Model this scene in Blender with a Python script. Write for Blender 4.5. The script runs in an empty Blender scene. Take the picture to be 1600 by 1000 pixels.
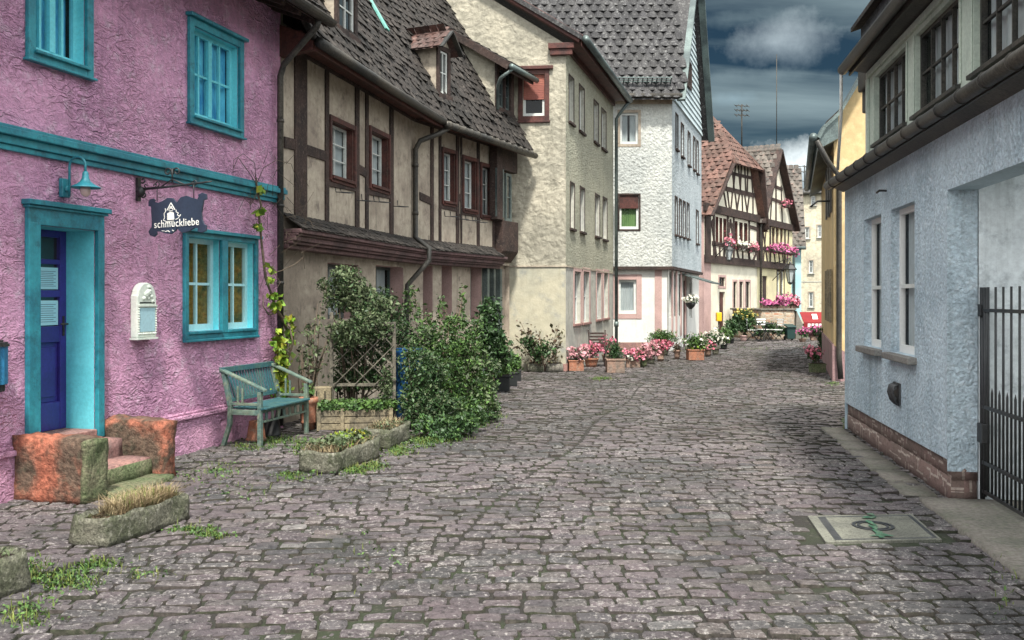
import bpy, math, random
import numpy as np
from mathutils import Vector, Matrix
random.seed(7); rng = np.random.default_rng(7)
SC = bpy.context.scene
COL = SC.collection
R = math.radians
FOC, EYE, CX, HY = 1480.0, 1.7, 800.0, 466.0     # focal length in pixels of the 1600 px frame, eye height, vanishing height

# ---------------------------------------------------------------- camera, sky, sun, exposure
cd = bpy.data.cameras.new('camera'); cam = bpy.data.objects.new('camera', cd); COL.objects.link(cam)
cam.location = (0, 0, EYE); cam.rotation_euler = (R(90), 0, 0)
cd.sensor_width = 36; cd.lens = 36 * FOC / 1600; cd.shift_y = -(500 - HY) / 1600; cd.clip_end = 2000
SC.camera = cam
SC.view_settings.view_transform = 'Standard'; SC.view_settings.look = 'None'
SC.view_settings.exposure = 1.15; SC.view_settings.gamma = 1
SUN_EL, SUN_AZ = R(58), R(176)      # azimuth clockwise from +Y
w = bpy.data.worlds.new('World'); SC.world = w; w.use_nodes = True
nt = w.node_tree; N = nt.nodes; L = nt.links; N.clear()
out = N.new('ShaderNodeOutputWorld'); bg = N.new('ShaderNodeBackground'); L.new(bg.outputs[0], out.inputs[0])
sky = N.new('ShaderNodeTexSky'); sky.sky_type = 'NISHITA'; sky.sun_disc = False
sky.sun_elevation = SUN_EL; sky.sun_rotation = SUN_AZ; sky.dust_density = 0.6; sky.ozone_density = 2.5
tc = N.new('ShaderNodeTexCoord'); sep = N.new('ShaderNodeSeparateXYZ'); L.new(tc.outputs['Generated'], sep.inputs[0])
def wm(op, a, b=None, c=None, clamp=False):
    n = N.new('ShaderNodeMath'); n.operation = op; n.use_clamp = clamp
    for i, x in enumerate((a, b, c)):
        if x is None: continue
        if isinstance(x, (int, float)): n.inputs[i].default_value = x
        else: L.new(x, n.inputs[i])
    return n.outputs[0]
# cloud coordinates: project the direction on a flat layer
zz = wm('ADD', wm('MAXIMUM', sep.outputs[2], 0.0), 0.16)
cmb = N.new('ShaderNodeCombineXYZ')
L.new(wm('DIVIDE', sep.outputs[0], zz), cmb.inputs[0]); L.new(wm('DIVIDE', sep.outputs[1], zz), cmb.inputs[1])
n1 = N.new('ShaderNodeTexNoise'); n1.inputs['Scale'].default_value = 0.9; n1.inputs['Detail'].default_value = 7; n1.inputs['Roughness'].default_value = .55
n1.inputs['Distortion'].default_value = .35
mp = N.new('ShaderNodeMapping'); mp.inputs['Location'].default_value = (3.1, 1.7, 0); mp.inputs['Scale'].default_value = (0.55, 1.9, 1)
L.new(cmb.outputs[0], mp.inputs[0]); L.new(mp.outputs[0], n1.inputs['Vector'])
r1 = N.new('ShaderNodeValToRGB'); L.new(n1.outputs[0], r1.inputs[0])
e = r1.color_ramp.elements; e[0].position = .40; e[0].color = (0, 0, 0, 1); e[1].position = .66; e[1].color = (1, 1, 1, 1)
# dark storm blue base, Nishita tinted
tint = N.new('ShaderNodeMix'); tint.data_type = 'RGBA'; tint.blend_type = 'MULTIPLY'; tint.inputs[0].default_value = 1
L.new(sky.outputs[0], tint.inputs[6]); tint.inputs[7].default_value = (.075, .112, .118, 1)
mixc = N.new('ShaderNodeMix'); mixc.data_type = 'RGBA'
L.new(wm('MULTIPLY', r1.outputs[0], .9), mixc.inputs[0]); L.new(tint.outputs[2], mixc.inputs[6]); mixc.inputs[7].default_value = (2.0, 2.65, 2.85, 1)
# two cumulus heads: soft blobs around chosen sky directions
def blob(px, py, sx, sy, amt, seed):
    d = Vector(((px - CX) / FOC, 1, (HY - py) / FOC)).normalized()
    az, el = math.atan2(d.x, d.y), math.asin(d.z)
    A = wm('DIVIDE', wm('SUBTRACT', wm('ARCTAN2', sep.outputs[0], sep.outputs[1]), az), sx / FOC)
    E = wm('DIVIDE', wm('SUBTRACT', wm('ARCSINE', sep.outputs[2]), el), sy / FOC)
    r = wm('SQRT', wm('ADD', wm('MULTIPLY', A, A), wm('MULTIPLY', E, E)))
    n = N.new('ShaderNodeTexNoise'); n.inputs['Scale'].default_value = 16; n.inputs['Detail'].default_value = 8; n.inputs['Roughness'].default_value = .62
    m = N.new('ShaderNodeMapping'); m.inputs['Location'].default_value = (seed, seed * 2, 0); L.new(tc.outputs['Generated'], m.inputs[0]); L.new(m.outputs[0], n.inputs['Vector'])
    v = wm('SUBTRACT', wm('ADD', 1.0, wm('MULTIPLY', wm('SUBTRACT', n.outputs[0], .5), 2.6)), r)
    return wm('MULTIPLY', wm('MULTIPLY', v, .75, clamp=True), amt), E
cur = mixc.outputs[2]
for px, py, sx, sy, amt, c, sd in ((1205, 66, 100, 38, .55, (5.4, 6.2, 6.5), 1.0), (1150, 30, 150, 18, .5, (2.2, 2.9, 3.1), 3.0), (1190, 120, 130, 14, .5, (2.4, 3.1, 3.3), 5.0), (1255, 258, 120, 48, 1.0, (10.5, 11.2, 11.2), 4.0), (1150, 155, 40, 14, .5, (3.0, 4.2, 4.8), 7.0),
                                   (1340, 300, 120, 60, .9, (7, 8, 8.5), 9.0)):
    f, E = blob(px, py, sx, sy, amt, sd)
    mx = N.new('ShaderNodeMix'); mx.data_type = 'RGBA'; L.new(f, mx.inputs[0]); L.new(cur, mx.inputs[6])
    # underside darker
    mm = N.new('ShaderNodeMix'); mm.data_type = 'RGBA'; L.new(wm('ADD', wm('MULTIPLY', E, .45), .6, clamp=True), mm.inputs[0])
    mm.inputs[6].default_value = (c[0] * .45, c[1] * .5, c[2] * .55, 1); mm.inputs[7].default_value = (*c, 1)
    L.new(mm.outputs[2], mx.inputs[7]); cur = mx.outputs[2]
# unseen sky overhead, behind and beside added as bright cloud to light the walls
up = N.new('ShaderNodeMapRange'); up.interpolation_type = 'SMOOTHSTEP'; L.new(wm('SUBTRACT', wm('MULTIPLY', sep.outputs[2], .8), wm('MULTIPLY', sep.outputs[1], .45)), up.inputs[0])
up.inputs[1].default_value = -.04; up.inputs[2].default_value = .30
mo = N.new('ShaderNodeMix'); mo.data_type = 'RGBA'; L.new(up.outputs[0], mo.inputs[0]); L.new(cur, mo.inputs[6]); mo.inputs[7].default_value = (13.5, 14, 14.2, 1)
L.new(mo.outputs[2], bg.inputs[0]); bg.inputs[1].default_value = 0.075
sd = bpy.data.lights.new('sun', 'SUN'); so = bpy.data.objects.new('sun', sd); COL.objects.link(so)
sd.energy = 3.2; sd.angle = R(6); sd.color = (1, .96, .88)
dv = Vector((math.sin(SUN_AZ) * math.cos(SUN_EL), math.cos(SUN_AZ) * math.cos(SUN_EL), math.sin(SUN_EL)))
so.rotation_euler = dv.to_track_quat('Z', 'Y').to_euler(); so.location = dv * 60

# ---------------------------------------------------------------- mesh helpers
def tag(o, label=None, cat=None, group=None, kind=None):
    if label: o['label'] = label
    if cat: o['category'] = cat
    if group: o['group'] = group
    if kind: o['kind'] = kind
    return o
def thing(name, label, cat, loc=(0, 0, 0), group=None, rz=0):
    o = bpy.data.objects.new(name, None); o.empty_display_size = .2; COL.objects.link(o)
    o.location = loc; o.rotation_euler = (0, 0, rz)
    return tag(o, label, cat, group)
def wloc(o):
    M = Matrix.Identity(4)
    while o is not None:
        M = Matrix.LocRotScale(o.location, o.rotation_euler, None) @ M; o = o.parent
    return M
def copy_tree(o, parent=None):
    c = o.copy(); COL.objects.link(c)
    if parent is not None: c.parent = parent
    for ch in [x for x in bpy.data.objects if x.parent == o]: copy_tree(ch, c)
    return c
def uvbox(me):
    nl = len(me.loops); nv = len(me.vertices); npy = len(me.polygons)
    co = np.empty(nv * 3); me.vertices.foreach_get('co', co); co = co.reshape(-1, 3)
    vi = np.empty(nl, int); me.loops.foreach_get('vertex_index', vi)
    nn = np.empty(npy * 3); me.polygons.foreach_get('normal', nn); nn = nn.reshape(-1, 3)
    lt = np.empty(npy, int); me.polygons.foreach_get('loop_total', lt)
    n = np.repeat(nn, lt, axis=0); p = co[vi]
    h = np.hypot(n[:, 0], n[:, 1]); flat = h < .15; h[flat] = 1
    t = np.stack([-n[:, 1] / h, n[:, 0] / h, 0 * h], 1); t[flat] = (1, 0, 0)
    v = np.cross(n, t); v[flat] = (0, 1, 0)
    uv = np.stack([(p * t).sum(1), (p * v).sum(1)], 1)
    l = me.uv_layers.new(name='UVMap'); l.data.foreach_set('uv', uv.ravel())
def raw(name, v, f, mats, parent=None, smooth=False, mi=None, loc=None, bevel=0):
    """v: (n,3) world coordinates, f: (m,k) array or list of faces"""
    me = bpy.data.meshes.new(name)
    v = np.asarray(v, float)
    if isinstance(f, np.ndarray):
        me.vertices.add(len(v)); k = f.shape[1]; me.loops.add(f.size); me.polygons.add(len(f))
        me.vertices.foreach_set('co', v.ravel()); me.loops.foreach_set('vertex_index', f.ravel().astype(np.int32))
        me.polygons.foreach_set('loop_start', np.arange(0, f.size, k, dtype=np.int32))
        me.update(calc_edges=True)
    else:
        me.from_pydata([tuple(x) for x in v], [], f); me.update()
    uvbox(me)
    if parent is not None: inv = wloc(parent).inverted(); me.transform(inv); loc0 = None
    elif loc is not None: me.transform(Matrix.Translation(-Vector(loc)))
    for m in (mats if isinstance(mats, (list, tuple)) else [mats]): me.materials.append(m)
    if mi is not None: me.polygons.foreach_set('material_index', np.asarray(mi, np.int32))
    if smooth is not False:
        me.polygons.foreach_set('use_smooth', np.ones(len(me.polygons), bool) if smooth is True else np.asarray(smooth, bool))
    o = bpy.data.objects.new(name, me); COL.objects.link(o)
    if parent is not None: o.parent = parent
    elif loc is not None: o.location = loc
    if bevel:
        b = o.modifiers.new('b', 'BEVEL'); b.width = bevel; b.segments = 2; b.limit_method = 'ANGLE'; b.angle_limit = R(40)
    return o
class MB:
    def __init__(s): s.v = []; s.f = []; s.m = []; s.s = []; s.k = []
    def add(s, vs, fs, mi=0, sm=False):
        s.k.append((len(s.v), len(s.f))); o = len(s.v); s.v += [tuple(x) for x in vs]; s.f += [tuple(i + o for i in f) for f in fs]
        s.m += [mi] * len(fs); s.s += [sm] * len(fs)
    def box(s, F, u0, u1, d0, d1, z0, z1, mi=0):
        if u0 > u1: u0, u1 = u1, u0
        if d0 > d1: d0, d1 = d1, d0
        if z0 > z1: z0, z1 = z1, z0
        P = [F.p(u, d, z) for z in (z0, z1) for d in (d0, d1) for u in (u0, u1)]
        s.add(P, [(0, 1, 3, 2), (4, 6, 7, 5), (0, 4, 5, 1), (2, 3, 7, 6), (0, 2, 6, 4), (1, 5, 7, 3)] if F.flip else
              [(0, 2, 3, 1), (4, 5, 7, 6), (0, 1, 5, 4), (2, 6, 7, 3), (0, 4, 6, 2), (1, 3, 7, 5)], mi)
    def prism(s, pts, ext, mi=0):
        n = len(pts); ext = Vector(ext); a = [Vector(p) for p in pts]; b = [p + ext for p in a]
        nrm = Vector((0, 0, 0))
        for i in range(n): nrm += a[i].cross(a[(i + 1) % n])
        fl = nrm.dot(ext) > 0
        fs = [tuple(range(n))[::-1] if fl else tuple(range(n)), tuple(range(n, 2 * n)) if fl else tuple(range(n, 2 * n))[::-1]]
        for i in range(n):
            j = (i + 1) % n; fs.append((i, j, n + j, n + i) if fl else (j, i, n + i, n + j))
        s.add(a + b, fs, mi)
    def beam(s, a, b, w, h, upv=(0, 0, 1), mi=0):
        a, b = Vector(a), Vector(b); t = (b - a).normalized(); upv = Vector(upv)
        if abs(t.dot(upv)) > .98: upv = Vector((1, 0, 0)) if abs(t.x) < .9 else Vector((0, 1, 0))
        x = t.cross(upv).normalized(); y = x.cross(t)
        s.prism([a + x * w / 2 * i + y * h / 2 * j for i, j in ((-1, -1), (1, -1), (1, 1), (-1, 1))], b - a, mi)
    def tube(s, path, r, n=8, mi=0, caps=True):
        P = [Vector(p) for p in path]; m = len(P); rs = r if isinstance(r, (list, tuple)) else [r] * m
        vs = []; ref = None
        for i in range(m):
            t = (P[min(i + 1, m - 1)] - P[max(i - 1, 0)]).normalized()
            if ref is None:
                ref = Vector((0, 0, 1)) if abs(t.z) < .9 else Vector((1, 0, 0))
            x = (ref - t * ref.dot(t)).normalized(); ref = x; y = t.cross(x)
            vs += [P[i] + (x * math.cos(2 * math.pi * k / n) + y * math.sin(2 * math.pi * k / n)) * rs[i] for k in range(n)]
        fs = [(i * n + k, i * n + (k + 1) % n, (i + 1) * n + (k + 1) % n, (i + 1) * n + k) for i in range(m - 1) for k in range(n)]
        if caps: fs += [tuple(range(n))[::-1], tuple((m - 1) * n + k for k in range(n))]
        s.add(vs, fs, mi, True)
    def lathe(s, c, prof, n=20, mi=0, sm=True):
        c = Vector(c); vs = [c + Vector((r * math.cos(2 * math.pi * k / n), r * math.sin(2 * math.pi * k / n), z)) for r, z in prof for k in range(n)]
        m = len(prof)
        fs = [(i * n + k, i * n + (k + 1) % n, (i + 1) * n + (k + 1) % n, (i + 1) * n + k) for i in range(m - 1) for k in range(n)]
        fs += [tuple(range(n))[::-1], tuple((m - 1) * n + k for k in range(n))]
        s.add(vs, fs, mi, sm)
    def split(s, name, mats, parent=None, bevel=0):
        e = s.k + [(len(s.v), len(s.f))]; r = []
        for (a, b), (c, d) in zip(e, e[1:]): r.append(raw(name, s.v[a:c], [tuple(i - a for i in f) for f in s.f[b:d]], mats, parent, s.s[b:d], s.m[b:d], None, bevel))
        return r
    def build(s, name, mats, parent=None, smooth=None, bevel=0, loc=None):
        return raw(name, s.v, s.f, mats, parent, s.s if smooth is None else smooth, s.m, loc, bevel)
class Fr:
    """a vertical facade plane: u runs along it, d outward from it, z up"""
    def __init__(s, p0, p1, left_of_street=True):
        s.o = Vector((p0[0], p0[1], 0)); d = Vector((p1[0] - p0[0], p1[1] - p0[1], 0)); s.len = d.length; s.u = d.normalized()
        s.n = Vector((s.u.y, -s.u.x, 0)) if left_of_street else Vector((-s.u.y, s.u.x, 0)); s.flip = s.u.cross(s.n).z < 0
    def p(s, u, d=0, z=0): return s.o + s.u * u + s.n * d + Vector((0, 0, z))
    def uz(s, px, py, d=0):
        ray = Vector(((px - CX) / FOC, 1, (HY - py) / FOC)); q = s.o + s.n * d
        t = q.dot(s.n) / ray.dot(s.n); P = ray * t
        return (P - s.o).dot(s.u), P.z + EYE
    def rect(s, x0, x1, yt, yb, d=0):
        u0, z1 = s.uz(x0, yt, d); _, z0 = s.uz(x0, yb, d); u1, _ = s.uz(x1, yt, d)
        return u0, u1, z0, z1
    def off(s, d): 
        g = Fr((0, 0), (1, 0)); g.o = s.o + s.n * d; g.u = s.u; g.n = s.n; g.len = s.len; g.flip = s.flip; return g
WF = Fr((0, 0), (1, 0), False)         # world frame: u = x, d = y, z
def G(px, D): return ((px - CX) / FOC * D, D)
def GY(px, py): D = EYE * FOC / (py - HY); return G(px, D)

def wall(name, F, u0, u1, z0, z1, holes, mat, parent, rev=.15, top=None, cell=None, rmat=None):
    """sheet wall with rectangular openings and their reveals; top: extra polygon [(u,z)..] above z1"""
    m = MB(); us = sorted({u0, u1, *[max(u0, min(u1, x)) for h in holes for x in h[:2]]}); zs = sorted({z0, z1, *[max(z0, min(z1, x)) for h in holes for x in h[2:4]]})
    if cell:
        def sub(a):
            r = []
            for p, q in zip(a, a[1:]):
                k = max(1, int(math.ceil((q - p) / cell))); r += [p + (q - p) * i / k for i in range(k)]
            return r + [a[-1]]
        us, zs = sub(us), sub(zs)
    idx = {}; vs = []; fs = []
    def V(i, j):
        if (i, j) not in idx: idx[(i, j)] = len(vs); vs.append(F.p(us[i], 0, zs[j]))
        return idx[(i, j)]
    for i in range(len(us) - 1):
        for j in range(len(zs) - 1):
            cu, cz = (us[i] + us[i + 1]) / 2, (zs[j] + zs[j + 1]) / 2
            if any(h[0] < cu < h[1] and h[2] < cz < h[3] for h in holes): continue
            q = (V(i, j), V(i + 1, j), V(i + 1, j + 1), V(i, j + 1)); fs.append(q[::-1] if F.flip else q)
    # orientation check: normal must be +n
    if vs:
        m.add(vs, fs)
        a, b, c = (Vector(m.v[k]) for k in m.f[0][:3])
        if (b - a).cross(c - a).dot(F.n) < 0: m.f = [f[::-1] for f in m.f]
    for h in holes:
        a, b, c, e = h[:4]
        if a < u0: a = u0
        dd = h[4] if len(h) > 4 else rev
        for (p, q) in (((a, c), (b, c)), ((b, c), (b, e)), ((b, e), (a, e)), ((a, e), (a, c))):
            if (p[1] == q[1] and p[1] <= z0) or (p[0] == q[0] and p[0] <= u0): continue
            m.add([F.p(p[0], 0, p[1]), F.p(q[0], 0, q[1]), F.p(q[0], -dd, q[1]), F.p(p[0], -dd, p[1])], [(0, 1, 2, 3)], 1)
    if top: m.add([F.p(u, 0, z) for u, z in top], [tuple(range(len(top)))])
    return m.build(name, [mat, rmat or mat], parent)
# ---------------------------------------------------------------- materials
def newmat(name):
    m = bpy.data.materials.new(name); m.use_nodes = True; t = m.node_tree
    return m, t, t.nodes, t.links, t.nodes['Principled BSDF']
def mth(t, op, a, b=None, clamp=False):
    n = t.nodes.new('ShaderNodeMath'); n.operation = op; n.use_clamp = clamp
    for i, x in enumerate((a, b)):
        if x is None: continue
        if isinstance(x, (int, float)): n.inputs[i].default_value = x
        else: t.links.new(x, n.inputs[i])
    return n.outputs[0]
def noise(t, vec, scale, detail=4, rough=.55, dist=0):
    n = t.nodes.new('ShaderNodeTexNoise'); n.inputs['Scale'].default_value = scale; n.inputs['Detail'].default_value = detail
    n.inputs['Roughness'].default_value = rough; n.inputs['Distortion'].default_value = dist; t.links.new(vec, n.inputs['Vector']); return n.outputs[0]
def rng_(t, x, a, b, c=0, d=1):
    n = t.nodes.new('ShaderNodeMapRange'); n.interpolation_type = 'SMOOTHSTEP'; t.links.new(x, n.inputs[0])
    for i, k in enumerate((a, b, c, d)): n.inputs[i + 1].default_value = k
    return n.outputs[0]
def cmix(t, f, a, b, mode='MIX'):
    n = t.nodes.new('ShaderNodeMix'); n.data_type = 'RGBA'; n.blend_type = mode
    if isinstance(f, (int, float)): n.inputs[0].default_value = f
    else: t.links.new(f, n.inputs[0])
    for i, x in ((6, a), (7, b)):
        if isinstance(x, tuple): n.inputs[i].default_value = (*x[:3], 1)
        else: t.links.new(x, n.inputs[i])
    return n.outputs[2]
def mapping(t, vec, scale=(1, 1, 1), loc=(0, 0, 0)):
    n = t.nodes.new('ShaderNodeMapping'); n.inputs['Scale'].default_value = scale; n.inputs['Location'].default_value = loc
    t.links.new(vec, n.inputs[0]); return n.outputs[0]
def bump(t, h, dist, bsdf, strength=1):
    n = t.nodes.new('ShaderNodeBump'); n.inputs['Distance'].default_value = dist; n.inputs['Strength'].default_value = strength
    t.links.new(h, n.inputs['Height']); t.links.new(n.outputs[0], bsdf.inputs['Normal']); return n
def mk(name, c, c2=None, c3=None, s1=1.2, s2=14, var=.25, bd=0, bs=40, rough=.8, isl=0, kind='noise', stretch=(1, 1, 1), streak=0, metal=0, spec=.3, coat=0, lo=.38, hi=.66):
    """c base colour, c2 large patches, c3 small flecks; bump kinds: noise, cast, trowel, wood"""
    m, t, n, l, b = newmat(name); var *= 1.3
    tcn = n.new('ShaderNodeTexCoord'); vec = mapping(t, tcn.outputs['Object'], stretch)
    col = c
    if c2: col = cmix(t, rng_(t, noise(t, vec, s1, 6, .6, .4), lo, hi), c, c2)
    if c3: col = cmix(t, mth(t, 'MULTIPLY', rng_(t, noise(t, vec, s2, 5, .7), .5, .72), .8), col, c3)
    if var:
        f = rng_(t, noise(t, vec, s2 * 2.3, 6, .7), .25, .75, 1 - var, 1 + var * .6)
        g = n.new('ShaderNodeCombineColor')
        for i in range(3): l.new(f, g.inputs[i])
        col = cmix(t, 1.0, col, g.outputs[0], 'MULTIPLY')
    if streak:
        sv = mapping(t, tcn.outputs['Object'], (7, 7, .5)); f = rng_(t, noise(t, sv, 1.0, 5, .65), .5, .75, 0, streak)
        col = cmix(t, f, col, (c[0] * .35, c[1] * .36, c[2] * .34))
    if isl:
        gm = n.new('ShaderNodeNewGeometry'); f = rng_(t, gm.outputs['Random Per Island'], 0, 1, 1 - isl, 1 + isl)
        n_ = f.node; n_.interpolation_type = 'LINEAR'
        g = n.new('ShaderNodeCombineColor')
        for i in range(3): l.new(f, g.inputs[i])
        col = cmix(t, 1.0, col, g.outputs[0], 'MULTIPLY')
    if isinstance(col, tuple): b.inputs['Base Color'].default_value = (*col[:3], 1)
    else: l.new(col, b.inputs['Base Color'])
    b.inputs['Roughness'].default_value = rough; b.inputs['Metallic'].default_value = metal; b.inputs['Specular IOR Level'].default_value = spec
    if bd:
        if kind == 'noise': h = noise(t, vec, bs, 6, .65)
        elif kind == 'cast':      # thrown plaster
            v = n.new('ShaderNodeTexVoronoi'); v.feature = 'SMOOTH_F1'; v.inputs['Scale'].default_value = bs; l.new(vec, v.inputs['Vector'])
            h = mth(t, 'ADD', mth(t, 'MULTIPLY', v.outputs['Distance'], -.8), mth(t, 'MULTIPLY', noise(t, vec, bs * .6, 6, .7, .6), 1.6))
        elif kind == 'trowel':    # ridges left by the trowel, mostly level
            v2 = mapping(t, tcn.outputs['Object'], (1, 1, 1.9))
            a = noise(t, v2, bs, 2.2, .5, .9); r = mth(t, 'SUBTRACT', 1.0, mth(t, 'MULTIPLY', mth(t, 'ABSOLUTE', mth(t, 'SUBTRACT', a, .5)), 13.0), clamp=False)
            r = mth(t, 'MAXIMUM', r, 0.0)
            a2 = noise(t, v2, bs * 1.9, 3, .5, 1.2); r2 = mth(t, 'MAXIMUM', mth(t, 'SUBTRACT', 1.0, mth(t, 'MULTIPLY', mth(t, 'ABSOLUTE', mth(t, 'SUBTRACT', a2, .5)), 10.0)), 0.0)
            msk = rng_(t, noise(t, vec, 2.2, 3), .36, .6, .08, 1)
            h = mth(t, 'ADD', mth(t, 'ADD', mth(t, 'MULTIPLY', mth(t, 'MULTIPLY', r, msk), .55), mth(t, 'MULTIPLY', mth(t, 'MULTIPLY', r2, rng_(t, noise(t, vec, 1.1, 3), .35, .6, .2, 1)), .34)), mth(t, 'MULTIPLY', noise(t, vec, bs * 4, 7, .75), .7))
        elif kind == 'wood':
            wv = mapping(t, tcn.outputs['Object'], (1, 1, .08) if stretch == (1, 1, 1) else stretch); h = noise(t, wv, bs, 5, .7, .3)
        bump(t, h, bd, b)
    return m
M = {}
M['pink'] = mk('pink_stucco', (.95, .50, .74), (.72, .37, .58), (.97, .70, .86), s1=.8, s2=7, var=.14, bd=.085, bs=5.2, kind='trowel', rough=.85, streak=.35)
M['pinkband'] = mk('pink_plaster', (.84, .44, .68), (.7, .34, .58), var=.15, bd=.006, bs=40)
M['teal'] = mk('teal_paint', (.03, .27, .33), (.018, .16, .22), (.015, .09, .12), s2=9, var=.18, bd=.003, bs=30, rough=.42, spec=.5, streak=.45, s1=2.5)
M['tealhi'] = mk('pale_teal_paint', (.17, .66, .74), (.12, .54, .62), var=.1, bd=.002, bs=30, rough=.45, spec=.5, streak=.15)
M['cyanwhite'] = mk('pale_cyan_paint', (.45, .74, .76), (.4, .66, .7), var=.08, rough=.4, spec=.5)
M['bluedoor'] = mk('ultramarine_paint', (.045, .032, .26), (.03, .022, .17), var=.15, rough=.35, spec=.5, bd=.001, bs=60)
M['blackmetal'] = mk('black_iron', (.018, .02, .022), (.03, .03, .03), var=.3, rough=.45, spec=.5, bd=.001, bs=80)
M['gutter'] = mk('weathered_gutter_metal', (.045, .045, .042), (.09, .08, .065), (.02, .02, .02), s2=20, var=.35, rough=.5, metal=.3, bd=.003, bs=30)
M['zinc'] = mk('grey_green_zinc', (.16, .2, .19), (.08, .1, .1), var=.3, rough=.45, metal=.4)
M['cream'] = mk('aged_cream_render', (.44, .38, .30), (.30, .25, .20), (.18, .145, .12), s1=1.4, s2=5, var=.14, bd=.006, bs=45, streak=.4, rough=.9)
M['creamrough'] = mk('yellow_cream_render', (.44, .405, .32), (.32, .30, .24), (.23, .215, .17), s1=.8, s2=4, var=.16, bd=.035, bs=9, kind='cast', streak=.3, rough=.9)
M['greenrough'] = mk('grey_cream_roughcast', (.45, .44, .34), (.36, .36, .28), (.26, .26, .2), s1=.8, s2=10, var=.25, bd=.045, bs=22, kind='cast', streak=.35, rough=.9)
M['greyplain'] = mk('grey_smooth_render', (.47, .46, .40), (.36, .36, .33), (.3, .29, .25), s1=1, s2=4, var=.15, bd=.004, bs=30, streak=.35)
M['white'] = mk('white_roughcast', (.56, .57, .53), (.44, .46, .44), (.33, .35, .34), s1=.7, s2=8, var=.16, bd=.035, bs=14, kind='cast', streak=.3, rough=.9)
M['whiteshade'] = mk('shaded_white_roughcast', (.46, .51, .53), (.36, .41, .43), (.28, .32, .34), s1=.7, s2=8, var=.2, bd=.035, bs=14, kind='cast', streak=.3, rough=.9)  # darker bluish copy of the white roughcast: shade of the side face in the colour
M['whiteplain'] = mk('white_plaster', (.72, .71, .66), (.6, .6, .56), var=.1, bd=.003, bs=30, streak=.2)
M['siding'] = mk('pale_blue_boards', (.50, .58, .60), (.4, .48, .5), var=.15, streak=.3)
M['bluegrey'] = mk('pale_blue_roughcast', (.62, .74, .81), (.42, .53, .60), (.76, .85, .9), s1=1.0, s2=12, var=.2, bd=.028, bs=34, kind='cast', streak=.4, rough=.85)
M['bluesmooth'] = mk('pale_blue_plaster', (.42, .53, .59), (.34, .44, .5), var=.1, bd=.003, bs=30, streak=.3)
M['timber'] = mk('dark_brown_timber', (.06, .038, .032), (.03, .022, .02), (.13, .095, .08), s1=3, s2=18, var=.4, bd=.012, bs=60, kind='wood', rough=.8)
M['timberred'] = mk('red_brown_timber', (.11, .04, .032), (.06, .028, .024), (.035, .02, .02), s1=3, s2=12, var=.35, bd=.006, bs=60, kind='wood', rough=.6)
M['mould'] = mk('mauve_brown_moulding', (.17, .10, .10), (.09, .06, .06), (.05, .035, .035), s1=2, s2=12, var=.35, bd=.006, bs=30, rough=.7)
M['winwhite'] = mk('white_window_paint', (.66, .68, .64), (.5, .52, .5), var=.12, rough=.45, spec=.5)
M['wingreen'] = mk('pale_green_window_paint', (.46, .52, .44), (.34, .40, .34), var=.15, rough=.55, spec=.4, streak=.4)
M['dark'] = mk('dark_room', (.012, .013, .014), rough=1, var=0)
M['sand'] = mk('pink_sandstone', (.36, .20, .17), (.24, .14, .13), (.16, .12, .11), s1=2.5, s2=14, var=.35, bd=.012, bs=35, rough=.9)
M['sandpink'] = mk('pink_painted_surround', (.50, .34, .31), (.38, .26, .24), var=.15, bd=.003, bs=30)
M['redstone'] = mk('red_sandstone_with_lichen', (.38, .13, .08), (.13, .09, .065), (.06, .06, .04), s1=1.8, s2=9, var=.5, lo=.42, hi=.6, bd=.045, bs=13, rough=.92)
M['moss'] = mk('mossy_stone', (.13, .16, .08), (.20, .19, .12), (.05, .09, .03), s1=3, s2=16, var=.5, bd=.03, bs=30, rough=.95)
M['stone'] = mk('lichen_grey_stone', (.17, .165, .125), (.09, .10, .06), (.34, .33, .27), s1=3, s2=22, var=.5, bd=.03, bs=24, rough=.95)
M['slab'] = mk('smooth_grey_slab', (.20, .18, .155), (.14, .135, .11), (.15, .16, .11), s1=1.5, s2=12, var=.3, bd=.008, bs=30, rough=.9)
M['concrete'] = mk('speckled_concrete', (.19, .19, .155), (.13, .13, .11), (.05, .05, .042), s1=3, s2=40, var=.35, bd=.004, bs=90, rough=.9)
M['iron'] = mk('cast_iron', (.06, .065, .07), (.1, .1, .1), var=.3, rough=.5, metal=.6, bd=.002, bs=60)
M['terracotta'] = mk('terracotta', (.40, .17, .10), (.30, .14, .09), (.30, .26, .2), s1=5, s2=14, var=.3, bd=.004, bs=50)
M['terragrey'] = mk('weathered_terracotta', (.30, .19, .14), (.20, .16, .13), (.13, .12, .1), s1=4, s2=12, var=.35, bd=.006, bs=50)
M['oldwood'] = mk('bleached_wood', (.30, .25, .16), (.18, .155, .11), (.09, .085, .065), s1=4, s2=12, var=.4, bd=.01, bs=50, kind='wood')
M['greywood'] = mk('silver_grey_wood', (.20, .18, .14), (.11, .10, .08), (.06, .06, .05), s1=5, s2=14, var=.35, bd=.006, bs=50)
M['benchgreen'] = mk('green_grey_bench_paint', (.15, .20, .15), (.08, .14, .13), (.24, .24, .17), s1=4, s2=12, var=.35, bd=.003, bs=50, rough=.6)
M['benchblue'] = mk('blue_bench_paint', (.035, .11, .13), (.06, .13, .12), var=.35, rough=.5, s1=6)
M['plastic'] = mk('black_plastic', (.02, .022, .022), var=.2, rough=.5)
M['bluebarrel'] = mk('blue_plastic', (.012, .055, .14), (.01, .04, .10), var=.2, rough=.35, spec=.5)
M['soil'] = mk('potting_soil', (.05, .035, .022), (.03, .025, .018), var=.5, bd=.02, bs=60, rough=1)
M['leaf'] = mk('green_leaves', (.075, .14, .03), (.045, .095, .028), var=.25, isl=.6, s1=5, rough=.55, spec=.35)
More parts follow.
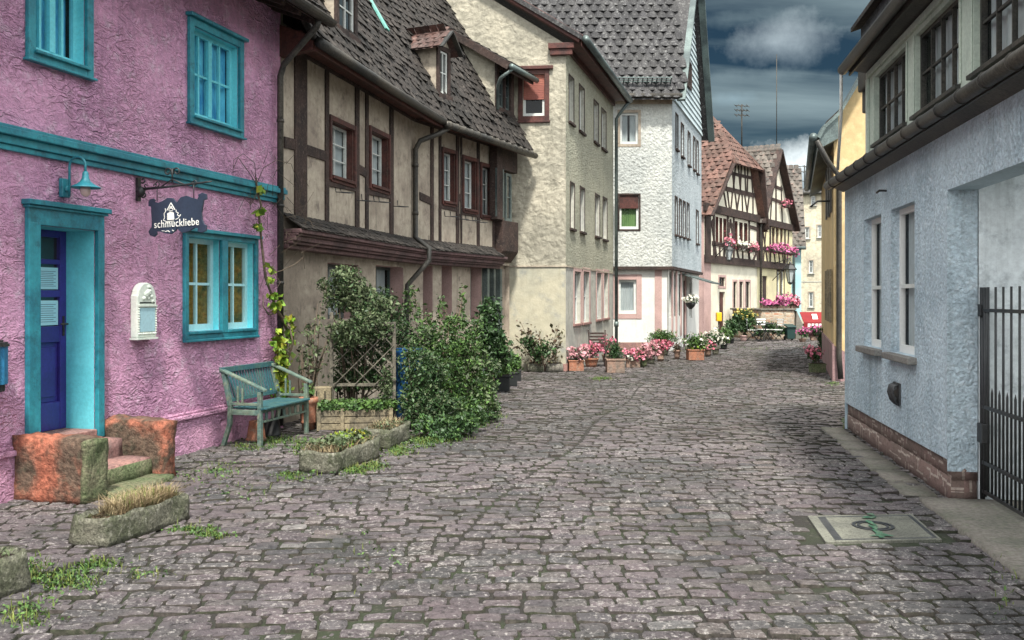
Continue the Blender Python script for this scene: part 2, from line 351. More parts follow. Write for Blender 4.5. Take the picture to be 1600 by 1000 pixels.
M['leafdark'] = mk('dark_green_leaves', (.04, .085, .025), (.028, .065, .022), var=.3, isl=.6, s1=5, rough=.5, spec=.4)
M['leafgrey'] = mk('grey_green_leaves', (.11, .14, .07), (.07, .10, .045), var=.3, isl=.6, s1=5, rough=.6, spec=.3)
M['leafred'] = mk('bronze_green_leaves', (.07, .075, .035), (.10, .05, .035), var=.3, isl=.6, s1=9, rough=.6)
M['leafbright'] = mk('bright_lime_leaves', (.13, .28, .025), (.27, .24, .03), var=.2, isl=.4, s1=6, rough=.5)
M['grass'] = mk('weed_grass', (.11, .17, .03), (.17, .18, .05), var=.3, isl=.5, s1=3, rough=.7)
M['straw'] = mk('dry_straw_grass', (.36, .29, .17), (.26, .19, .11), var=.3, isl=.5, s1=5, rough=.9)
M['twig'] = mk('grey_brown_bark', (.16, .12, .085), (.1, .08, .06), var=.4, bd=.004, bs=60, rough=.9)
M['petalpink'] = mk('pink_petals', (.52, .11, .18), (.62, .27, .32), var=.15, isl=.35, s1=30, rough=.7)
M['petalpale'] = mk('pale_pink_petals', (.60, .34, .35), (.5, .22, .26), var=.15, isl=.3, s1=30, rough=.7)
M['petalwhite'] = mk('white_petals', (.78, .76, .66), var=.1, isl=.2, rough=.7)
M['petalmag'] = mk('magenta_petals', (.50, .09, .25), (.6, .2, .36), var=.15, isl=.35, s1=30, rough=.7)
M['petalyel'] = mk('yellow_petals', (.75, .62, .18), var=.1, isl=.3, rough=.7)
M['yellow'] = mk('orange_yellow_render', (.60, .44, .22), (.50, .37, .19), (.66, .54, .32), s1=.7, s2=3, var=.12, bd=.004, bs=30, streak=.3)
M['pinkplinth'] = mk('mauve_plinth', (.32, .20, .20), (.24, .16, .16), var=.25, bd=.006, bs=30)
M['farcream'] = mk('peeling_cream_render', (.60, .54, .40), (.46, .41, .31), (.3, .27, .22), s1=.35, s2=2.2, var=.2, bd=.02, bs=8, streak=.35)
M['infill'] = mk('white_infill_plaster', (.72, .68, .55), (.6, .56, .45), var=.12, bd=.01, bs=20)
M['infillyel'] = mk('cream_infill_plaster', (.68, .62, .38), (.58, .52, .34), var=.12, bd=.01, bs=20)
M['turq'] = mk('pale_turquoise_wall', (.42, .62, .64), (.34, .54, .56), var=.1, bd=.004, bs=20)
M['redawn'] = mk('red_awning_cloth', (.22, .02, .02), (.17, .015, .02), var=.15, rough=.8)
M['white2'] = mk('plain_white_paint', (.75, .75, .72), var=.05, rough=.6)
M['greenpaint'] = mk('green_spray_paint', (.04, .14, .08), (.10, .15, .10), var=.5, rough=.7, s1=20)
M['binplastic'] = mk('dark_green_plastic', (.02, .05, .045), var=.15, rough=.45)
M['tin'] = mk('mint_white_plaster', (.70, .74, .66), (.58, .66, .6), var=.1, bd=.004, bs=60, rough=.6)
M['tileroof'] = mk('brown_grey_roof_tiles', (.038, .032, .028), (.022, .02, .018), (.12, .105, .09), s1=1.5, s2=12, var=.5, bd=.008, bs=40, isl=.22, rough=.85)
M['tiledark'] = mk('dark_slate_tiles', (.034, .033, .035), (.052, .05, .05), (.22, .22, .21), s1=1.2, s2=11, var=.5, bd=.01, bs=30, isl=.3, rough=.75)
M['tilered'] = mk('red_roof_tiles', (.15, .082, .065), (.11, .07, .056), (.08, .06, .05), s1=1.5, s2=5, var=.35, bd=.01, bs=30, isl=.35, rough=.85)
M['tilebrown'] = mk('red_brown_old_tiles', (.12, .065, .055), (.08, .055, .05), (.20, .15, .13), s1=3, s2=9, var=.4, bd=.01, bs=30, isl=.3, rough=.85)
M['tilegrey'] = mk('grey_brown_roof_tiles', (.12, .105, .09), (.085, .078, .07), (.20, .13, .11), s1=1.5, s2=5, var=.35, bd=.01, bs=30, isl=.35, rough=.85)
M['shutter'] = mk('rust_red_blind', (.36, .13, .09), (.28, .1, .08), var=.15, rough=.7)
M['curtain'] = mk('white_net_curtain', (.50, .56, .56), (.40, .46, .47), s1=6, var=.1, rough=.9, stretch=(1, 1, .2))
M['curtreflect'] = mk('reflection_blue_curtain', (.16, .75, 1.0), (.04, .34, .7), s1=7, var=.1, rough=.9, stretch=(1, 1, .25))  # blue light and reflections on the upper panes, put into the curtain colour
M['curtgreen'] = mk('green_curtain', (.16, .28, .10), (.1, .2, .07), s1=7, var=.1, rough=.9, stretch=(1, 1, .2))
M['roomreflect'] = mk('reflection_tinted_room', (.75, .55, .14), (.22, .34, .14), (.9, .45, .1), s1=5, s2=9, var=.4, rough=.8)  # golden and green reflections on the shop panes, put into the room colour
M['paper'] = mk('white_paper', (.40, .72, .80), var=.03, rough=.7)
M['ink'] = mk('dark_ink', (.05, .12, .2), var=0, rough=.7)
M['signboard'] = mk('slate_blue_sign_paint', (.022, .032, .055), (.03, .045, .075), var=.15, rough=.4, spec=.5)
M['signwhite'] = mk('white_lettering', (.80, .80, .74), var=0, rough=.6)
M['bulb'] = mk('frosted_bulb_glass', (.60, .45, .42), var=0, rough=.15, spec=.6)
def glass(name, c, clear=0.0, rough=.04, wav=.0):
    m, t, n, l, b = newmat(name)
    tcn = n.new('ShaderNodeTexCoord')
    b.inputs['Base Color'].default_value = (*c, 1); b.inputs['Roughness'].default_value = rough; b.inputs['Specular IOR Level'].default_value = .9
    b.inputs['IOR'].default_value = 1.6
    bump(t, noise(t, tcn.outputs['Object'], 2.5, 2), .012, b, .6)
    if clear:
        tr = n.new('ShaderNodeBsdfTransparent'); mx = n.new('ShaderNodeMixShader'); mx.inputs[0].default_value = clear
        l.new(b.outputs[0], mx.inputs[1]); l.new(tr.outputs[0], mx.inputs[2]); l.new(mx.outputs[0], n['Material Output'].inputs[0])
    return m
M['glass'] = glass('window_glass', (.012, .016, .018))
M['glassclear'] = glass('clear_window_glass', (.01, .014, .016), .8)
M['lampglass'] = glass('lantern_glass', (.5, .55, .55), .3)
# ---------------------------------------------------------------- shared builders
def window(F, parent, r, depth=.12, cols=2, rows=2, fr='winwhite', gl='glass', fw=.045, mw=.022, casing=None, cw=.07, cp=.03, sill=None, sp=.07, back=None, split=False, mats_room='dark', tilt=0, label=None):
    u0, u1, z0, z1 = r; m = MB(); t = .045
    d0, d1 = -depth, -depth + t
    m.box(F, u0, u1, d0, d1, z0, z0 + fw * 1.3); m.box(F, u0, u1, d0, d1, z1 - fw, z1)
    m.box(F, u0, u0 + fw, d0, d1, z0 + fw * 1.3, z1 - fw); m.box(F, u1 - fw, u1, d0, d1, z0 + fw * 1.3, z1 - fw)
    if split: uc = (u0 + u1) / 2; m.box(F, uc - fw * .7, uc + fw * .7, d0 - .004, d1 + .008, z0 + fw * 1.3, z1 - fw)
    iu0, iu1, iz0, iz1 = u0 + fw, u1 - fw, z0 + fw * 1.3, z1 - fw
    for i in range(1, cols):
        u = iu0 + (iu1 - iu0) * i / cols
        if split and i * 2 == cols: continue
        m.box(F, u - mw / 2, u + mw / 2, d0 + .006, d1 - .004, iz0, iz1)
    for j in range(1, rows):
        z = iz0 + (iz1 - iz0) * j / rows; m.box(F, iu0, iu1, d0 + .01, d1 - .008, z - mw / 2, z + mw / 2)
    o = m.build('window', M[fr], parent)
    if label: o['label'] = label
    g = MB(); g.add([F.p(iu0, d0 + .018, iz0), F.p(iu1, d0 + .018, iz0), F.p(iu1, d0 + .018, iz1), F.p(iu0, d0 + .018, iz1)], [(0, 1, 2, 3) if F.flip else (3, 2, 1, 0)])
    g.build('pane', M[gl], o)
    if gl == 'glassclear':
        b = MB(); b.box(F, u0 - .05, u1 + .05, d0 - .32, d0 - .30, z0 - .05, z1 + .05); 
        for (a, c, e, f) in ((u0 - .06, u0 - .05, z0, z1), (u1 + .05, u1 + .06, z0, z1), (u0, u1, z1 + .05, z1 + .06), (u0, u1, z0 - .06, z0 - .05)): b.box(F, a, c, d0 - .3, d0, e, f)
        b.build('room', M[mats_room], o)
        if back:
            c = MB(); nn = 24
            for a, bb in ([(iu0, iu0 + (iu1 - iu0) * .42), (iu1 - (iu1 - iu0) * .42, iu1)] if back.endswith('2') else [(iu0, iu1)]):
                vs = []; 
                for i in range(nn + 1):
                    u = a + (bb - a) * i / nn; dd = d0 - .03 + .014 * math.sin(i * 1.9 + a * 9) ; vs += [F.p(u, dd, iz0 - .02), F.p(u, dd, iz1 + .02)]
                c.add(vs, [(2 * i, 2 * i + 2, 2 * i + 3, 2 * i + 1) for i in range(nn)], 0, True)
            c.build('curtain', M[back.rstrip('2')], o)
    if casing:
        c = MB(); z_ = z0 - cw if not sill else z0
        c.box(F, u0 - cw, u0, .002, cp, z_, z1 + cw); c.box(F, u1, u1 + cw, .002, cp, z_, z1 + cw)
        c.box(F, u0, u1, .002, cp - .003, z1, z1 + cw)
        if not sill: c.box(F, u0, u1, .002, cp - .003, z0 - cw, z0)
        c.build('casing', M[casing], o, bevel=.006)
    if sill:
        c = MB(); c.box(F, u0 - cw - .02, u1 + cw + .02, -depth + t, sp, z0 - .06, z0 - .001); c.build('sill', M[sill], o, bevel=.008)
    return o
def tiles(name, parent, mat, P0, U, V, W, H, tw=.2, th=.2, inside=None, lift=.03, curve=.012, round_=.03, base=True, basepoly=None, jit=1.0):
    P0, U, V = Vector(P0), Vector(U).normalized(), Vector(V).normalized(); Nn = U.cross(V).normalized()
    if Nn.z < 0: Nn = -Nn
    nu, nv = int(W / tw), int(math.ceil(H / th)); tw = W / nu
    prof = [(-.5, 0, 1.0), (-.25, .9, .25), (0, 1.0, 0), (.25, .9, .25), (.5, 0, 1.0)]
    vs, fs = [], []
    p0, u_, v_, n_ = (np.array(x) for x in (P0, U, V, Nn))
    for j in range(nv):
        for i in range(-1 if j % 2 else 0, nu):
            cu = (i + .5 + (.5 if j % 2 else 0)) * tw; cv = j * th
            if cu > W - tw * .3 or cu < tw * .3: continue
            if cv > H: continue
            if inside and not inside(cu, cv + th * .4): continue
            ju = random.gauss(0, .006) * jit; jv = random.gauss(0, .008) * jit; rot = random.gauss(0, .02) * jit; lf = lift * (1 + random.gauss(0, .25) * jit)
            o = len(vs)
            for (a, c, e) in prof:
                x = cu + a * tw * .97 + ju; y = cv + e * round_ + jv + a * tw * rot
                vs.append(p0 + u_ * x + v_ * y + n_ * (lf + c * curve)); vs.append(p0 + u_ * x + v_ * (y + .002) + n_ * (lf + c * curve - .018))
                vs.append(p0 + u_ * x + v_ * (cv + th * 1.5) + n_ * (.008 + c * curve))
            for k in range(4):
                a, b = o + k * 3, o + k * 3 + 3
                fs.append((a, b, b + 2, a + 2)); fs.append((a + 1, b + 1, b, a))
    nt_ = len(vs)
    mb = MB(); mb.add(vs, fs)
    if base:
        poly = basepoly or [(0, 0), (W, 0), (W, H), (0, H)]
        mb.add([P0 + U * a + V * b for a, b in poly], [tuple(range(len(poly)))])
    return mb.build(name, mat, parent)
def leafmesh(name, mat, parent, pts, size=.04, up=.35, aspect=.5, loc=None, szvar=.5, flat=0.0, mats=None, mi=None):
    """one small folded leaf per point"""
    pts = np.asarray(pts, float); n = len(pts)
    a = rng.normal(size=(n, 3)); a[:, 2] = a[:, 2] * (1 - flat) + up; a /= np.linalg.norm(a, axis=1, keepdims=True)
    b = rng.normal(size=(n, 3)); b -= a * (a * b).sum(1, keepdims=True); b /= np.linalg.norm(b, axis=1, keepdims=True)
    c = np.cross(a, b); s = size * (1 + szvar * rng.normal(size=(n, 1))).clip(.35, 2)
    # b = length axis, c = width axis, a = normal
    v = np.stack([pts - b * s * .5, pts + c * s * aspect * .5 + a * s * .12, pts + b * s * .5, pts - c * s * aspect * .5 + a * s * .12], 1).reshape(-1, 3)
    f = np.arange(4 * n).reshape(n, 4); f = np.concatenate([f[:, [0, 1, 2]], f[:, [0, 2, 3]]], 0)
    m_i = None if mi is None else np.concatenate([mi, mi])
    return raw(name, v, f, mats or mat, parent, False, m_i, loc)
def blobpts(blobs, n, shell=.55):
    """points in ellipsoids (cx,cy,cz,rx,ry,rz[,weight]), denser near the surface, lumpy"""
    w = np.array([b[6] if len(b) > 6 else b[3] * b[4] * b[5] for b in blobs]); w = w / w.sum(); out_ = []
    for b, k in zip(blobs, (w * n).astype(int)):
        d = rng.normal(size=(k, 3)); d /= np.linalg.norm(d, axis=1, keepdims=True)
        r = shell + (1 - shell) * rng.random((k, 1)) ** .7
        lump = 1 + .3 * np.sin(d[:, :1] * 7 + b[0] * 9) * np.cos(d[:, 2:] * 6 + b[1] * 5) + .11 * rng.normal(size=(k, 1))
        out_.append(np.array(b[:3]) + d * r * lump * np.array(b[3:6]))
    p = np.concatenate(out_); return p[p[:, 2] > .01]
def bladesmesh(name, mat, parent, pts, h=.12, w=.008, lean=.5, loc=None):
    pts = np.asarray(pts, float); n = len(pts); an = rng.random(n) * 6.283; hh = h * (.5 + rng.random(n)); ln = lean * rng.random(n) * hh
    dx, dy = np.cos(an), np.sin(an); wx, wy = -dy * w, dx * w
    z0 = np.zeros(n)
    A = pts + np.stack([wx, wy, z0], 1); B = pts - np.stack([wx, wy, z0], 1)
    Mm = pts + np.stack([dx * ln * .35, dy * ln * .35, hh * .6], 1); T = pts + np.stack([dx * ln, dy * ln, hh], 1)
    v = np.stack([A, B, Mm - np.stack([wx, wy, z0], 1) * .7, Mm + np.stack([wx, wy, z0], 1) * .7, T], 1).reshape(-1, 3)
    k = np.arange(n)[:, None] * 5
    f = [tuple(x) for x in np.concatenate([k + 0, k + 1, k + 2, k + 3], 1)] + [tuple(x) for x in np.concatenate([k + 3, k + 2, k + 4], 1)]
    return raw(name, v, f, mat, parent, False, None, loc)
def stone_box(mb, F, u0, u1, d0, d1, z0, z1, seg=.09, amp=.018, seed=0, mi=0, hollow=0):
    """rough hewn block: subdivided box with noise-moved vertices"""
    from mathutils import noise as ns
    nx, ny, nz = (max(2, int(round(abs(b - a) / seg))) for a, b in ((u0, u1), (d0, d1), (z0, z1)))
    idx = {}; vs = []; fs = []
    def V(i, j, k):
        if (i, j, k) not in idx:
            a, b, c = i / nx, j / ny, k / nz
            ex = (i in (0, nx)) + (j in (0, ny)) + (k in (0, nz)); sh = 0.03 * (ex - 1) if ex > 1 else 0
            q = Vector((u0 + (u1 - u0) * a, d0 + (d1 - d0) * b, z0 + (z1 - z0) * c)); ce = Vector(((u0 + u1) / 2, (d0 + d1) / 2, (z0 + z1) / 2))
            q = q + (ce - q).normalized() * sh * .3 * (0 if k == 0 else 1)
            nv_ = ns.noise_vector(q * 5 + Vector((seed, seed * 3, 0))) * amp + ns.noise_vector(q * 14 + Vector((seed, 0, 5))) * amp * .45
            if k == 0: nv_.z = 0
            if hollow and k == nz and min(q.x - u0, u1 - q.x, q.y - d0, d1 - q.y) > hollow: q.z -= .05
            idx[(i, j, k)] = len(vs); vs.append(F.p(q.x + nv_.x, q.y + nv_.y, q.z + nv_.z))
        return idx[(i, j, k)]
    for i in range(nx):
        for j in range(ny): fs += [(V(i, j, nz), V(i + 1, j, nz), V(i + 1, j + 1, nz), V(i, j + 1, nz)), (V(i, j + 1, 0), V(i + 1, j + 1, 0), V(i + 1, j, 0), V(i, j, 0))]
    for i in range(nx):
        for k in range(nz): fs += [(V(i, 0, k), V(i + 1, 0, k), V(i + 1, 0, k + 1), V(i, 0, k + 1)), (V(i, ny, k + 1), V(i + 1, ny, k + 1), V(i + 1, ny, k), V(i, ny, k))]
    for j in range(ny):
        for k in range(nz): fs += [(V(0, j, k + 1), V(0, j + 1, k + 1), V(0, j + 1, k), V(0, j, k)), (V(nx, j, k), V(nx, j + 1, k), V(nx, j + 1, k + 1), V(nx, j, k + 1))]
    mb.add(vs, fs if not F.flip else [f[::-1] for f in fs], mi, True)
# ---------------------------------------------------------------- facades in plan
FP = Fr(GY(0, 785), GY(437, 668))                       # pink house
H1a, H1b, H1c = G(442, 12.55), G(648, 18.0), G(793, 21.8)
F1 = Fr(H1a, H1b); F2 = Fr(H1b, H1c)                    # half-timbered house, two planes
C3c, C3e = G(884, 22.07), G(958, 28.4)
F3 = Fr(C3c, C3e); F3g = Fr(C3c, (C3c[0] - 10, C3c[1] + 1.2), False)   # cream house street side / gable side
W4a, W4b, W4c = G(958, 30.4), G(1050, 30.4), G(1096, 37.5)
F4a = Fr(W4a, W4b); F4b = Fr(W4b, W4c)
H5a, H5b, H6b = G(1100, 38.8), G(1185, 45.0), G(1238, 50.0)
F5 = Fr(H5a, H5b); F6 = Fr(H5b, H6b)
RA, RB = GY(1480, 782), GY(1320, 670)
FR = Fr(RA, RB, False)                                  # pale blue house on the right
# ---------------------------------------------------------------- ground
m_, t_, n_, l_, b_ = newmat('joint_soil'); tcn = n_.new('ShaderNodeTexCoord'); vv = tcn.outputs['Object']
sx = n_.new('ShaderNodeSeparateXYZ'); l_.new(vv, sx.inputs[0])
mossf = rng_(t_, mth(t_, 'ADD', noise(t_, vv, .8, 5, .65), mth(t_, 'MULTIPLY', rng_(t_, sx.outputs[1], 5, 11), -.10)), .42, .56)
c_ = cmix(t_, mth(t_, 'MULTIPLY', mossf, .6), (.026, .023, .019), (.03, .048, .014)); c_ = cmix(t_, rng_(t_, noise(t_, vv, 26, 4, .7), .55, .7), c_, (.09, .08, .065))
l_.new(c_, b_.inputs['Base Color']); b_.inputs['Roughness'].default_value = 1; bump(t_, noise(t_, vv, 70, 5, .7), .02, b_); M['joint'] = m_
m_, t_, n_, l_, b_ = newmat('cobblestone'); tcn = n_.new('ShaderNodeTexCoord'); vv = tcn.outputs['Object']; gm = n_.new('ShaderNodeNewGeometry')
rp = n_.new('ShaderNodeValToRGB'); l_.new(gm.outputs['Random Per Island'], rp.inputs[0]); rp.color_ramp.interpolation = 'LINEAR'
cols = [(0, (.075, .068, .066)), (.15, (.15, .125, .13)), (.3, (.105, .09, .098)), (.45, (.19, .15, .155)), (.58, (.085, .086, .092)), (.7, (.15, .138, .122)), (.82, (.21, .175, .165)), (.95, (.11, .113, .115)), (1, (.32, .30, .285))]
el = rp.color_ramp.elements; el[0].color = (*cols[0][1], 1); el[1].position = 1; el[1].color = (*cols[-1][1], 1)
for p, c in cols[1:-1]: x = el.new(p); x.color = (*c, 1)
c_ = cmix(t_, mth(t_, 'MULTIPLY', rng_(t_, noise(t_, vv, .5, 4, .6), .40, .60), .6), rp.outputs[0], (.235, .195, .205))
c_ = cmix(t_, mth(t_, 'MULTIPLY', rng_(t_, noise(t_, vv, .62, 5, .62), .47, .62), .75), c_, (.085, .088, .086))
c_ = cmix(t_, mth(t_, 'MULTIPLY', rng_(t_, mth(t_, 'ADD', noise(t_, vv, 30, 6, .78), mth(t_, 'MULTIPLY', mth(t_, 'SUBTRACT', noise(t_, vv, 1.1, 3), .5), .22)), .53, .63), .85), c_, (.56, .52, .49))
c_ = cmix(t_, mth(t_, 'MULTIPLY', rng_(t_, noise(t_, mapping(t_, vv, (1, 1, 1), (5, 9, 2)), 18, 7, .8), .50, .64), .85), c_, (.022, .02, .019))
l_.new(c_, b_.inputs['Base Color']); l_.new(rng_(t_, noise(t_, vv, 30, 4), .3, .7, .45, .8), b_.inputs['Roughness']); b_.inputs['Specular IOR Level'].default_value = .35
bump(t_, mth(t_, 'ADD', noise(t_, vv, 24, 6, .7), mth(t_, 'MULTIPLY', noise(t_, vv, 90, 4, .7), .5)), .055, b_, 1); M['cobble'] = m_
M['cobedge'] = mk('shade_dark_stone_edge', (.045, .038, .034), (.03, .033, .02), (.10, .085, .075), s1=3, s2=20, var=.4, rough=1)  # edge ring darkened in colour to draw shade lines between the stone rows
gv, gf = [], []
xs = np.concatenate([[-400, -60, -20], np.arange(-8, 26, 2), [40, 90, 400]]); ys = np.concatenate([[-200, -20], np.arange(0, 70, 2), [100, 200, 900]])
gx, gy = np.meshgrid(xs, ys); gv = np.stack([gx.ravel(), gy.ravel(), np.where(gy.ravel() > 41, -.014 - np.minimum((gy.ravel() - 41) * .08, 3.5), -.014)], 1); nx_ = len(xs)
gf = np.array([(j * nx_ + i, j * nx_ + i + 1, (j + 1) * nx_ + i + 1, (j + 1) * nx_ + i) for j in range(len(ys) - 1) for i in range(nx_ - 1)])
tag(raw('ground', gv, gf, M['joint'], loc=(0, 0, 0)), kind='structure')
Lb = [(-5.75, 2.3), (FP.o.x - .1, FP.o.y), (-3.1, 12.5), (-1.9, 18), (-.2, 21.8), (1.2, 22.1), (3.0, 28.4), (5.1, 30.6), (7.4, 37.5), (7.9, 38.8), (11.7, 45), (15, 50), (20, 56)]
Rb = [(3.3, 2.3), (RA[0] + .45, RA[1]), (RB[0] + .1, RB[1]), (5.6, 12.6), (6.3, 16), (6.9, 19), (9.2, 27), (14, 37), (24, 56)]
def interp(tab, y, k=0): return float(np.interp(y, [t[1] for t in tab], [t[0] for t in tab]))
def seamx(y): return -.73 + (y - 5.42) * .253 + .06 * math.sin(y * 1.3)
FM = Fr(GY(1290, 848), GY(1472, 844)); FM.n = Vector((.15, .9887, 0)); FM.flip = False      # manhole frame, slightly out of square
MW, MD = FM.len, .80
stones = []
for fieldn in (0, 1):
    y = 2.6; j = 0
    while y < 41.5:
        ph = (.128 + random.gauss(0, .010)) * (1 if y < 26 else 1.25); a = random.uniform(-.02, .02)
        def yy(x, y=y):
            return y + (.03 * math.sin(x * .9 + y * .35) if fieldn else .14 * (x - seamx(y))) + .018 * math.sin(x * 3.1 + y * 2)
        x0, x1 = (interp(Lb, y) - (1.2 if fieldn == 0 else 0), seamx(y)) if fieldn == 0 else (seamx(y), interp(Rb, y))
        if y > 20: 
            if fieldn == 0: y += ph; continue
            x0 = interp(Lb, y)
        x = x0 + (random.uniform(0, .15) if fieldn == 0 or y > 20 else .012)
        while x < x1:
            wd = random.choice([random.uniform(.13, .18), random.uniform(.16, .23), random.uniform(.20, .31)]) * (1 if y < 26 else 1.3)
            if fieldn == 0:
                if x + wd > x1 - .01: wd = x1 - .01 - x
                elif x + wd > x1 - .09: wd = (x1 - .01 - x) / 2
                if wd < .04: break
            cx, cy = x + wd / 2, yy(x + wd / 2)
            mv = cy - FM.o.y - .07 * (cx - FM.o.x); mu = cx - FM.o.x - .15 * mv
            if not (-.07 < mu < MW + .05 and -.045 < mv < MD + .035):
                vis = abs(cx) < .62 * cy + 1.9
                if vis and cy > 2.6: 
                    dz = -.010 * math.exp(-((cx - seamx(cy)) / .12) ** 2) if y < 20 else 0
                    stones.append((cx, cy, wd - .007, ph * random.uniform(.89, .96), random.gauss(0, .018) + (.1 if fieldn == 0 else 0), random.gauss(0, .006) + dz))
            x += wd + random.uniform(.0, .007)
        y += ph
def cobbles(lst, nx, ny):
    S = np.array(lst); k = len(S); e_ = [-1, -.955, -.84] if nx > 6 else [-1, -.93]; f_ = [-x for x in e_[::-1]]; a = np.concatenate([e_, np.linspace(-.5, .5, nx - 2 * len(e_)), f_]); e2 = [-1, -.93, -.80] if nx > 6 else [-1, -.90]; b = np.concatenate([e2, np.linspace(-.4, .4, ny - 2 * len(e2)), [-x for x in e2[::-1]]]); A, B = np.meshgrid(a, b); A, B = A.ravel(), B.ravel()
    rr = (np.abs(A) ** 5 + np.abs(B) ** 5) ** (1 / 5); mxx = np.maximum(np.abs(A), np.abs(B)); sc = np.where(rr > 0, 1 - .10 * (np.abs(A * B)) ** 2.5, 1)
    A, B = A * sc, B * sc
    edge = np.maximum(np.abs(A / sc), np.abs(B / sc)) > .999
    mx_ = np.maximum(np.abs(A / sc), np.abs(B / sc)); h = .006 * (1 - (A ** 2 * .5 + B ** 2 * .5)) - np.where(edge, .034, 0) - np.where((mx_ > .90) & (mx_ < .98), .004, 0)
    X = A[None] * S[:, 2:3] / 2 * (1 + rng.normal(size=(k, len(A))) * .016) + rng.normal(size=(k, 1)) * .0
    Y = B[None] * S[:, 3:4] / 2 * (1 + rng.normal(size=(k, len(A))) * .022)
    tl = rng.normal(size=(k, 2)) * .035
    Z = h[None] + S[:, 5:6] + rng.normal(size=(k, len(A))) * .0018 + X * tl[:, :1] + Y * tl[:, 1:]
    c, s = np.cos(S[:, 4:5]), np.sin(S[:, 4:5])
    P = np.stack([S[:, :1] + X * c - Y * s, S[:, 1:2] + X * s + Y * c, Z], 2).reshape(-1, 3)
    q = np.array([(j * nx + i, j * nx + i + 1, (j + 1) * nx + i + 1, (j + 1) * nx + i) for j in range(ny - 1) for i in range(nx - 1)])
    F = (q[None] + (np.arange(k) * nx * ny)[:, None, None]).reshape(-1, 4)
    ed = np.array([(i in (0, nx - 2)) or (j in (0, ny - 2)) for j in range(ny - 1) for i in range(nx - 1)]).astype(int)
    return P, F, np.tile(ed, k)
near = [s for s in stones if s[1] < 11]; far = [s for s in stones if s[1] >= 11]
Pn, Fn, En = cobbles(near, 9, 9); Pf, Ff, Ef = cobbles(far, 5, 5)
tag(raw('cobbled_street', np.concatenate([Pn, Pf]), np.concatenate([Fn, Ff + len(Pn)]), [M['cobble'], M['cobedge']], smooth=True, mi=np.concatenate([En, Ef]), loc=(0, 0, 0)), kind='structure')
# slabs along the blue house foot and the gate threshold
mb = MB(); u = -.0
for k in range(7):
    a = .12 + k * .62; stone_box(mb, FR, a, a + .6, .03, .30 + .05 * random.random(), -.05, .012 + .01 * random.random(), seg=.15, amp=.006, seed=k)
tag(mb.build('foot_slabs', M['slab']), kind='structure')
mb = MB(); stone_box(mb, FR, -3.3, -.04, -.75, .24, -.05, .03, seg=.2, amp=.006, seed=3)
tag(mb.build('threshold_slab', M['slab']), kind='structure')
# courtyard floor behind the gate
mb = MB(); mb.box(FR, -6, .9, -6, -.76, -.06, -.005); tag(mb.build('courtyard_floor', M['slab']), kind='structure')

# ---------------------------------------------------------------- manhole cover
mhc = FM.p(MW / 2, MD / 2, 0)
mh = thing('manhole_cover', 'square concrete manhole cover with an iron ring and a green sprayed mark', 'manhole cover', mhc)
mb = MB(); e = .04
mb.box(FM, 0, e * 1.9, 0, MD, -.04, .007); mb.box(FM, MW - e * .5, MW, 0, MD, -.04, .007); mb.box(FM, e * 1.9, MW - e * .5, 0, e, -.04, .0072); mb.box(FM, e * 1.9, MW - e * .5, MD - e, MD, -.04, .0072)
mb.build('rim', M['concrete'], mh, bevel=.004)
mb = MB(); a0, a1, b0, b1 = e * 1.9, MW - e * .5, e, MD - e; g = .028
for r in ((a0, a0 + g * 2, b0, b1), (a1 - g, a1, b0, b1), (a0 + g * 2, a1 - g, b0, b0 + g), (a0 + g * 2, a1 - g, b1 - g, b1)): mb.box(FM, *r, -.04, .0064)
mb.build('iron_frame', M['iron'], mh)
mb = MB(); mb.box(FM, a0 + g * 2, a1 - g, b0 + g, b1 - g, -.04, .007); mb.build('lid', M['concrete'], mh, bevel=.003)
mb = MB(); rc = FM.p((a0 + a1) / 2 - .01, MD / 2 + .02, .0092); nn = 40
for r0, r1 in ((.095, .112), (.125, .15)):
    vs = [(rc.x + r * math.cos(2 * math.pi * k / nn), rc.y + r * math.sin(2 * math.pi * k / nn), rc.z + dz) for k in range(nn) for r, dz in ((r0, 0), (r0, .005), (r1, .005), (r1, 0))]
    mb.add(vs, [(4 * k + q, 4 * ((k + 1) % nn) + q, 4 * ((k + 1) % nn) + q + 1, 4 * k + q + 1) for k in range(nn) for q in range(3)])
mb.build('ring', M['iron'], mh)
mb = MB(); kk_ = [0]
def mark(px, py, sx, sy):
    x0, y0 = GY(px, py); pts = []; kk_[0] += 1
    for k in range(16):
        t = 2 * math.pi * k / 16; r = 1 + .22 * math.sin(k * 5.1 + px); pts.append((x0 + math.cos(t) * sx * r, y0 + math.sin(t) * sy * r, .0148 + kk_[0] * .00035))
    mb.prism(pts, (0, 0, .001))
mark(1360, 811, .045, .035); mark(1361, 806.5, .025, .04); mark(1352, 812, .03, .015); mark(1361, 820, .020, .10); mark(1365, 827, .022, .07); mark(1371, 834, .028, .06); mark(1376, 838, .04, .03); mark(1370, 840.5, .05, .016); mark(1388, 840.5, .035, .018); mark(1377, 842.5, .02, .03)
mb.build('sprayed_mark', M['greenpaint'], mh)
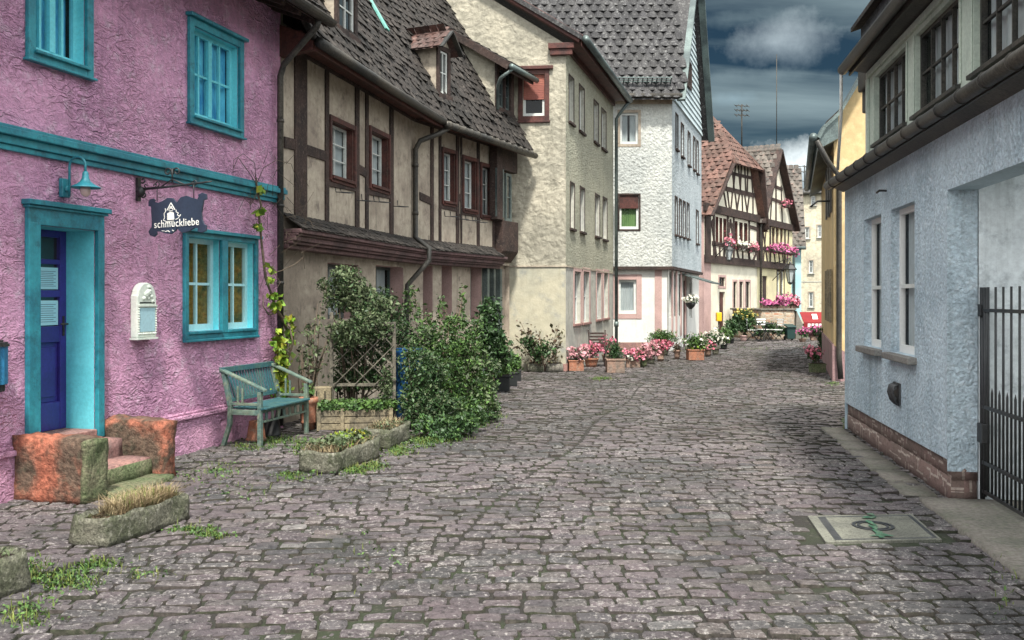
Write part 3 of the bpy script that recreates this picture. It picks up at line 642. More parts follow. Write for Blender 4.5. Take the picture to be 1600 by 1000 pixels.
# ================================================================ PINK HOUSE
PK = thing('pink_house', 'rough plastered pink house with turquoise trim and a deep blue door', 'house', FP.p(2, -3, 0))
u_l, u_r = -5.0, FP.len + .02
du0, _ = FP.uz(57, 600); du1, _ = FP.uz(147, 600); dz1 = FP.uz(57, 352)[1]; dz0 = .46
hd = (du0, du1, -.02, dz1, .36)
w2 = (*[FP.uz(x, 100)[0] for x in (299, 371)], FP.uz(299, 180)[1], FP.uz(299, 40)[1])
w1 = (*[FP.uz(x, 60)[0] for x in (50, 131)], FP.uz(50, 78)[1], FP.uz(50, 78)[1] + 1.28)
gl = (FP.uz(290, 400)[0], FP.uz(342, 400)[0], FP.uz(290, 518)[1], FP.uz(290, 370)[1]); gr = (FP.uz(351, 400)[0], FP.uz(395, 400)[0], gl[2], gl[3])
zc0, zc1 = 2.96, 3.10      # cornice
zt = 5.45
pl_z = .42
wall('wall', FP, u_l, u_r, 0, zt, [hd, (*w1, .13), (*w2, .13), (*gl, .13), (*gr, .13)], M['pink'], PK, rmat=M['tealhi'])
# other sides so that the block is closed
mb = MB()
for a, b in (((u_r, 0), (u_r, -7)), ((u_l, 0), (u_l, -7))):
    mb.add([FP.p(a[0], a[1], 0), FP.p(b[0], b[1], 0), FP.p(b[0], b[1], zt), FP.p((a[0]), -3.5, zt + 3.2), FP.p(a[0], a[1], zt)], [(0, 1, 2, 3, 4)])
mb.split('side_wall', M['pink'], PK)
# plinth in two lengths with a rolled top band
mb = MB(); bl0, bl1 = du0 - .13, du1 + .12
for a, b in ((u_l, bl0 - .02), (bl1 + .02, u_r)):
    mb.box(FP, a, b, .001, .045, -.03, pl_z - .05); mb.box(FP, a, b, .001, .07, pl_z - .05, pl_z); mb.box(FP, a, b, .001, .035, pl_z, pl_z + .03)
mb.build('plinth', mk('pink_plinth_plaster', (.90, .48, .69), (.76, .4, .6), s1=2, s2=9, var=.18, bd=.08, bs=6, kind='trowel'), PK, bevel=.012)
mb = MB(); mb.box(FP, u_l, u_r, .001, .04, zc0 - .02, zc0 + .03); mb.box(FP, u_l, u_r, .001, .065, zc0 + .03, zc0 + .10); mb.box(FP, u_l, u_r, .001, .11, zc0 + .10, zc0 + .16); mb.box(FP, u_l, u_r, .001, .085, zc0 + .16, zc0 + .19)
mb.build('cornice', M['teal'], PK, bevel=.008)
# door surround
mb = MB(); cw = FP.uz(57, 500)[0] - FP.uz(38, 500)[0]
mb.box(FP, du0 - cw, du0 - .002, .002, .05, pl_z * .9, dz1 + .02); mb.box(FP, du1 + .002, du1 + .09, .002, .05, pl_z * .9, dz1 + .02); mb.box(FP, du0 - cw, du1 + .09, .002, .047, dz1 + .002, dz1 + .17)
mb.box(FP, du0 - cw - .04, du1 + .13, .002, .10, dz1 + .17, dz1 + .215)
mb.box(FP, du0 - cw - .02, du1 + .11, .002, .075, dz1 + .145, dz1 + .168)
ds = mb.build('door_surround', M['teal'], PK, bevel=.006)
mb = MB(); mb.box(FP, du0 + .001, du1 - .001, -.40, .04, dz0 - .1, dz0 - .002); mb.build('threshold', M['sand'], PK, bevel=.01)
# door leaf with three glazed fields over a panel
dd = -.36; mb = MB(); st = .085
mb.box(FP, du0, du0 + st, dd, dd + .05, dz0, dz1); mb.box(FP, du1 - st, du1, dd, dd + .05, dz0, dz1)
H = dz1 - dz0; rails = [0, .14, .44, .52, .665, .70, .83, .855, .965, 1]
zr = [dz0 + H * q for q in rails]
for i in range(0, len(zr), 2): mb.box(FP, du0 + st, du1 - st, dd, dd + .048, zr[i], zr[i + 1])
mb.box(FP, du0 + st, du1 - st, dd - .001, dd + .02, zr[1], zr[2]); mb.box(FP, du0 + st + .04, du1 - st - .04, dd + .02, dd + .034, zr[1] + .05, zr[2] - .05)
mid = (du0 + du1) / 2
for i in (3, 5, 7): mb.box(FP, mid - .012, mid + .012, dd, dd + .04, zr[i], zr[i + 1])
dr = mb.build('door', M['bluedoor'], PK, bevel=.006)
for i in (3, 5, 7):
    g = MB(); g.add([FP.p(du0 + st, dd + .012, zr[i]), FP.p(du1 - st, dd + .012, zr[i]), FP.p(du1 - st, dd + .012, zr[i + 1]), FP.p(du0 + st, dd + .012, zr[i + 1])], [(0, 1, 2, 3)]); g.build('pane', M['glass'], dr)
mb = MB(); mb.box(FP, du1 - .055, du1 - .035, dd + .05, dd + .06, dz0 + H * .47, dz0 + H * .57); mb.tube([FP.p(du1 - .045, dd + .05, dz0 + H * .53), FP.p(du1 - .045, dd + .10, dz0 + H * .53), FP.p(du1 - .13, dd + .10, dz0 + H * .53)], .009); mb.build('handle', M['gutter'], dr)
for i, h in ((5, 1), (3, 1)):
    za, zb = zr[i] + .01, zr[i + 1] - .03; pa, pb = mid + .02, du1 - st - .004
    pp = thing('paper_notice', 'white printed notice behind the %s door pane' % ('middle' if i == 5 else 'lower'), 'notice', FP.p(pa, dd + .03, za), 'notices on the blue door')
    b = MB(); b.box(FP, pa - .10, pb, dd + .028, dd + .030, za, zb); b.build('sheet', M['paper'], pp)
    b = MB()
    for k in range(9):
        zz_ = zb - .035 - k * (zb - za - .05) / 9; b.box(FP, pa - .07 + .02 * (k % 3 == 1), pb - .03 - .03 * (k % 2), dd + .0302, dd + .0308, zz_ - .005, zz_)
    b.build('text_lines', M['ink'], pp)
# windows
for r, back, cp, rw in ((w1, 'curtreflect', .05, 2), (w2, 'curtreflect', .05, 2)):
    a, b, c, d = r; mid_ = (a + b) / 2
    o = window(FP, PK, r, depth=.12, cols=4, rows=2, fr='tealhi', gl='glassclear', fw=.05, mw=.025, casing='teal', cw=.085, cp=.045, back=back, split=True)
    m2 = MB(); m2.box(FP, a - .12, b + .12, .002, .09, d + .086, d + .125); m2.box(FP, a - .02, b + .02, -.08, .075, c - .03, c - .002); m2.box(FP, a - .11, b + .11, .002, .07, c - .11, c - .086)
    m2.split('cornice', M['teal'], o, bevel=.006)
for k, r in enumerate((gl, gr)):
    a, b, c, d = r
    o = window(FP, PK, r, depth=.12, cols=2, rows=2, fr='cyanwhite', gl='glassclear', fw=.055, mw=.03, mats_room='roomreflect')
    m2 = MB(); m2.box(FP, a - .01, b + .01, -.07, .06, c - .035, c - .002); m2.build('sill', M['teal'], o, bevel=.006)
a, b, c, d = gl[0], gr[1], gl[2], gl[3]; m2 = MB(); cw = .065
m2.box(FP, a - cw, a, .002, .045, c - .09, d + .06); m2.box(FP, b, b + cw, .002, .045, c - .09, d + .06); m2.box(FP, a, b, .002, .042, d, d + .06); m2.box(FP, a, b, .002, .042, c - .09, c - .036)
m2.box(FP, gl[1], gr[0], .002, .05, c - .036, d); m2.box(FP, a - cw - .035, b + cw + .035, .002, .09, d + .06, d + .10); m2.box(FP, a - cw, b + cw, .002, .06, c - .12, c - .09)
m2.build('window_surround', M['teal'], PK, bevel=.006)
# eaves, roof, gutter
ez = 5.28; mb = MB()
for k in range(24):
    u = u_l + .3 + k * .42
    if u < u_r: mb.beam(FP.p(u, -.3, ez + .33), FP.p(u, .62, ez - .02), .09, .12)
mb.add([FP.p(u_l, -.1, ez + .32), FP.p(u_r + .05, -.1, ez + .32), FP.p(u_r + .05, .66, ez + .03), FP.p(u_l, .66, ez + .03)], [(0, 1, 2, 3)])
mb.box(FP, u_l, u_r + .05, .64, .66, ez - .05, ez + .1)
mb.build('eaves_boarding', M['timber'], PK)
sl = Vector(FP.p(0, -3.6, ez + 3.6)) - Vector(FP.p(0, .68, ez + .1))
tiles('roof', PK, M['tileroof'], FP.p(u_l, .70, ez + .10), FP.u, sl, u_r + .08 - u_l, sl.length, tw=.2, th=.2)
mb = MB(); mb.add([FP.p(u_l, -3.5, ez + 3.55), FP.p(u_r, -3.5, ez + 3.55), FP.p(u_r, -7, ez), FP.p(u_l, -7, ez)], [(0, 1, 2, 3)]); mb.build('rear_roof', M['tileroof'], PK)
mb = MB(); gp = [FP.p(u_l, .73, ez + .02), FP.p(u_r + .02, .73, ez - .02)]
nn = 7; vs = []
for i, P in enumerate(gp):
    for r in (.075, .066):
        for k in range(nn + 1): an = math.pi + math.pi * k / nn; vs.append(P + FP.n * r * math.cos(an) + Vector((0, 0, r * math.sin(an) + .03)))
n1_ = nn + 1
mb.add(vs, [(k, k + 1, 2 * n1_ + k + 1, 2 * n1_ + k) for k in range(nn)] + [(n1_ + k + 1, n1_ + k, 3 * n1_ + k, 3 * n1_ + k + 1) for k in range(nn)] + [(2 * n1_ + k, 2 * n1_ + k + 1, 3 * n1_ + k + 1, 3 * n1_ + k) for k in range(nn)])
mb.build('gutter', M['gutter'], PK)
mb = MB(); q = FP.uz(437, 300, .08)[0]
pth = [FP.p(q - .12, .70, ez - .03), FP.p(q - .1, .66, ez - .12), FP.p(q, .14, ez - .55), FP.p(q, .09, ez - .7), FP.p(q, .09, .05)]
mb.tube(pth, .042, 10)
for z in (4.0, 2.9, 1.9, .9): mb.tube([FP.p(q, .09, z - .02), FP.p(q, .09, z + .02)], .05, 10)
mb.build('downpipe', M['gutter'], PK)
# ---------------------------------------------------------------- door steps with two sandstone blocks
SS = thing('stone_steps', 'worn sandstone door steps between two upright red blocks', 'steps', FP.p(.75, .35, 0))
mb = MB(); stone_box(mb, FP, bl0 - .17, bl0 + .07, .0, .74, -.02, .54, seg=.07, amp=.03, seed=1); mb.build('side_block', M['redstone'], SS)['label'] = 'left red block with mossy front edge'
mb = MB(); stone_box(mb, FP, 1.25, 1.47, .0, .68, -.02, .55, seg=.07, amp=.03, seed=5); mb.build('side_block', M['redstone'], SS)['label'] = 'right bright orange block'
mb = MB(); stone_box(mb, FP, bl0 - .19, bl0 + .09, .715, .765, .0, .53, seg=.05, amp=.02, seed=2); mb.build('moss_coat', M['moss'], SS)
mb = MB(); stone_box(mb, FP, bl0 + .07, 1.25, .0, .25, -.02, .38, seg=.1, amp=.012, seed=8); mb.build('step', M['sand'], SS)
mb = MB(); stone_box(mb, FP, bl0 + .07, 1.25, .25, .56, -.02, .21, seg=.1, amp=.012, seed=9); mb.build('step', M['sand'], SS)
mb = MB(); stone_box(mb, FP, bl0 + .07, 1.25, .56, .82, -.02, .05, seg=.1, amp=.012, seed=9); stone_box(mb, FP, bl0 + .08, 1.24, .555, .575, .0, .19, seg=.08, amp=.006, seed=11); mb.build('step', M['moss'], SS)
# ---------------------------------------------------------------- wall lamp
uq = FP.uz(97, 290)[0]; lz = FP.uz(97, 295)[1]
WL = thing('wall_lamp', 'turquoise gooseneck wall lamp with a bell shade above the blue door', 'lamp', FP.p(uq, .02, lz))
mb = MB(); mb.box(FP, uq - .05, uq + .05, .003, .05, lz - .08, lz + .09); mb.tube([FP.p(uq, .05, lz), FP.p(uq, .07, lz)], .03, 12); mb.build('back_plate', M['teal'], WL, bevel=.012)
mb = MB(); ub = uq + .005; pth = [FP.p(ub, .06, lz - .05), FP.p(ub, .075, lz)]
arc = [FP.p(ub, .075 + .085 - .085 * math.cos(a), lz + .20 + .085 * math.sin(a)) for a in np.linspace(0, math.pi, 12)]
sh = FP.p(ub, .245, 0)
mb.tube([FP.p(ub, .075, lz - .07)] + arc + [FP.p(ub, .245, lz + .14)], .011, 10); mb.build('arm', M['teal'], WL)
mb = MB(); mb.lathe((sh.x, sh.y, lz), [(.018, .15), (.026, .135), (.03, .09), (.045, .06), (.075, .035), (.125, .01), (.13, .0), (.122, .0), (.07, .028), (.02, .05)], 28); mb.build('lamp_shade', M['teal'], WL)
mb = MB(); mb.lathe((sh.x, sh.y, lz), [(.012, .03), (.04, .01), (.048, -.02), (.04, -.055), (.02, -.075), (.004, -.08)], 20); mb.build('bulb', M['bulb'], WL)
# ---------------------------------------------------------------- hanging sign
uS = FP.uz(214, 295)[0]; zS = FP.uz(214, 296)[1]; FS = Fr((0, 0), (1, 0)); FS.o = FP.p(uS, 0, 0); FS.u = FP.n.copy(); FS.n = -FP.u; FS.flip = FS.u.cross(FS.n).z < 0
HS = thing('hanging_sign', 'dark scrolled shop sign reading schmuckliebe on a black iron bracket', 'sign', FP.p(uS, .1, zS))
mb = MB(); mb.box(FS, .002, .03, -.025, .025, zS - .12, zS + .12); mb.lathe(FS.p(.045, 0, zS - .03), [(.01, -.05), (.04, -.02), (.045, .02), (.03, .05), (.01, .06)], 12)
mb.tube([FS.p(.03, 0, zS), FS.p(.35, 0, zS + .015), FS.p(.80, 0, zS + .05), FS.p(.86, 0, zS + .055)], [.014, .012, .009, .006], 8)
def scroll(c, r, a0, turns, rr=.008, sgn=1):
    pts = []; nn = int(18 * turns)
    for k in range(nn + 1):
        t = k / nn; a = a0 + sgn * 2 * math.pi * turns * t; q = r * (1 - .65 * t); pts.append(FS.p(c[0] + q * math.cos(a), 0, c[1] + q * math.sin(a)))
    mb.tube(pts, rr, 6)
mb.tube([FS.p(.27, 0, zS + .012), FS.p(.41, 0, zS + .09), FS.p(.56, 0, zS + .03)], .008, 6)
mb.tube([FS.p(.41, 0, zS + .06), FS.p(.41, 0, zS + .2)], .009, 6)
scroll((.36, zS + .165), .045, -.6, 1.1); scroll((.46, zS + .165), .045, math.pi + .6, 1.1, sgn=-1)
for x in (.235, .66): scroll((x + .0, zS + .05), .03, -1.5, .9, .006); scroll((x - .03, zS + .035), .02, -1.0, .8, .006)
scroll((.08, zS - .055), .04, 2.2, .9, .008); scroll((.07, zS + .09), .03, -2.2, .8, .008); scroll((.10, zS + .03), .02, 0, .8, .006); mb.tube([FS.p(-.0, -.04, zS), FS.p(.04, .04, zS - .02)], .02, 6)
mb.build('bracket', M['blackmetal'], HS)
mb = MB()
for x in (.235, .655): mb.tube([FS.p(x, 0, zS + .01 + x * .05), FS.p(x, 0, zS - .13)], .0055, 6)
mb.split('hanger', M['blackmetal'], HS)
# board outline measured in metres: x from the wall, z from the bracket
bx0, bx1, bz1, bz0 = .14, .80, zS - .10, zS - .47
def outline():
    P = [(0, .10), (.02, .02), (.09, .0), (.12, .06), (.10, .09), (.17, .13), (.24, .09), (.33, .02), (.42, .03), (.475, .13), (.49, .165), (.51, .13), (.56, .03), (.66, .0), (.75, .06), (.85, .12), (.87, .05), (.86, .0), (.93, -.05), (1.0, .0), (1.01, .13), (.955, .16),
         (.94, .3), (.92, .5), (.93, .68), (.96, .80), (1.0, .84), (1.0, .98), (.92, 1.03), (.85, .98), (.86, .9), (.80, .88), (.70, .97), (.60, 1.0), (.53, .92), (.50, .86), (.47, .93), (.40, 1.0), (.30, .98), (.20, .92), (.14, .91), (.15, .98), (.10, 1.05), (.03, 1.0), (.0, .90), (.03, .82), (.055, .78), (.06, .6), (.05, .4), (.045, .22), (.0, .2)]
    return P
def bpt(x, y, d): return FS.p(bx0 + (bx1 - bx0) * x, d, bz1 - (bz1 - bz0) * y + .03 * x)
mb = MB(); mb.prism([bpt(x, y, -.012) for x, y in outline()], FS.n * .024); mb.build('sign_board', M['signboard'], HS, bevel=.003)
def flat(mb_, pts, d, th=.004): mb_.prism([bpt(x, y, d) for x, y in pts], FS.n * th)
def stroke(mb_, pts, w_, d):
    P = [bpt(x, y, d) for x, y in pts]
    for a, b in zip(P, P[1:]): mb_.beam(a, b, .004, w_, upv=(0, 0, 1)) if abs((b - a).z) < (b - a).length * .7 else mb_.beam(a, b, .004, w_, upv=FS.u)
mb = MB(); dF = .014
# emblem: little tower with a pointed roof, door and branches
stroke(mb, [(.33, .36), (.40, .16), (.47, .36)], .008, dF); stroke(mb, [(.36, .36), (.40, .25), (.44, .36)], .005, dF); stroke(mb, [(.37, .38), (.43, .38)], .007, dF); stroke(mb, [(.385, .26), (.385, .32)], .012, dF); stroke(mb, [(.41, .26), (.41, .32)], .012, dF)
flat(mb, [(.34, .44), (.39, .41), (.45, .43), (.46, .62), (.34, .62)], dF)
for y in (.47, .52, .57): flat(mb, [(.34, y), (.37, y - .01), (.37, y + .005), (.34, y + .012)], dF + .003)
stroke(mb, [(.30, .30), (.31, .38), (.28, .44), (.29, .55), (.27, .62), (.32, .66), (.45, .66)], .006, dF); stroke(mb, [(.49, .36), (.49, .42), (.53, .45), (.51, .5), (.55, .54), (.52, .6), (.48, .62)], .006, dF); stroke(mb, [(.55, .54), (.57, .50)], .009, dF)
stroke(mb, [(.30, .93), (.35, .91), (.38, .95)], .006, dF); stroke(mb, [(.42, .90), (.45, .93)], .006, dF); stroke(mb, [(.24, .90), (.29, .91)], .005, dF)
mb.build('emblem', M['signwhite'], HS)
tcu = bpy.data.curves.new('lettering', 'FONT'); tcu.body = 'schmuckliebe'; tcu.size = .108; tcu.extrude = .002; tcu.align_x = 'CENTER'; tcu.space_character = 1.10
tcu.materials.append(M['signwhite']); to = bpy.data.objects.new('lettering', tcu); COL.objects.link(to)
ctr = bpt(.50, .815, dF + .004); xa = (FS.u + Vector((0, 0, .045))).normalized(); nz_ = FS.n; ya = nz_.cross(xa)
to.parent = HS; Mx = Matrix((xa, ya, nz_)).transposed().to_4x4(); Mx.translation = ctr - Vector(HS.location)
to.parent = None; bpy.context.view_layer.update()
tm = bpy.data.meshes.new_from_object(to.evaluated_get(bpy.context.evaluated_depsgraph_get())); tm.transform(Mx @ Matrix.Diagonal((.80, 1, 1, 1)))
bpy.data.objects.remove(to); tm.materials.clear(); tm.materials.append(M['signwhite']); to = bpy.data.objects.new('lettering', tm); COL.objects.link(to); to.parent = HS
# ---------------------------------------------------------------- white ornamental letter box on the wall
pa, pb = FP.uz(203, 480)[0], FP.uz(238, 480, .0)[0] - .05; pz0, pz1 = FP.uz(203, 528)[1], FP.uz(203, 438)[1]
PQ = thing('wall_letterbox', 'white moulded letter box with a carved blossom top on the pink wall', 'letter box', FP.p((pa + pb) / 2, .05, pz0))
mb = MB(); wdt = pb - pa; pts = [(pa, pz0), (pb, pz0), (pb, pz1 - .16)] + [((pa + pb) / 2 + wdt / 2 * .93 * math.cos(a), pz1 - .16 + .14 * math.sin(a)) for a in np.linspace(.15, math.pi - .15, 12)] + [(pa, pz1 - .16)]
mb.prism([FP.p(a, .002, z) for a, z in pts], FP.n * .085); mb.build('box_body', M['tin'], PQ, bevel=.012)
mb = MB(); mb.box(FP, pa + .035, pb - .035, .087, .094, pz0 + .06, pz0 + .30); mb.build('front_panel', mk('pale_blue_plaster_panel', (.36, .56, .62), var=.1, rough=.6), PQ)
mb = MB(); rr_ = random.Random(4)
for k in range(34):
    t = k / 34; 
    if k < 12: a, z = pa + .018, pz0 + .04 + .3 * k / 12
    elif k < 24: a, z = pb - .018, pz0 + .04 + .3 * (k - 12) / 12
    else: a, z = pa + .03 + (wdt - .06) * (k - 24) / 9, pz0 + .04
    s = rr_.uniform(.008, .013); mb.lathe(FP.p(a, .092, z), [(.001, -s), (s * .8, -s * .6), (s, 0), (s * .8, s * .6), (.001, s)], 7)
for k in range(26):
    a, z = (pa + pb) / 2 + rr_.gauss(0, .035) + .01, pz1 - .14 + rr_.gauss(0, .045); s = rr_.uniform(.012, .024); mb.lathe(FP.p(a, .09, z), [(.001, -s), (s * .8, -s * .6), (s, 0), (s * .8, s * .6), (.001, s)], 7)
mb.box(FP, pa + .01, pb - .01, .088, .105, pz0 + .315, pz0 + .33); mb.box(FP, pa - .008, pb + .008, .0, .10, pz0 - .02, pz0)
mb.build('relief', M['tin'], PQ)
mb = MB(); mb.box(FP, pa + .035, pb - .035, .0875, .0895, pz0 + .345, pz0 + .36); mb.build('slot', M['dark'], PQ)
# ---------------------------------------------------------------- blue wall planter at the left edge
ub0 = FP.uz(34, 560, .28)[0]; zb0, zb1 = FP.uz(20, 598, .2)[1], FP.uz(20, 540, .2)[1]
WP = thing('wall_mailbox', 'blue fluted metal mailbox with a curved lid fixed left of the door', 'mailbox', FP.p(ub0 - .2, .1, zb0))
mb = MB(); nn = 16
prof = []
for k in range(25): an = math.pi * k / 24; prof.append((ub0 - .22 + .22 * math.cos(an) * (1 + .01 * (-1) ** k), .003 + .26 * math.sin(an) ** .8 * (1 + .02 * (-1) ** k)))
mb.prism([FP.p(a, d, zb0) for a, d in prof], (0, 0, zb1 - zb0)); mb.build('box_body', mk('blue_enamel', (.03, .20, .36), (.02, .12, .26), var=.2, rough=.4, spec=.5), WP)
mb = MB(); mb.prism([FP.p(ub0 - .22 + (a - ub0 + .22) * 1.05, d * 1.05, zb1) for a, d in prof], (0, 0, .02)); mb.build('rim', M['blackmetal'], WP)
mb = MB()
for k in range(6):
    s = 1 - k * .13; mb.prism([FP.p(ub0 - .22 + (a - ub0 + .22) * s, d * s, zb1 + .02 + k * .014) for a, d in prof], (0, 0, .0145))
mb.build('lid', M['blackmetal'], WP)
mb = MB(); mb.prism([FP.p(ub0 - .22 + (a - ub0 + .22) * .92, d * .92, zb0 - .06) for a, d in prof], (0, 0, .06)); mb.build('base', M['blackmetal'], WP)
def wr(F, x0, x1, yt, yb, d=0): return F.rect(x0, x1, yt, yb, d)
def solve(f, a, b):
    for _ in range(50):
        c = (a + b) / 2
        if (f(a) > 0) != (f(c) > 0): b = c
        else: a = c
    return (a + b) / 2
def hipe(name, path, r, parent, mat='gutter', n=10): 
    mb = MB(); mb.tube(path, r, n); return mb.build(name, M[mat], parent)
# ================================================================ HALF-TIMBERED HOUSE BESIDE THE PINK ONE
HT = thing('timber_framed_house', 'brown timber-framed house with sagging tiled roof beside the pink house', 'house', F1.p(2, -3, 0))
zp0, zp1, zm0 = 2.62, 2.80, 2.36; ze = 5.02
G1, G2 = F1.off(-.12), F2.off(-.12)
L1, L2 = F1.len, F2.len
g1 = [wr(G1, 512, 560, 410, 500), wr(G1, 587, 630, 414, 505)]
g2 = [wr(G2, 661, 676, 415, 500), wr(G2, 690, 706, 415, 500), wr(G2, 735, 752, 414, 500)]
wall('wall', G1, 0, L1 + .02, -.05, 2.5, [(*h, .32) for h in g1], M['cream'], HT, rmat=M['sandpink'])
wall('wall', G2, -.02, L2 + .1, -.05, 2.5, [(*h, .32) for h in g2], M['cream'], HT, rmat=M['sandpink'])
for h in g1: window(G1, HT, h, depth=.3, cols=2, rows=2, fr='zinc', gl='glassclear', back='curtain', fw=.05)
for h in g2: window(G2, HT, h, depth=.3, cols=1, rows=2, fr='zinc', gl='glass', fw=.05)
wA = [wr(F1, 515, 551, 188, 273), wr(F1, 577, 605, 204, 287)]
wB = [wr(F2, 691, 710, 236, 313), wr(F2, 723, 743, 248, 325), wr(F2, 751, 768, 259, 335)]
ub = F2.uz(772, 300)[0]
wall('wall', F1, 0, L1 + .01, 2.45, 5.35, [(*h, .16) for h in wA], M['cream'], HT, rmat=M['timberred'])
wall('wall', F2, -.01, L2 + .1, 2.45, 5.35, [(*h, .16) for h in wB], M['cream'], HT, rmat=M['timberred'])
for h in wA + wB:
    F = F1 if h in wA else F2
    o = window(F, HT, h, depth=.15, cols=2, rows=3, fr='winwhite', gl='glassclear', back='curtain2', fw=.035, mw=.018)
    m2 = MB(); a, b, c, d = h; cw = .06
    m2.box(F, a - cw, a, .002, .05, c - .08, d + .08); m2.box(F, b, b + cw, .002, .05, c - .08, d + .08); m2.box(F, a, b, .002, .045, d, d + .08); m2.box(F, a, b, -.1, .07, c - .05, c); m2.box(F, a, b, .002, .04, c - .10, c - .05)
    m2.build('casing', M['timberred'], o, bevel=.005)
# timber frame
mb = MB(); tw_ = .022
def post(F, x0, x1, zt=5.3, zb=zp1 - .02, t=.025): a, b = F.uz(x0, 300)[0], F.uz(x1, 300)[0]; mb.box(F, a, b, .001, t, zb, zt)
def rail(F, x0, x1, y0, y1, t=.022):
    a, b = F.uz(x0, y0), F.uz(x1, y1); h = .075
    mb.prism([F.p(a[0], .001, a[1] - h), F.p(b[0], .001, b[1] - h), F.p(b[0], .001, b[1] + h), F.p(a[0], .001, a[1] + h)], F.n * t)
for x0, x1 in ((459, 478), (507, 512.5), (554, 560), (570, 574.5), (608, 613.5)): post(F1, x0, x1)
for x0, x1 in ((672, 676.5), (685, 688.5), (712, 716.5), (719, 721), (744.5, 748.5), (769, 775)): post(F2, x0, x1)
rail(F1, 443, 459, 222, 226); rail(F1, 478, 507, 234, 244); rail(F1, 512.5, 554, 283, 292); rail(F1, 560, 570, 264, 270); rail(F1, 574.5, 608, 297, 304)
rail(F2, 655, 672, 306, 314); rail(F2, 716, 720, 308, 310); rail(F2, 748, 751, 317, 318); rail(F2, 688, 712, 320, 325); rail(F2, 721, 745, 330, 334)
mb.box(F1, 0, L1 + .01, .001, .035, 5.05, 5.3); mb.box(F2, 0, L2, .001, .035, 5.05, 5.3)
mb.build('timber_frame', M['timber'], HT, bevel=.006)
# moulding, pentice strip
mb = MB()
for F, a, b in ((F1, -.03, L1), (F2, 0.0, F2.uz(776, 400)[0])):
    for k, (z0, z1, d) in enumerate(((zm0, zm0 + .06, .10), (zm0 + .06, zm0 + .10, .16), (zm0 + .10, zm0 + .17, .20), (zm0 + .17, zm0 + .20, .24), (zm0 + .20, zp0, .28))):
        mb.box(F, a, b + (d * .11 if F is F1 else 0), -.13, d, z0, z1)
mb.build('moulding', M['mould'], HT, bevel=.012)
for F, a, b in ((F1, -.03, L1 + .03), (F2, 0, F2.uz(770, 400)[0])):
    P0 = F.p(a, .30, zp0 - .005); V = Vector(F.p(0, .0, zp1 + .03)) - Vector(F.p(0, .30, zp0)); tiles('pentice_roof', HT, M['tileroof'], P0, F.u, V, b - a, V.length * .95, tw=.16, th=.12, lift=.015, curve=.006)
# window box hooks under the windows
mb = MB()
for F, xs_, y in ((F1, (523, 531), 300), (F1, (583, 591), 315), (F1, (556, 564), 313), (F1, (612, 620), 322), (F2, (694, 703), 338), (F2, (727, 737), 344), (F2, (712, 718), 342), (F2, (742, 748), 347)):
    P = [F.uz(x, y) for x in xs_]
    mb.tube([F.p(P[0][0], .01, P[0][1] + .1), F.p(P[0][0], .02, P[0][1]), F.p(P[0][0], .22, P[0][1] - .02), F.p(P[1][0], .22, P[1][1] - .02), F.p(P[1][0], .02, P[1][1]), F.p(P[1][0], .01, P[1][1] + .1)], .008, 6)
mb.split('flower_box_bracket', M['blackmetal'], HT)
# bay at the far end
zb0_, zb1_ = F2.uz(785, 402)[1], 5.1
ub1 = L2 + .12
b_ = [wr(F2.off(.22), 777, 788, 262, 338), wr(F2.off(.22), 791, 800, 270, 346)]
mb = MB(); mb.box(F2, ub, ub1, .03, .22, zb0_ + .12, b_[0][2] - .06); mb.prism([F2.p(ub, .03, zb0_ + .12), F2.p(ub, .22, zb0_ + .12), F2.p(ub, .03, zb0_ - .12)], F2.u * (ub1 - ub))
mb.box(F2, ub, ub1, .03, .2, b_[0][3], zb1_); mb.box(F2, ub, b_[0][0], .03, .22, b_[0][2] - .06, zb1_ - .01)
bay = mb.build('bay', M['timber'], HT, bevel=.01)
for r in b_: window(F2.off(.22), HT, r, depth=.05, cols=1, rows=2, fr='zinc', gl='glass', fw=.06)
mb = MB()
for x in (762, 772, 782): a = F2.uz(x, 430)[0]; mb.box(F2, a - .05, a + .05, -.11, .02, 0, zm0)
mb.split('shop_post', M['zinc'], HT)
# eaves, gutters
of = .5
zA = 5.0
mb = MB()
for F, a, b in ((F1, -.05, L1 + .06), (F2, -.05, L2 + .2)):
    mb.add([F.p(a, -.05, zA + .42), F.p(b, -.05, zA + .42), F.p(b, of - .02, zA + .06), F.p(a, of - .02, zA + .06)], [(0, 1, 2, 3)])
    mb.box(F, a, b, .02, .30, zA + .10, zA + .22); mb.box(F, a, b, of - .04, of - .01, zA - .06, zA + .08)
mb.prism([F1.p(-.1, .0, zA - .12), F1.p(-.1, .46, zA - .05), F1.p(-.1, .46, zA + .12), F1.p(-.1, .0, zA + .30)], F1.u * .12)
mb.build('eaves_boarding', M['timberred'], HT)
mb = MB(); mb.tube([F1.p(-.08, of + .05, zA + .04), F1.p(L1 * .5, of + .05, zA + .03), F1.p(L1 + .12, of + .05, zA + .05)], .07, 10); mb.build('gutter', M['gutter'], HT)
mb = MB(); mb.tube([F2.p(.2, of + .07, zA + .0), F2.p(L2 + .3, of + .07, zA - .02)], .07, 10)
for k in range(14): u = .3 + k * .3; mb.tube([F2.p(u, of + .07, zA), F2.p(u + .03, of + .07, zA)], .08, 10)
mb.build('gutter', M['gutter'], HT)
dpx = F1.uz(650, 300, .08)[0]; mb = MB()
mb.tube([F2.p(.35, of + .04, zA - .04), F2.p(.2, of - .05, zA - .16), F1.p(dpx, .16, zA - .34), F1.p(dpx, .07, zA - .5), F1.p(dpx, .07, zp1 + .05), F1.p(dpx, .34, zp0 + .02), F1.p(dpx, .34, zm0 + .05), F1.p(dpx - .25, .0, 1.95), F1.p(dpx - .3, -.06, .1)], .05, 10)
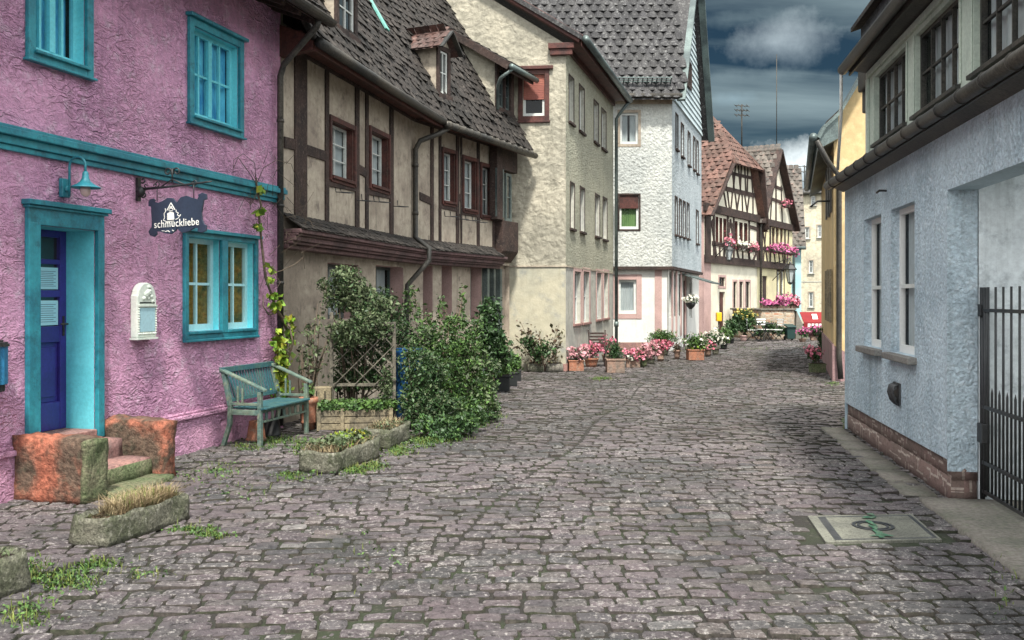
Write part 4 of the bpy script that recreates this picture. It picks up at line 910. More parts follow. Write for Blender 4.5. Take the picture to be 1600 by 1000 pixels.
for z in (4.2, 3.3): mb.tube([F1.p(dpx, .07, z - .03), F1.p(dpx, .07, z + .03)], .06, 10)
mb.build('downpipe', M['gutter'], HT)
# roofs
al = R(60); ca, sa = math.cos(al), math.sin(al)
V1 = -F1.n * ca + Vector((0, 0, sa)); V2 = -F2.n * ca + Vector((0, 0, sa)); SL = 5.6
bis = -(F1.n + F2.n); bis.normalize(); k1 = bis.dot(F1.u) / (-bis.dot(F1.n)) * ca; k2 = bis.dot(F2.u) / (-bis.dot(F2.n)) * ca
Lm = .5 * math.tan(math.acos(F1.u.dot(F2.u)) / 2)
def in1(u, v): return u < L1 - Lm + v * k1 + .2
tiles('roof', HT, M['tileroof'], F1.p(-.12, of, zA + .08), F1.u, V1, L1 + 1.4, SL, tw=.19, th=.21, inside=in1, curve=.022, round_=.045, lift=.035, jit=1.7, basepoly=[(0, 0), (L1 - Lm + .12, 0), (L1 - Lm + SL * k1 + .2, SL), (0, SL)])
off2 = 1.2
tiles('roof', HT, M['tileroof'], F2.p(-off2, of, zA + .08), F2.u, V2, L2 + .35 + off2, SL, tw=.19, th=.21, inside=lambda u, v: u - off2 > Lm + v * k2 - .0, curve=.022, round_=.045, lift=.035, jit=1.7, basepoly=[(off2, 0), (L2 + .35 + off2, 0), (L2 + .35 + off2, SL), (off2 + SL * k2, SL)])
def roofz(d): return zA + .08 + (of - d) * math.tan(al)
# gable end facing the viewer (above the pink roof)
mb = MB(); mb.add([F1.p(0, 0, 0), F1.p(0, -3.6, 0), F1.p(0, -3.6, roofz(-3.6)), F1.p(0, -.0, roofz(0) - .1)], [(0, 1, 2, 3)])
mb.add([F2.p(L2 + .1, 0, 0), F2.p(L2 + .1, -3.6, 0), F2.p(L2 + .1, -3.6, roofz(-3.6)), F2.p(L2 + .1, 0, roofz(0) - .1)], [(0, 1, 2, 3)])
mb.split('gable_wall', M['cream'], HT)
mb = MB(); mb.tube([F1.p(-.13, of, zA + .08) + V1 * t_ for t_ in (0, 1, 2, 3, 4, 5.5)], .045, 6); mb.build('verge', M['tileroof'], HT)
# copper flashing strip
a = F1.uz(600, 48, 0); dq = solve(lambda d: F1.uz(598, 47, d)[1] - roofz(d), .5, -3)
uq_ = F1.uz(598, 47, dq)[0]; mb = MB(); q0 = F1.p(uq_, dq, roofz(dq)) + (F1.n * sa + Vector((0, 0, ca))) * .05
mb.prism([q0, q0 + F1.u * .2, q0 + F1.u * .2 + V1 * .9, q0 + V1 * .9], (F1.n * sa + Vector((0, 0, ca))) * .03); mb.build('copper_flashing', mk('verdigris_copper', (.16, .42, .36), (.3, .5, .44), var=.3), HT)
# dormers: front plane where the roof meets its sill
def dormer(F, xa, xb, yt, yb, xc, cheek='cream', gable=True, name='dormer', proud=0):
    dq = solve(lambda d: F.uz(xa, yb, d)[1] - roofz(d) - .02, .5, -3.2)
    FD = F.off(dq); u0, z0 = FD.uz(xa, yb); u1 = FD.uz(xb, yb)[0]; z1 = FD.uz(xa, yt)[1]
    back = (z1 - z0) / math.tan(al)
    mb = MB(); 
    for u in (u0, u1): mb.prism([FD.p(u, 0, z0), FD.p(u, 0, z1), FD.p(u, -back - .05, z1)], FD.u * (.04 if u == u0 else -.04))
    dm = thing(name, None, None, FD.p((u0 + u1) / 2, 0, z0)); dm.parent = HT; dm.location = Vector(dm.location) - Vector(HT.location)
    mb.split('dormer_cheek', M[cheek], dm)
    w_ = u1 - u0; mb = MB(); mb.box(FD, u0 - .01, u0 + .09, -.02, .03, z0 - .05, z1); mb.box(FD, u1 - .09, u1 + .01, -.02, .03, z0 - .05, z1); mb.box(FD, u0 + .09, u1 - .09, -.02, .028, z1 - .1, z1); mb.box(FD, u0 - .03, u1 + .03, -.02, .07, z0 - .07, z0 + .03)
    mb.build('dormer_frame', M['timber'], dm, bevel=.006)
    window(FD, dm, (u0 + .09, u1 - .09, z0 + .03, z1 - .1), depth=.05, cols=2, rows=2, fr='winwhite', gl='glass', fw=.04)
    um = (u0 + u1) / 2; rz = z1 + w_ * .5 if gable else z1 + .05
    if gable:
        mb = MB(); mb.add([FD.p(u0, 0, z1), FD.p(u1, 0, z1), FD.p(um, 0, rz)], [(0, 1, 2)]); mb.build('dormer_gable', M[cheek], dm)
        for sgn, ue in ((-1, u0), (1, u1)):
            e0 = FD.p(ue + sgn * .18, .16, z1 - .12); Vv = (FD.p(um, .16, rz + .04) - e0); ln = back + .8
            if sgn < 0: tiles('dormer_roof', dm, M['tilebrown'], e0 - FD.n * ln, FD.n, Vv, ln, Vv.length, tw=.17, th=.17, lift=.02, curve=.012)
            else: tiles('dormer_roof', dm, M['tilebrown'], e0, -FD.n, Vv, ln, Vv.length, tw=.17, th=.17, lift=.02, curve=.012)
            mb = MB(); mb.beam(e0 + FD.n * .02, FD.p(um, .18, rz + .03), .03, .1, upv=FD.n); mb.build('barge_board', M['gutter'], dm)
    else:
        mb = MB(); mb.prism([FD.p(u0 - .1, .12, z1), FD.p(u1 + .1, .12, z1), FD.p(u1 + .1, -back - .5, z1 + .25), FD.p(u0 - .1, -back - .5, z1 + .25)], (0, 0, .06)); mb.build('dormer_roof', M['tileroof'], dm)
    return dm
dormer(F2, 683, 702, 68, 147, 637)
dormer(F1, 524, 556, -45, 42, 500, gable=True)
# large shed dormer at the far end
FDD = F2.off(.06); ud = ub - .02
zt1 = FDD.uz(776, 92)[1]; zb1 = roofz(.06)
bk = 2.6; rk = .62; dcross = (zt1 - roofz(.06)) / (math.tan(al) - rk)   # where its flatter roof meets the main roof
mb = MB()
for u in (ud, ub1): mb.prism([FDD.p(u, 0, zb1 - .1), FDD.p(u, 0, zt1), FDD.p(u, -dcross, zt1 + rk * dcross)], FDD.u * .05)
mb.split('dormer_cheek', M['creamrough'], HT)
mb = MB(); mb.box(FDD, ud - .01, ud + .12, -.03, .03, zb1 - .25, zt1); mb.box(FDD, ub1 - .1, ub1 + .05, -.03, .03, zb1 - .25, zt1); mb.box(FDD, ud + .12, ub1 - .1, -.03, .028, zb1 - .25, zb1 + .15); mb.box(FDD, ud + .12, ub1 - .1, -.03, .028, zt1 - .18, zt1)
mb.build('dormer_frame', M['timber'], HT, bevel=.006)
um_ = (ud + .12 + ub1 - .1) / 2
window(FDD, HT, (ud + .12, um_ - .03, zb1 + .15, zt1 - .18), depth=.08, cols=1, rows=3, fr='zinc'); window(FDD, HT, (um_ + .03, ub1 - .1, zb1 + .15, zt1 - .18), depth=.08, cols=1, rows=3, fr='zinc')
mb = MB(); mb.box(FDD, um_ - .03, um_ + .03, -.1, .02, zb1 + .15, zt1 - .18); mb.build('mullion', M['timber'], HT)
Vd = (-FDD.n + Vector((0, 0, rk))).normalized()
tiles('dormer_roof', HT, M['tileroof'], FDD.p(ud - .22, .42, zt1 - .42 * rk + .06), FDD.u, Vd, ub1 - ud + .55, dcross * 1.35 + .5, tw=.2, th=.21, curve=.02)
mb = MB(); q = FDD.p(ud - .22, .42, zt1 - .42 * rk + .0); mb.beam(q, q + Vd * (dcross * 1.3 + .4), .05, .16, upv=(0, 0, 1)); q2 = FDD.p(ub1 + .3, .42, zt1 - .42 * rk); mb.beam(q2, q2 + Vd * 2, .05, .16)
mb.box(FDD, ud - .2, ub1 + .3, .38, .41, zt1 - .42 * rk - .12, zt1 - .42 * rk + .05)
mb.build('barge_board', M['timber'], HT)
mb = MB(); mb.tube([FDD.p(ud - .24, .48, zt1 - .27), FDD.p(ub1 + .34, .48, zt1 - .29)], .06, 10)
mb.tube([FDD.p(ud - .15, .48, zt1 - .3), FDD.p(ud - .2, .2, zt1 - .5), FDD.p(ud - .06, .07, zt1 - .62), FDD.p(ud - .06, .07, zb1 + .05)], .04, 8)
mb.build('dormer_gutter', M['zinc'], HT)
# ridge chimney-less rear slope closes the volume
mb = MB()
for F, a, b, V in ((F1, -.1, L1 + .7, V1), (F2, -.9, L2 + .3, V2)):
    t0, t1 = F.p(a, of, zA + .08) + V * SL, F.p(b, of, zA + .08) + V * SL; mb.add([t0, t1, t1 - F.n * 3.4 - Vector((0, 0, 5.5)), t0 - F.n * 3.4 - Vector((0, 0, 5.5))], [(0, 1, 2, 3)])
mb.build('rear_roof', M['tileroof'], HT)

# ================================================================ CREAM GABLED HOUSE
CH = thing('cream_house', 'yellowish cream rendered house with a red barge board on its gable', 'house', F3.p(3, -4, 0))
ze3 = 7.62
w3 = []
for yy_ in (((889, 896, 118, 189), (905, 912.5, 133, 203), (928, 934.5, 157, 220), (940, 946.5, 170, 230)), ((891, 897, 286, 356), (906.5, 913, 293, 361), (930, 936.5, 304, 368), (942, 948, 309, 373))):
    w3 += [wr(F3, *q) for q in yy_]
w3g = [wr(F3, *q) for q in ((897, 907, 424, 506), (911, 920.5, 424, 504), (932, 939.5, 426, 499), (943, 950, 426, 497))]
zl = F3g.uz(884, 417)[1]
wall('wall', F3, 0, F3.len + .02, zl + .03, ze3, [(*h, .14) for h in w3], M['greenrough'], CH, rmat=M['greyplain'])
wall('wall', F3, 0, F3.len + .02, -.05, zl - .0, [(*h, .14) for h in w3g], M['greyplain'], CH)
wg_ = wr(F3g.off(0), 851, 817, 116, 181)
gw = (min(wg_[0], wg_[1]), max(wg_[0], wg_[1]), wg_[2], wg_[3])
wall('gable_wall', F3g, 0, 9, zl + .03, 7.4, [(*gw, .12)], M['creamrough'], CH, top=[(0, 7.4), (9, 7.4), (9, 9.5), (6.2, ze3 + 6.2 * .64), (0, ze3)])
wall('gable_wall', F3g, 0, 9, -.05, zl, [], mk('lower_cream_render', (.45, .415, .31), (.35, .34, .27), (.26, .27, .25), s1=.9, s2=2.5, var=.12, bd=.006, bs=20, streak=.3), CH)
mb = MB(); mb.box(F3g, -.03, 9, .0, .025, zl, zl + .03); mb.box(F3, 0, F3.len, .0, .02, zl, zl + .03); mb.build('string_course', M['cream'], CH)
mb = MB(); mb.box(F3g, -.01, .9, .001, .03, 0, .17); mb.box(F3, 0, 1.2, .001, .03, 0, .17); mb.build('brick_plinth', M['sand'], CH)
for h in w3: window(F3, CH, h, depth=.13, cols=1, rows=2, fr='winwhite', gl='glass', fw=.05, casing='timber', cw=.05, cp=.015, sill='timber', sp=.06)
for h in w3g: window(F3, CH, h, depth=.13, cols=1, rows=2, fr='winwhite', gl='glass', fw=.05, casing='sandpink', cw=.10, cp=.02, sill='sand', sp=.05)
o = window(F3g, CH, gw, depth=.11, cols=1, rows=1, fr='winwhite', gl='glassclear', fw=.06, casing='timberred', cw=.11, cp=.03)
mb = MB(); mb.box(F3g, gw[0] - .2, gw[1] + .2, .002, .09, gw[3] + .11, gw[3] + .19); mb.box(F3g, gw[0] - .13, gw[1] + .13, .002, .05, gw[2] - .16, gw[2] - .11); mb.build('lintel', M['timberred'], o, bevel=.008)
mb = MB(); hh = (gw[3] - gw[2]) * .60
for k in range(14): z = gw[3] - hh * (k + 1) / 14; mb.box(F3g, gw[0] + .01, gw[1] - .01, -.055, -.035, z + .006, z + hh / 14)
mb.build('roller_blind', M['shutter'], o)
# roof, barge board, kneeler, gutter
up3 = (-F3.n * .842 + Vector((0, 0, .54))); up3.normalize()
P0 = F3.p(-.25, .42, ze3 + .0)
rg = -F3g.n; 
m2 = MB(); E0, E1 = F3.p(-.22, .42, ze3 + .02), F3.p(F3.len + .1, .42, ze3 + .02)
T0 = F3g.p(6.2, .22, ze3 + 6.2 * .64 + .12); T1 = T0 + (E1 - E0)
m2.prism([E0, E1, T1, T0], (0, 0, .12)); m2.build('roof', M['tiledark'], CH)
mb = MB(); A = F3g.p(-.36, .10, ze3 + .06); B = F3g.p(6.2, .10, ze3 + 6.2 * .64 + .22)
mb.beam(A, B, .22, .20, upv=(0, 0, 1)); mb.build('barge_board', M['timberred'], CH, bevel=.01)
mb = MB(); mb.box(F3g, -.16, .36, .0, .12, ze3 - .27, ze3 - .13); mb.box(F3g, -.20, .40, .0, .16, ze3 - .13, ze3 + .0); mb.build('kneeler', M['timberred'], CH, bevel=.01)
mb = MB(); mb.add([F3.p(0, 0, ze3 - .02), F3.p(F3.len, 0, ze3 - .02), F3.p(F3.len + .1, .40, ze3 + .0), F3.p(-.1, .40, ze3 + .0)], [(0, 1, 2, 3)]); mb.box(F3, -.1, F3.len + .1, .38, .40, ze3 - .1, ze3 + .1)
mb.box(F3, 0, F3.len, .001, .06, ze3 - .16, ze3 - .02); mb.build('eaves_boarding', M['timberred'], CH)
mb = MB(); mb.tube([F3.p(-.15, .50, ze3 + .05), F3.p(F3.len + .1, .50, ze3 + .0)], .085, 10); mb.build('gutter', M['zinc'], CH)
mb = MB(); q = F3.len - .02; mb.tube([F3.p(q, .48, ze3 - .05), F3.p(q, .2, ze3 - .4), F3.p(q, .1, ze3 - .55), F3.p(q, .1, .05)], .05, 10); mb.tube([F3.p(q, .1, .85), F3.p(q, .1, 1.0)], .07, 10); mb.build('downpipe', M['zinc'], CH)

# ================================================================ TALL WHITE HOUSE
WH = thing('white_corner_house', 'tall white rough-plastered corner house under a steep dark tiled roof', 'house', F4a.p(1, -4, 0))
ze4 = 8.13; zj = 2.70
wa = [wr(F4a, 969, 997, 176, 225), wr(F4a, 968, 998, 305, 358)]
wag = wr(F4a, 967, 995, 437, 490)
wall('wall', F4a, -2, F4a.len, zj, ze4, [(*h, .13) for h in wa], M['white'], WH)
b4 = [wr(F4b, *q) for q in ((1055.5, 1058.5, 178, 232), (1064, 1067.5, 193, 243), (1074.5, 1077.5, 206, 257), (1083, 1085.5, 214, 264), (1088, 1090.5, 220, 270), (1054.5, 1057.5, 308, 366), (1061, 1064, 312, 368), (1067, 1070, 315, 370), (1073, 1076, 318, 372), (1087.5, 1090.5, 329, 380))]
b4g = [wr(F4b, *q) for q in ((1044.5 + 6, 1054.5, 424, 496), (1058, 1062, 426, 495), (1065, 1069, 428, 494), (1081.5, 1085.5, 440, 497))]
b4d = (F4b.uz(1072, 450)[0], F4b.uz(1078, 450)[0], -.02, F4b.uz(1072, 438)[1])
wall('wall', F4b, 0, F4b.len, zj, ze4, [(*h, .13) for h in b4], M['whiteshade'], WH)
g4a, g4b = F4a.off(-.10), F4b.off(-.10)
wall('wall', g4a, -2, F4a.len - .1, -.05, zj, [(*wag, .13)], M['whiteplain'], WH)
wall('wall', g4b, .0 - .1, F4b.len, -.05, zj, [(*h, .13) for h in b4g + [b4d]], M['whiteplain'], WH)
mb = MB(); mb.box(F4a, -2, F4a.len + .06, -.12, .06, zj - .08, zj + .02); mb.box(F4b, .0, F4b.len, -.12, .06, zj - .079, zj + .019); mb.build('jetty_ledge', M['timber'], WH)
mb = MB(); mb.box(g4a, -2, F4a.len - .1, .001, .04, -.02, .28); mb.build('brick_plinth', M['sand'], WH)
mb = MB(); a, b = g4a.uz(1023, 450)[0], g4a.uz(1034, 450)[0]; mb.box(g4a, a, b, .001, .02, .0, zj - .09)
for x in (1050, 1056.3, 1063.5, 1070.5): a = g4b.uz(x, 450)[0]; mb.box(g4b, a - .12, a + .12, .001, .03, .4, zj - .09)
mb.split('pilaster', M['sandpink'], WH)
window(F4a, WH, wa[0], depth=.12, cols=1, rows=1, fr='winwhite', gl='glassclear', fw=.07, casing='cream', cw=.09, cp=.015, back='curtain2')
o = window(F4a, WH, wa[1], depth=.12, cols=1, rows=1, fr='winwhite', gl='glassclear', fw=.07, casing='timber', cw=.06, cp=.02, back='curtgreen')
mb = MB(); mb.box(F4a, wa[1][0] + .01, wa[1][1] - .01, -.06, -.03, wa[1][3] - .42, wa[1][3]); mb.build('roller_box', M['timberred'], o)
window(g4a, WH, wag, depth=.12, cols=1, rows=1, fr='winwhite', gl='glassclear', fw=.08, casing='sandpink', cw=.17, cp=.02, back='curtain')
for h in b4: window(F4b, WH, h, depth=.1, cols=1, rows=1, fr='winwhite', gl='glass', fw=.05, casing='timber', cw=.05, cp=.03, sill='timber', sp=.08)
for h in b4g: window(g4b, WH, h, depth=.1, cols=1, rows=2, fr='winwhite', gl='glass', fw=.05)
mb = MB(); mb.box(g4b, b4d[0], b4d[1], -.12, -.08, 0, b4d[3]); mb.build('door', M['timberred'], WH)
mb = MB(); c0 = F4b.uz(1072, 433)[0]; zc = F4b.uz(1072, 434)[1]; mb.prism([g4b.p(c0 - .4, .0, zc + .1), g4b.p(c0 + 2.3, .0, zc + .1), g4b.p(c0 + 2.3, 1.05, zc - .22), g4b.p(c0 - .4, 1.05, zc - .22)], (0, 0, .05)); mb.build('door_canopy', M['zinc'], WH)
# gable of boards
um4 = F4b.len / 2; zr4 = 14.2
mb = MB(); kb = 26
for k in range(kb):
    z0 = ze4 + (zr4 - .3 - ze4) * k / kb; z1 = ze4 + (zr4 - .3 - ze4) * (k + 1) / kb
    f0, f1 = 1 - k / kb, 1 - (k + 1) / kb
    mb.add([F4b.p(um4 - um4 * f0, .06, z0 - .02), F4b.p(um4 + um4 * f0, .06, z0 - .02), F4b.p(um4 + um4 * f1, .015, z1), F4b.p(um4 - um4 * f1, .015, z1), F4b.p(um4 - um4 * f0, .0, z0 - .02), F4b.p(um4 + um4 * f0, .0, z0 - .02)], [(0, 1, 2, 3), (4, 5, 1, 0)])
mb.build('gable_boarding', M['siding'], WH)
rg4 = wr(F4b, 1073, 1078.5, 92, 134, .05)
window(F4b.off(.07), WH, rg4, depth=-.0, cols=2, rows=1, fr='timber', gl='glass', fw=.07)
ridge0 = F4b.p(um4, .35, zr4); ridge1 = ridge0 + (F4a.p(-6, 0, 0) - F4a.p(F4a.len, 0, 0)); 
e0 = F4b.p(-.38, .35, ze4 - .15)
Uv = (F4a.p(0, 0, 0) - F4a.p(1, 0, 0)); Vv = ridge0 - e0; Vv = Vv - Uv * Vv.dot(Uv)   # slope vector
Wd = 11.5; Hh = Vv.length
kk = (ridge0 - e0).dot(Uv) / Hh
tiles('roof', WH, M['tiledark'], e0 - Uv * .3 , Uv, Vv, Wd, Hh, tw=.30, th=.33, inside=lambda u, v: u - .3 > v * kk - .05, lift=.05, curve=.05, round_=.07, basepoly=[(.3, 0), (Wd, 0), (Wd, Hh), (.3 + Hh * kk, Hh)])
e1 = F4b.p(F4b.len + .38, .35, ze4 - .15); back1 = e1 + Uv * 10
mb = MB(); mb.prism([ridge0, ridge0 + Uv * 10, back1, e1], (.0, .12, .12)); mb.build('rear_roof', M['tiledark'], WH)
mb = MB(); mb.beam(e0 - Vector((0, 0, .02)), ridge0 - Vector((0, 0, .05)), .08, .26, upv=F4b.n); mb.beam(e1 - Vector((0, 0, .02)), ridge0 - Vector((0, 0, .05)), .12, .24, upv=F4b.n); mb.split('barge_board', M['zinc'], WH)
mb = MB(); g0 = F4a.p(-2, .42, ze4 - .02); mb.tube([g0, F4a.p(F4a.len + .25, .42, ze4 - .02)], .08, 10); mb.build('gutter', M['gutter'], WH)
mb = MB(); mb.add([F4a.p(-2, 0, ze4 - .02), F4a.p(F4a.len + .3, 0, ze4 - .02), F4a.p(F4a.len + .3, .4, ze4 - .1), F4a.p(-2, .4, ze4 - .1)], [(0, 1, 2, 3)]); mb.box(F4a, -2, F4a.len, .001, .08, ze4 - .2, ze4 - .03); mb.build('eaves_boarding', M['cream'], WH)
mb = MB(); nV = Vv.normalized(); n4 = Uv.cross(nV); n4 = n4 if n4.z > 0 else -n4; b0 = e0 + nV * .62 + n4 * .16
for h in (0, .09, .18): mb.beam(b0 + n4 * h + Uv * .3, b0 + n4 * h + Uv * 9, .03, .03)
for k in range(58): q = b0 + Uv * (.3 + k * .15); mb.beam(q - n4 * .1, q + n4 * .2, .04, .03)
mb.build('snow_guard', M['zinc'], WH)
# ================================================================ FAR GABLED TIMBER HOUSES
def timbers(mb, F, lst, w_=.16, t=.03, d=.002):
    for (xa, ya, xb, yb, *q) in lst:
        a, b = F.uz(xa, ya), F.uz(xb, yb); ww = q[0] if q else w_
        mb.beam(F.p(a[0], d + t / 2, a[1]), F.p(b[0], d + t / 2, b[1]), t, ww, upv=(0, 0, 1)) if abs(b[1] - a[1]) < .6 * abs(b[0] - a[0]) else mb.beam(F.p(a[0], d + t / 2, a[1]), F.p(b[0], d + t / 2, b[1]), ww, t, upv=F.n)
def flowers(mb_leafpts, c, rx, ry, rz, n): return blobpts([(c[0], c[1], c[2], rx, ry, rz)], n, .3)
def planting(parent, c, rx, ry, rz, nl, nf, petal, leaf='leaf', ls=.05, fs=.045):
    p = blobpts([(c[0], c[1], c[2], rx, ry, rz)], nl, .2); leafmesh('foliage', M[leaf], parent, p, ls)
    if nf:
        p = blobpts([(c[0], c[1], c[2] + rz * .15, rx * 1.05, ry * 1.05, rz)], nf * 2, .85); p = p[p[:, 2] > c[2] - rz * .3][:nf]
        q = np.repeat(p, 5, axis=0) + rng.normal(size=(len(p) * 5, 3)) * fs * .45
        leafmesh('blossoms', M[petal], parent, q, fs, up=.6, aspect=.9)
# ---- H5
A5 = thing('timber_gable_house', 'white and brown timber-framed house with red tiled roof and clipped gable', 'house', F5.p(3, -4, 0))
zb5 = F5.uz(1110, 325)[1]; zl5 = 3.33
ptA, ptB, ptC, ptD = F5.uz(1103, 327), F5.uz(1136, 251), F5.uz(1178.5, 262), (F5.len + .05, zb5)
wm5 = [wr(F5, *q) for q in ((1118, 1122.5, 338, 379), (1124, 1128.5, 340, 380), (1130, 1135, 341, 381), (1147.5, 1152.5, 345, 382), (1155, 1160.5, 347, 383), (1162.5, 1168, 348, 384))]
wg5 = [wr(F5, *q) for q in ((1147.5, 1153, 440, 481), (1157, 1163, 440, 481), (1166.5, 1173.5, 440, 481), (1125.5, 1135, 433, 447))]
dr5 = (F5.uz(1126, 470)[0], F5.uz(1135, 470)[0], -.02, F5.uz(1126, 456)[1])
wall('wall', F5, 0, F5.len, zl5, zb5, [(*h, .12) for h in wm5], M['infill'], A5, rmat=M['timberred'])
wall('wall', F5.off(-.06), 0, F5.len, -.1, zl5, [(*h, .14) for h in wg5 + [dr5]], M['infill'], A5)
mb = MB(); mb.add([F5.p(ptA[0], 0, zb5), F5.p(ptD[0], 0, zb5), F5.p(ptC[0], 0, ptC[1]), F5.p(ptB[0], 0, ptB[1])], [(0, 1, 2, 3)]); mb.build('gable_wall', M['infill'], A5)
for h in wm5: window(F5, A5, h, depth=.1, cols=1, rows=2, fr='timberred', gl='glass', fw=.06)
for h in wg5: window(F5.off(-.06), A5, h, depth=.1, cols=1, rows=2, fr='timber', gl='glass', fw=.06, casing='sandpink', cw=.10, cp=.02)
mb = MB(); mb.box(F5.off(-.06), dr5[0], dr5[1], -.13, -.09, 0, dr5[3]); mb.build('door', M['timberred'], A5)
mb = MB(); mb.box(F5.off(-.06), .0, F5.uz(1112, 450)[0], .001, .03, -.05, zl5); mb.build('pink_corner', M['sandpink'], A5)
mb = MB()
mb.box(F5, 0, F5.len, .002, .10, zl5 - .16, zl5 + .16); mb.box(F5, -.1, F5.len, .002, .12, zb5 - .18, zb5 + .16)
mb.box(F5, .05, F5.uz(1109, 350)[0], .002, .06, zl5 + .16, zb5 - .18)
T = []
for x in (1115, 1136.5, 1146, 1170, 1183): T.append((x, 335, x, 408, .2))
T += [(1112, 380, 1183, 392, .18), (1170, 354, 1183, 358), (1112, 345, 1116, 352), (1137, 350, 1146, 352)]
T += [(1111, 345, 1120, 408), (1137, 408, 1146, 385), (1141, 343, 1136, 384), (1141, 343, 1146, 384), (1176, 408, 1183, 390), (1150, 386, 1155, 410), (1160, 388, 1160, 410), (1124, 384, 1124, 408), (1131, 384, 1131, 408), (1168, 390, 1172, 410)]
# gable timbers
T += [(1122, 292, 1181, 306, .2), (1131, 268, 1181, 280, .14)]
for xa, xb in ((1124, 1120), (1130, 1136), (1136, 1140), (1144, 1141), (1148, 1152), (1155, 1150), (1159, 1160), (1163, 1168), (1170, 1166), (1176, 1176)): T.append((xa, 296 + (xa - 1124) * .22, xb, 326 + (xb - 1110) * .22, .13))
for xa, xb in ((1138, 1134), (1143, 1147), (1149, 1145), (1153, 1157), (1158, 1156), (1163, 1165), (1168, 1167), (1173, 1176)): T.append((xa, 254 + (xa - 1137) * .22, xb, 296 + (xb - 1130) * .22, .13))
timbers(mb, F5, T); mb.build('timber_frame', M['timber'], A5)
# roof: main left slope, right slope, half hip
sl5 = (ptB[1] - ptA[1]) / (ptB[0] - ptA[0]); um5 = (ptB[0] + ptC[0]) / 2 + .05; zr5 = 9.9; sb = 1.3
bk5 = 9
eL = (ptA[0] - .35, ptA[1] - .35 * sl5)
Pe = F5.p(eL[0], .35, eL[1]); Vl = F5.p(um5, .35, zr5) - Pe; 
hB = Vl.normalized(); kh = (ptB[1] + .0 - eL[1]) / (zr5 - eL[1]) * Vl.length
def inL(u, v): return u > (0 if v < kh else (v - kh) / (Vl.length - kh) * (sb + .35))
tiles('roof', A5, M['tilered'], Pe, -F5.n, Vl, bk5, Vl.length, tw=.28, th=.30, inside=inL, curve=.035, lift=.045, round_=.05, basepoly=[(0, 0), (bk5, 0), (bk5, Vl.length), (sb + .35, Vl.length), (0, kh)])
Pr = F5.p(ptD[0] + .3, .35, zb5 - .6); Vr = F5.p(um5, .35, zr5) - Pr
m2 = MB(); kr = (ptC[1] - Pr.z) / (zr5 - Pr.z)
m2.add([Pr, Pr - F5.n * bk5, Pr - F5.n * bk5 + Vr, Pr + Vr - F5.n * (sb + .35), Pr + Vr * kr], [(0, 1, 2, 3, 4)]); m2.build('right_roof', M['tilered'], A5)
ridge5 = F5.p(um5, -sb, zr5)
hb0, hb1 = F5.p(ptB[0] - .15, .4, ptB[1] - .2), F5.p(ptC[0] + .15, .4, ptC[1] - .2 + (ptB[1] - ptC[1]) * 0)
Uh = (hb1 - hb0); Wh = Uh.length; Vh = ridge5 - (hb0 + hb1) / 2
tiles('hip_roof', A5, M['tilered'], hb0, Uh, Vh, Wh, Vh.length, tw=.26, th=.3, inside=lambda u, v: abs(u - Wh / 2) < Wh / 2 * (1 - v / Vh.length) + .1, curve=.035, lift=.045, basepoly=[(0, 0), (Wh, 0), (Wh / 2, Vh.length)])
mb = MB(); mb.tube([hb0, ridge5], .10, 7); mb.tube([hb1, ridge5], .10, 7); mb.tube([ridge5, ridge5 - F5.n * 7.5], .11, 7); mb.build('ridge_tiles', M['tilered'], A5)
mb = MB(); mb.beam(F5.p(ptD[0] + .12, .30, zb5 - .5), F5.p(ptC[0] + .1, .30, ptC[1] - .1), .12, .34, upv=F5.n); mb.beam(Pe, F5.p(ptB[0] - .1, .35, ptB[1] - .1), .06, .2, upv=F5.n); mb.split('barge_board', M['timber'], A5)
# left (viewer facing) long wall under the red roof
mb = MB(); mb.add([F5.p(0, 0, -.1), F5.p(0, -bk5, -.1), F5.p(0, -bk5, zb5), F5.p(0, 0, zb5)], [(0, 1, 2, 3)]); mb.build('side_wall', M['sandpink'], A5)
# ---- H6
A6 = thing('timber_gable_house', 'yellow-cream timber-framed house with a pointed gable and red flower boxes', 'house', F6.p(3, -4, 0))
zb6 = F6.uz(1195, 346)[1]; apx = F6.uz(1214, 238)
wm6 = [wr(F6, *q) for q in ((1206, 1211, 355, 388), (1212.5, 1217, 356, 388), (1219, 1223.5, 357, 389))]
wg6 = [wr(F6, *q) for q in ((1216, 1220, 424, 466), (1222.5, 1226.5, 424, 466))]; dr6 = (F6.uz(1193, 450)[0], F6.uz(1201, 450)[0], -.5, F6.uz(1193, 431)[1])
wgb6 = wr(F6, 1211.5, 1214, 297, 322)
wall('wall', F6, 0, F6.len, zl5, zb6, [(*h, .12) for h in wm6], M['infillyel'], A6)
wall('wall', F6.off(-.06), 0, F6.len, -1.2, zl5, [(*h, .12) for h in wg6 + [dr6]], M['infillyel'], A6)
um6 = F6.len * .47; zr6 = apx[1]
mb = MB(); mb.add([F6.p(0, 0, zb6), F6.p(F6.len, 0, zb6), F6.p(um6, 0, zr6)], [(0, 1, 2)]); mb.build('gable_wall', M['infill'], A6)
for h in wm6: window(F6, A6, h, depth=.1, cols=1, rows=2, fr='timberred', gl='glass', fw=.06)
for h in wg6: window(F6.off(-.06), A6, h, depth=.1, cols=1, rows=2, fr='winwhite', gl='glass', fw=.06, casing='timber', cw=.1, cp=.02)
mb = MB(); mb.box(F6.off(-.06), dr6[0], dr6[1], -.1, -.06, -.5, dr6[3]); mb.build('door', M['timber'], A6)
mb = MB(); mb.box(F6, 0, F6.len, .002, .10, zl5 - .16, zl5 + .16); mb.box(F6, -.1, F6.len + .1, .002, .12, zb6 - .18, zb6 + .14); mb.box(F6, 0, .35, .002, .12, zl5 + .16, zb6 - .18)
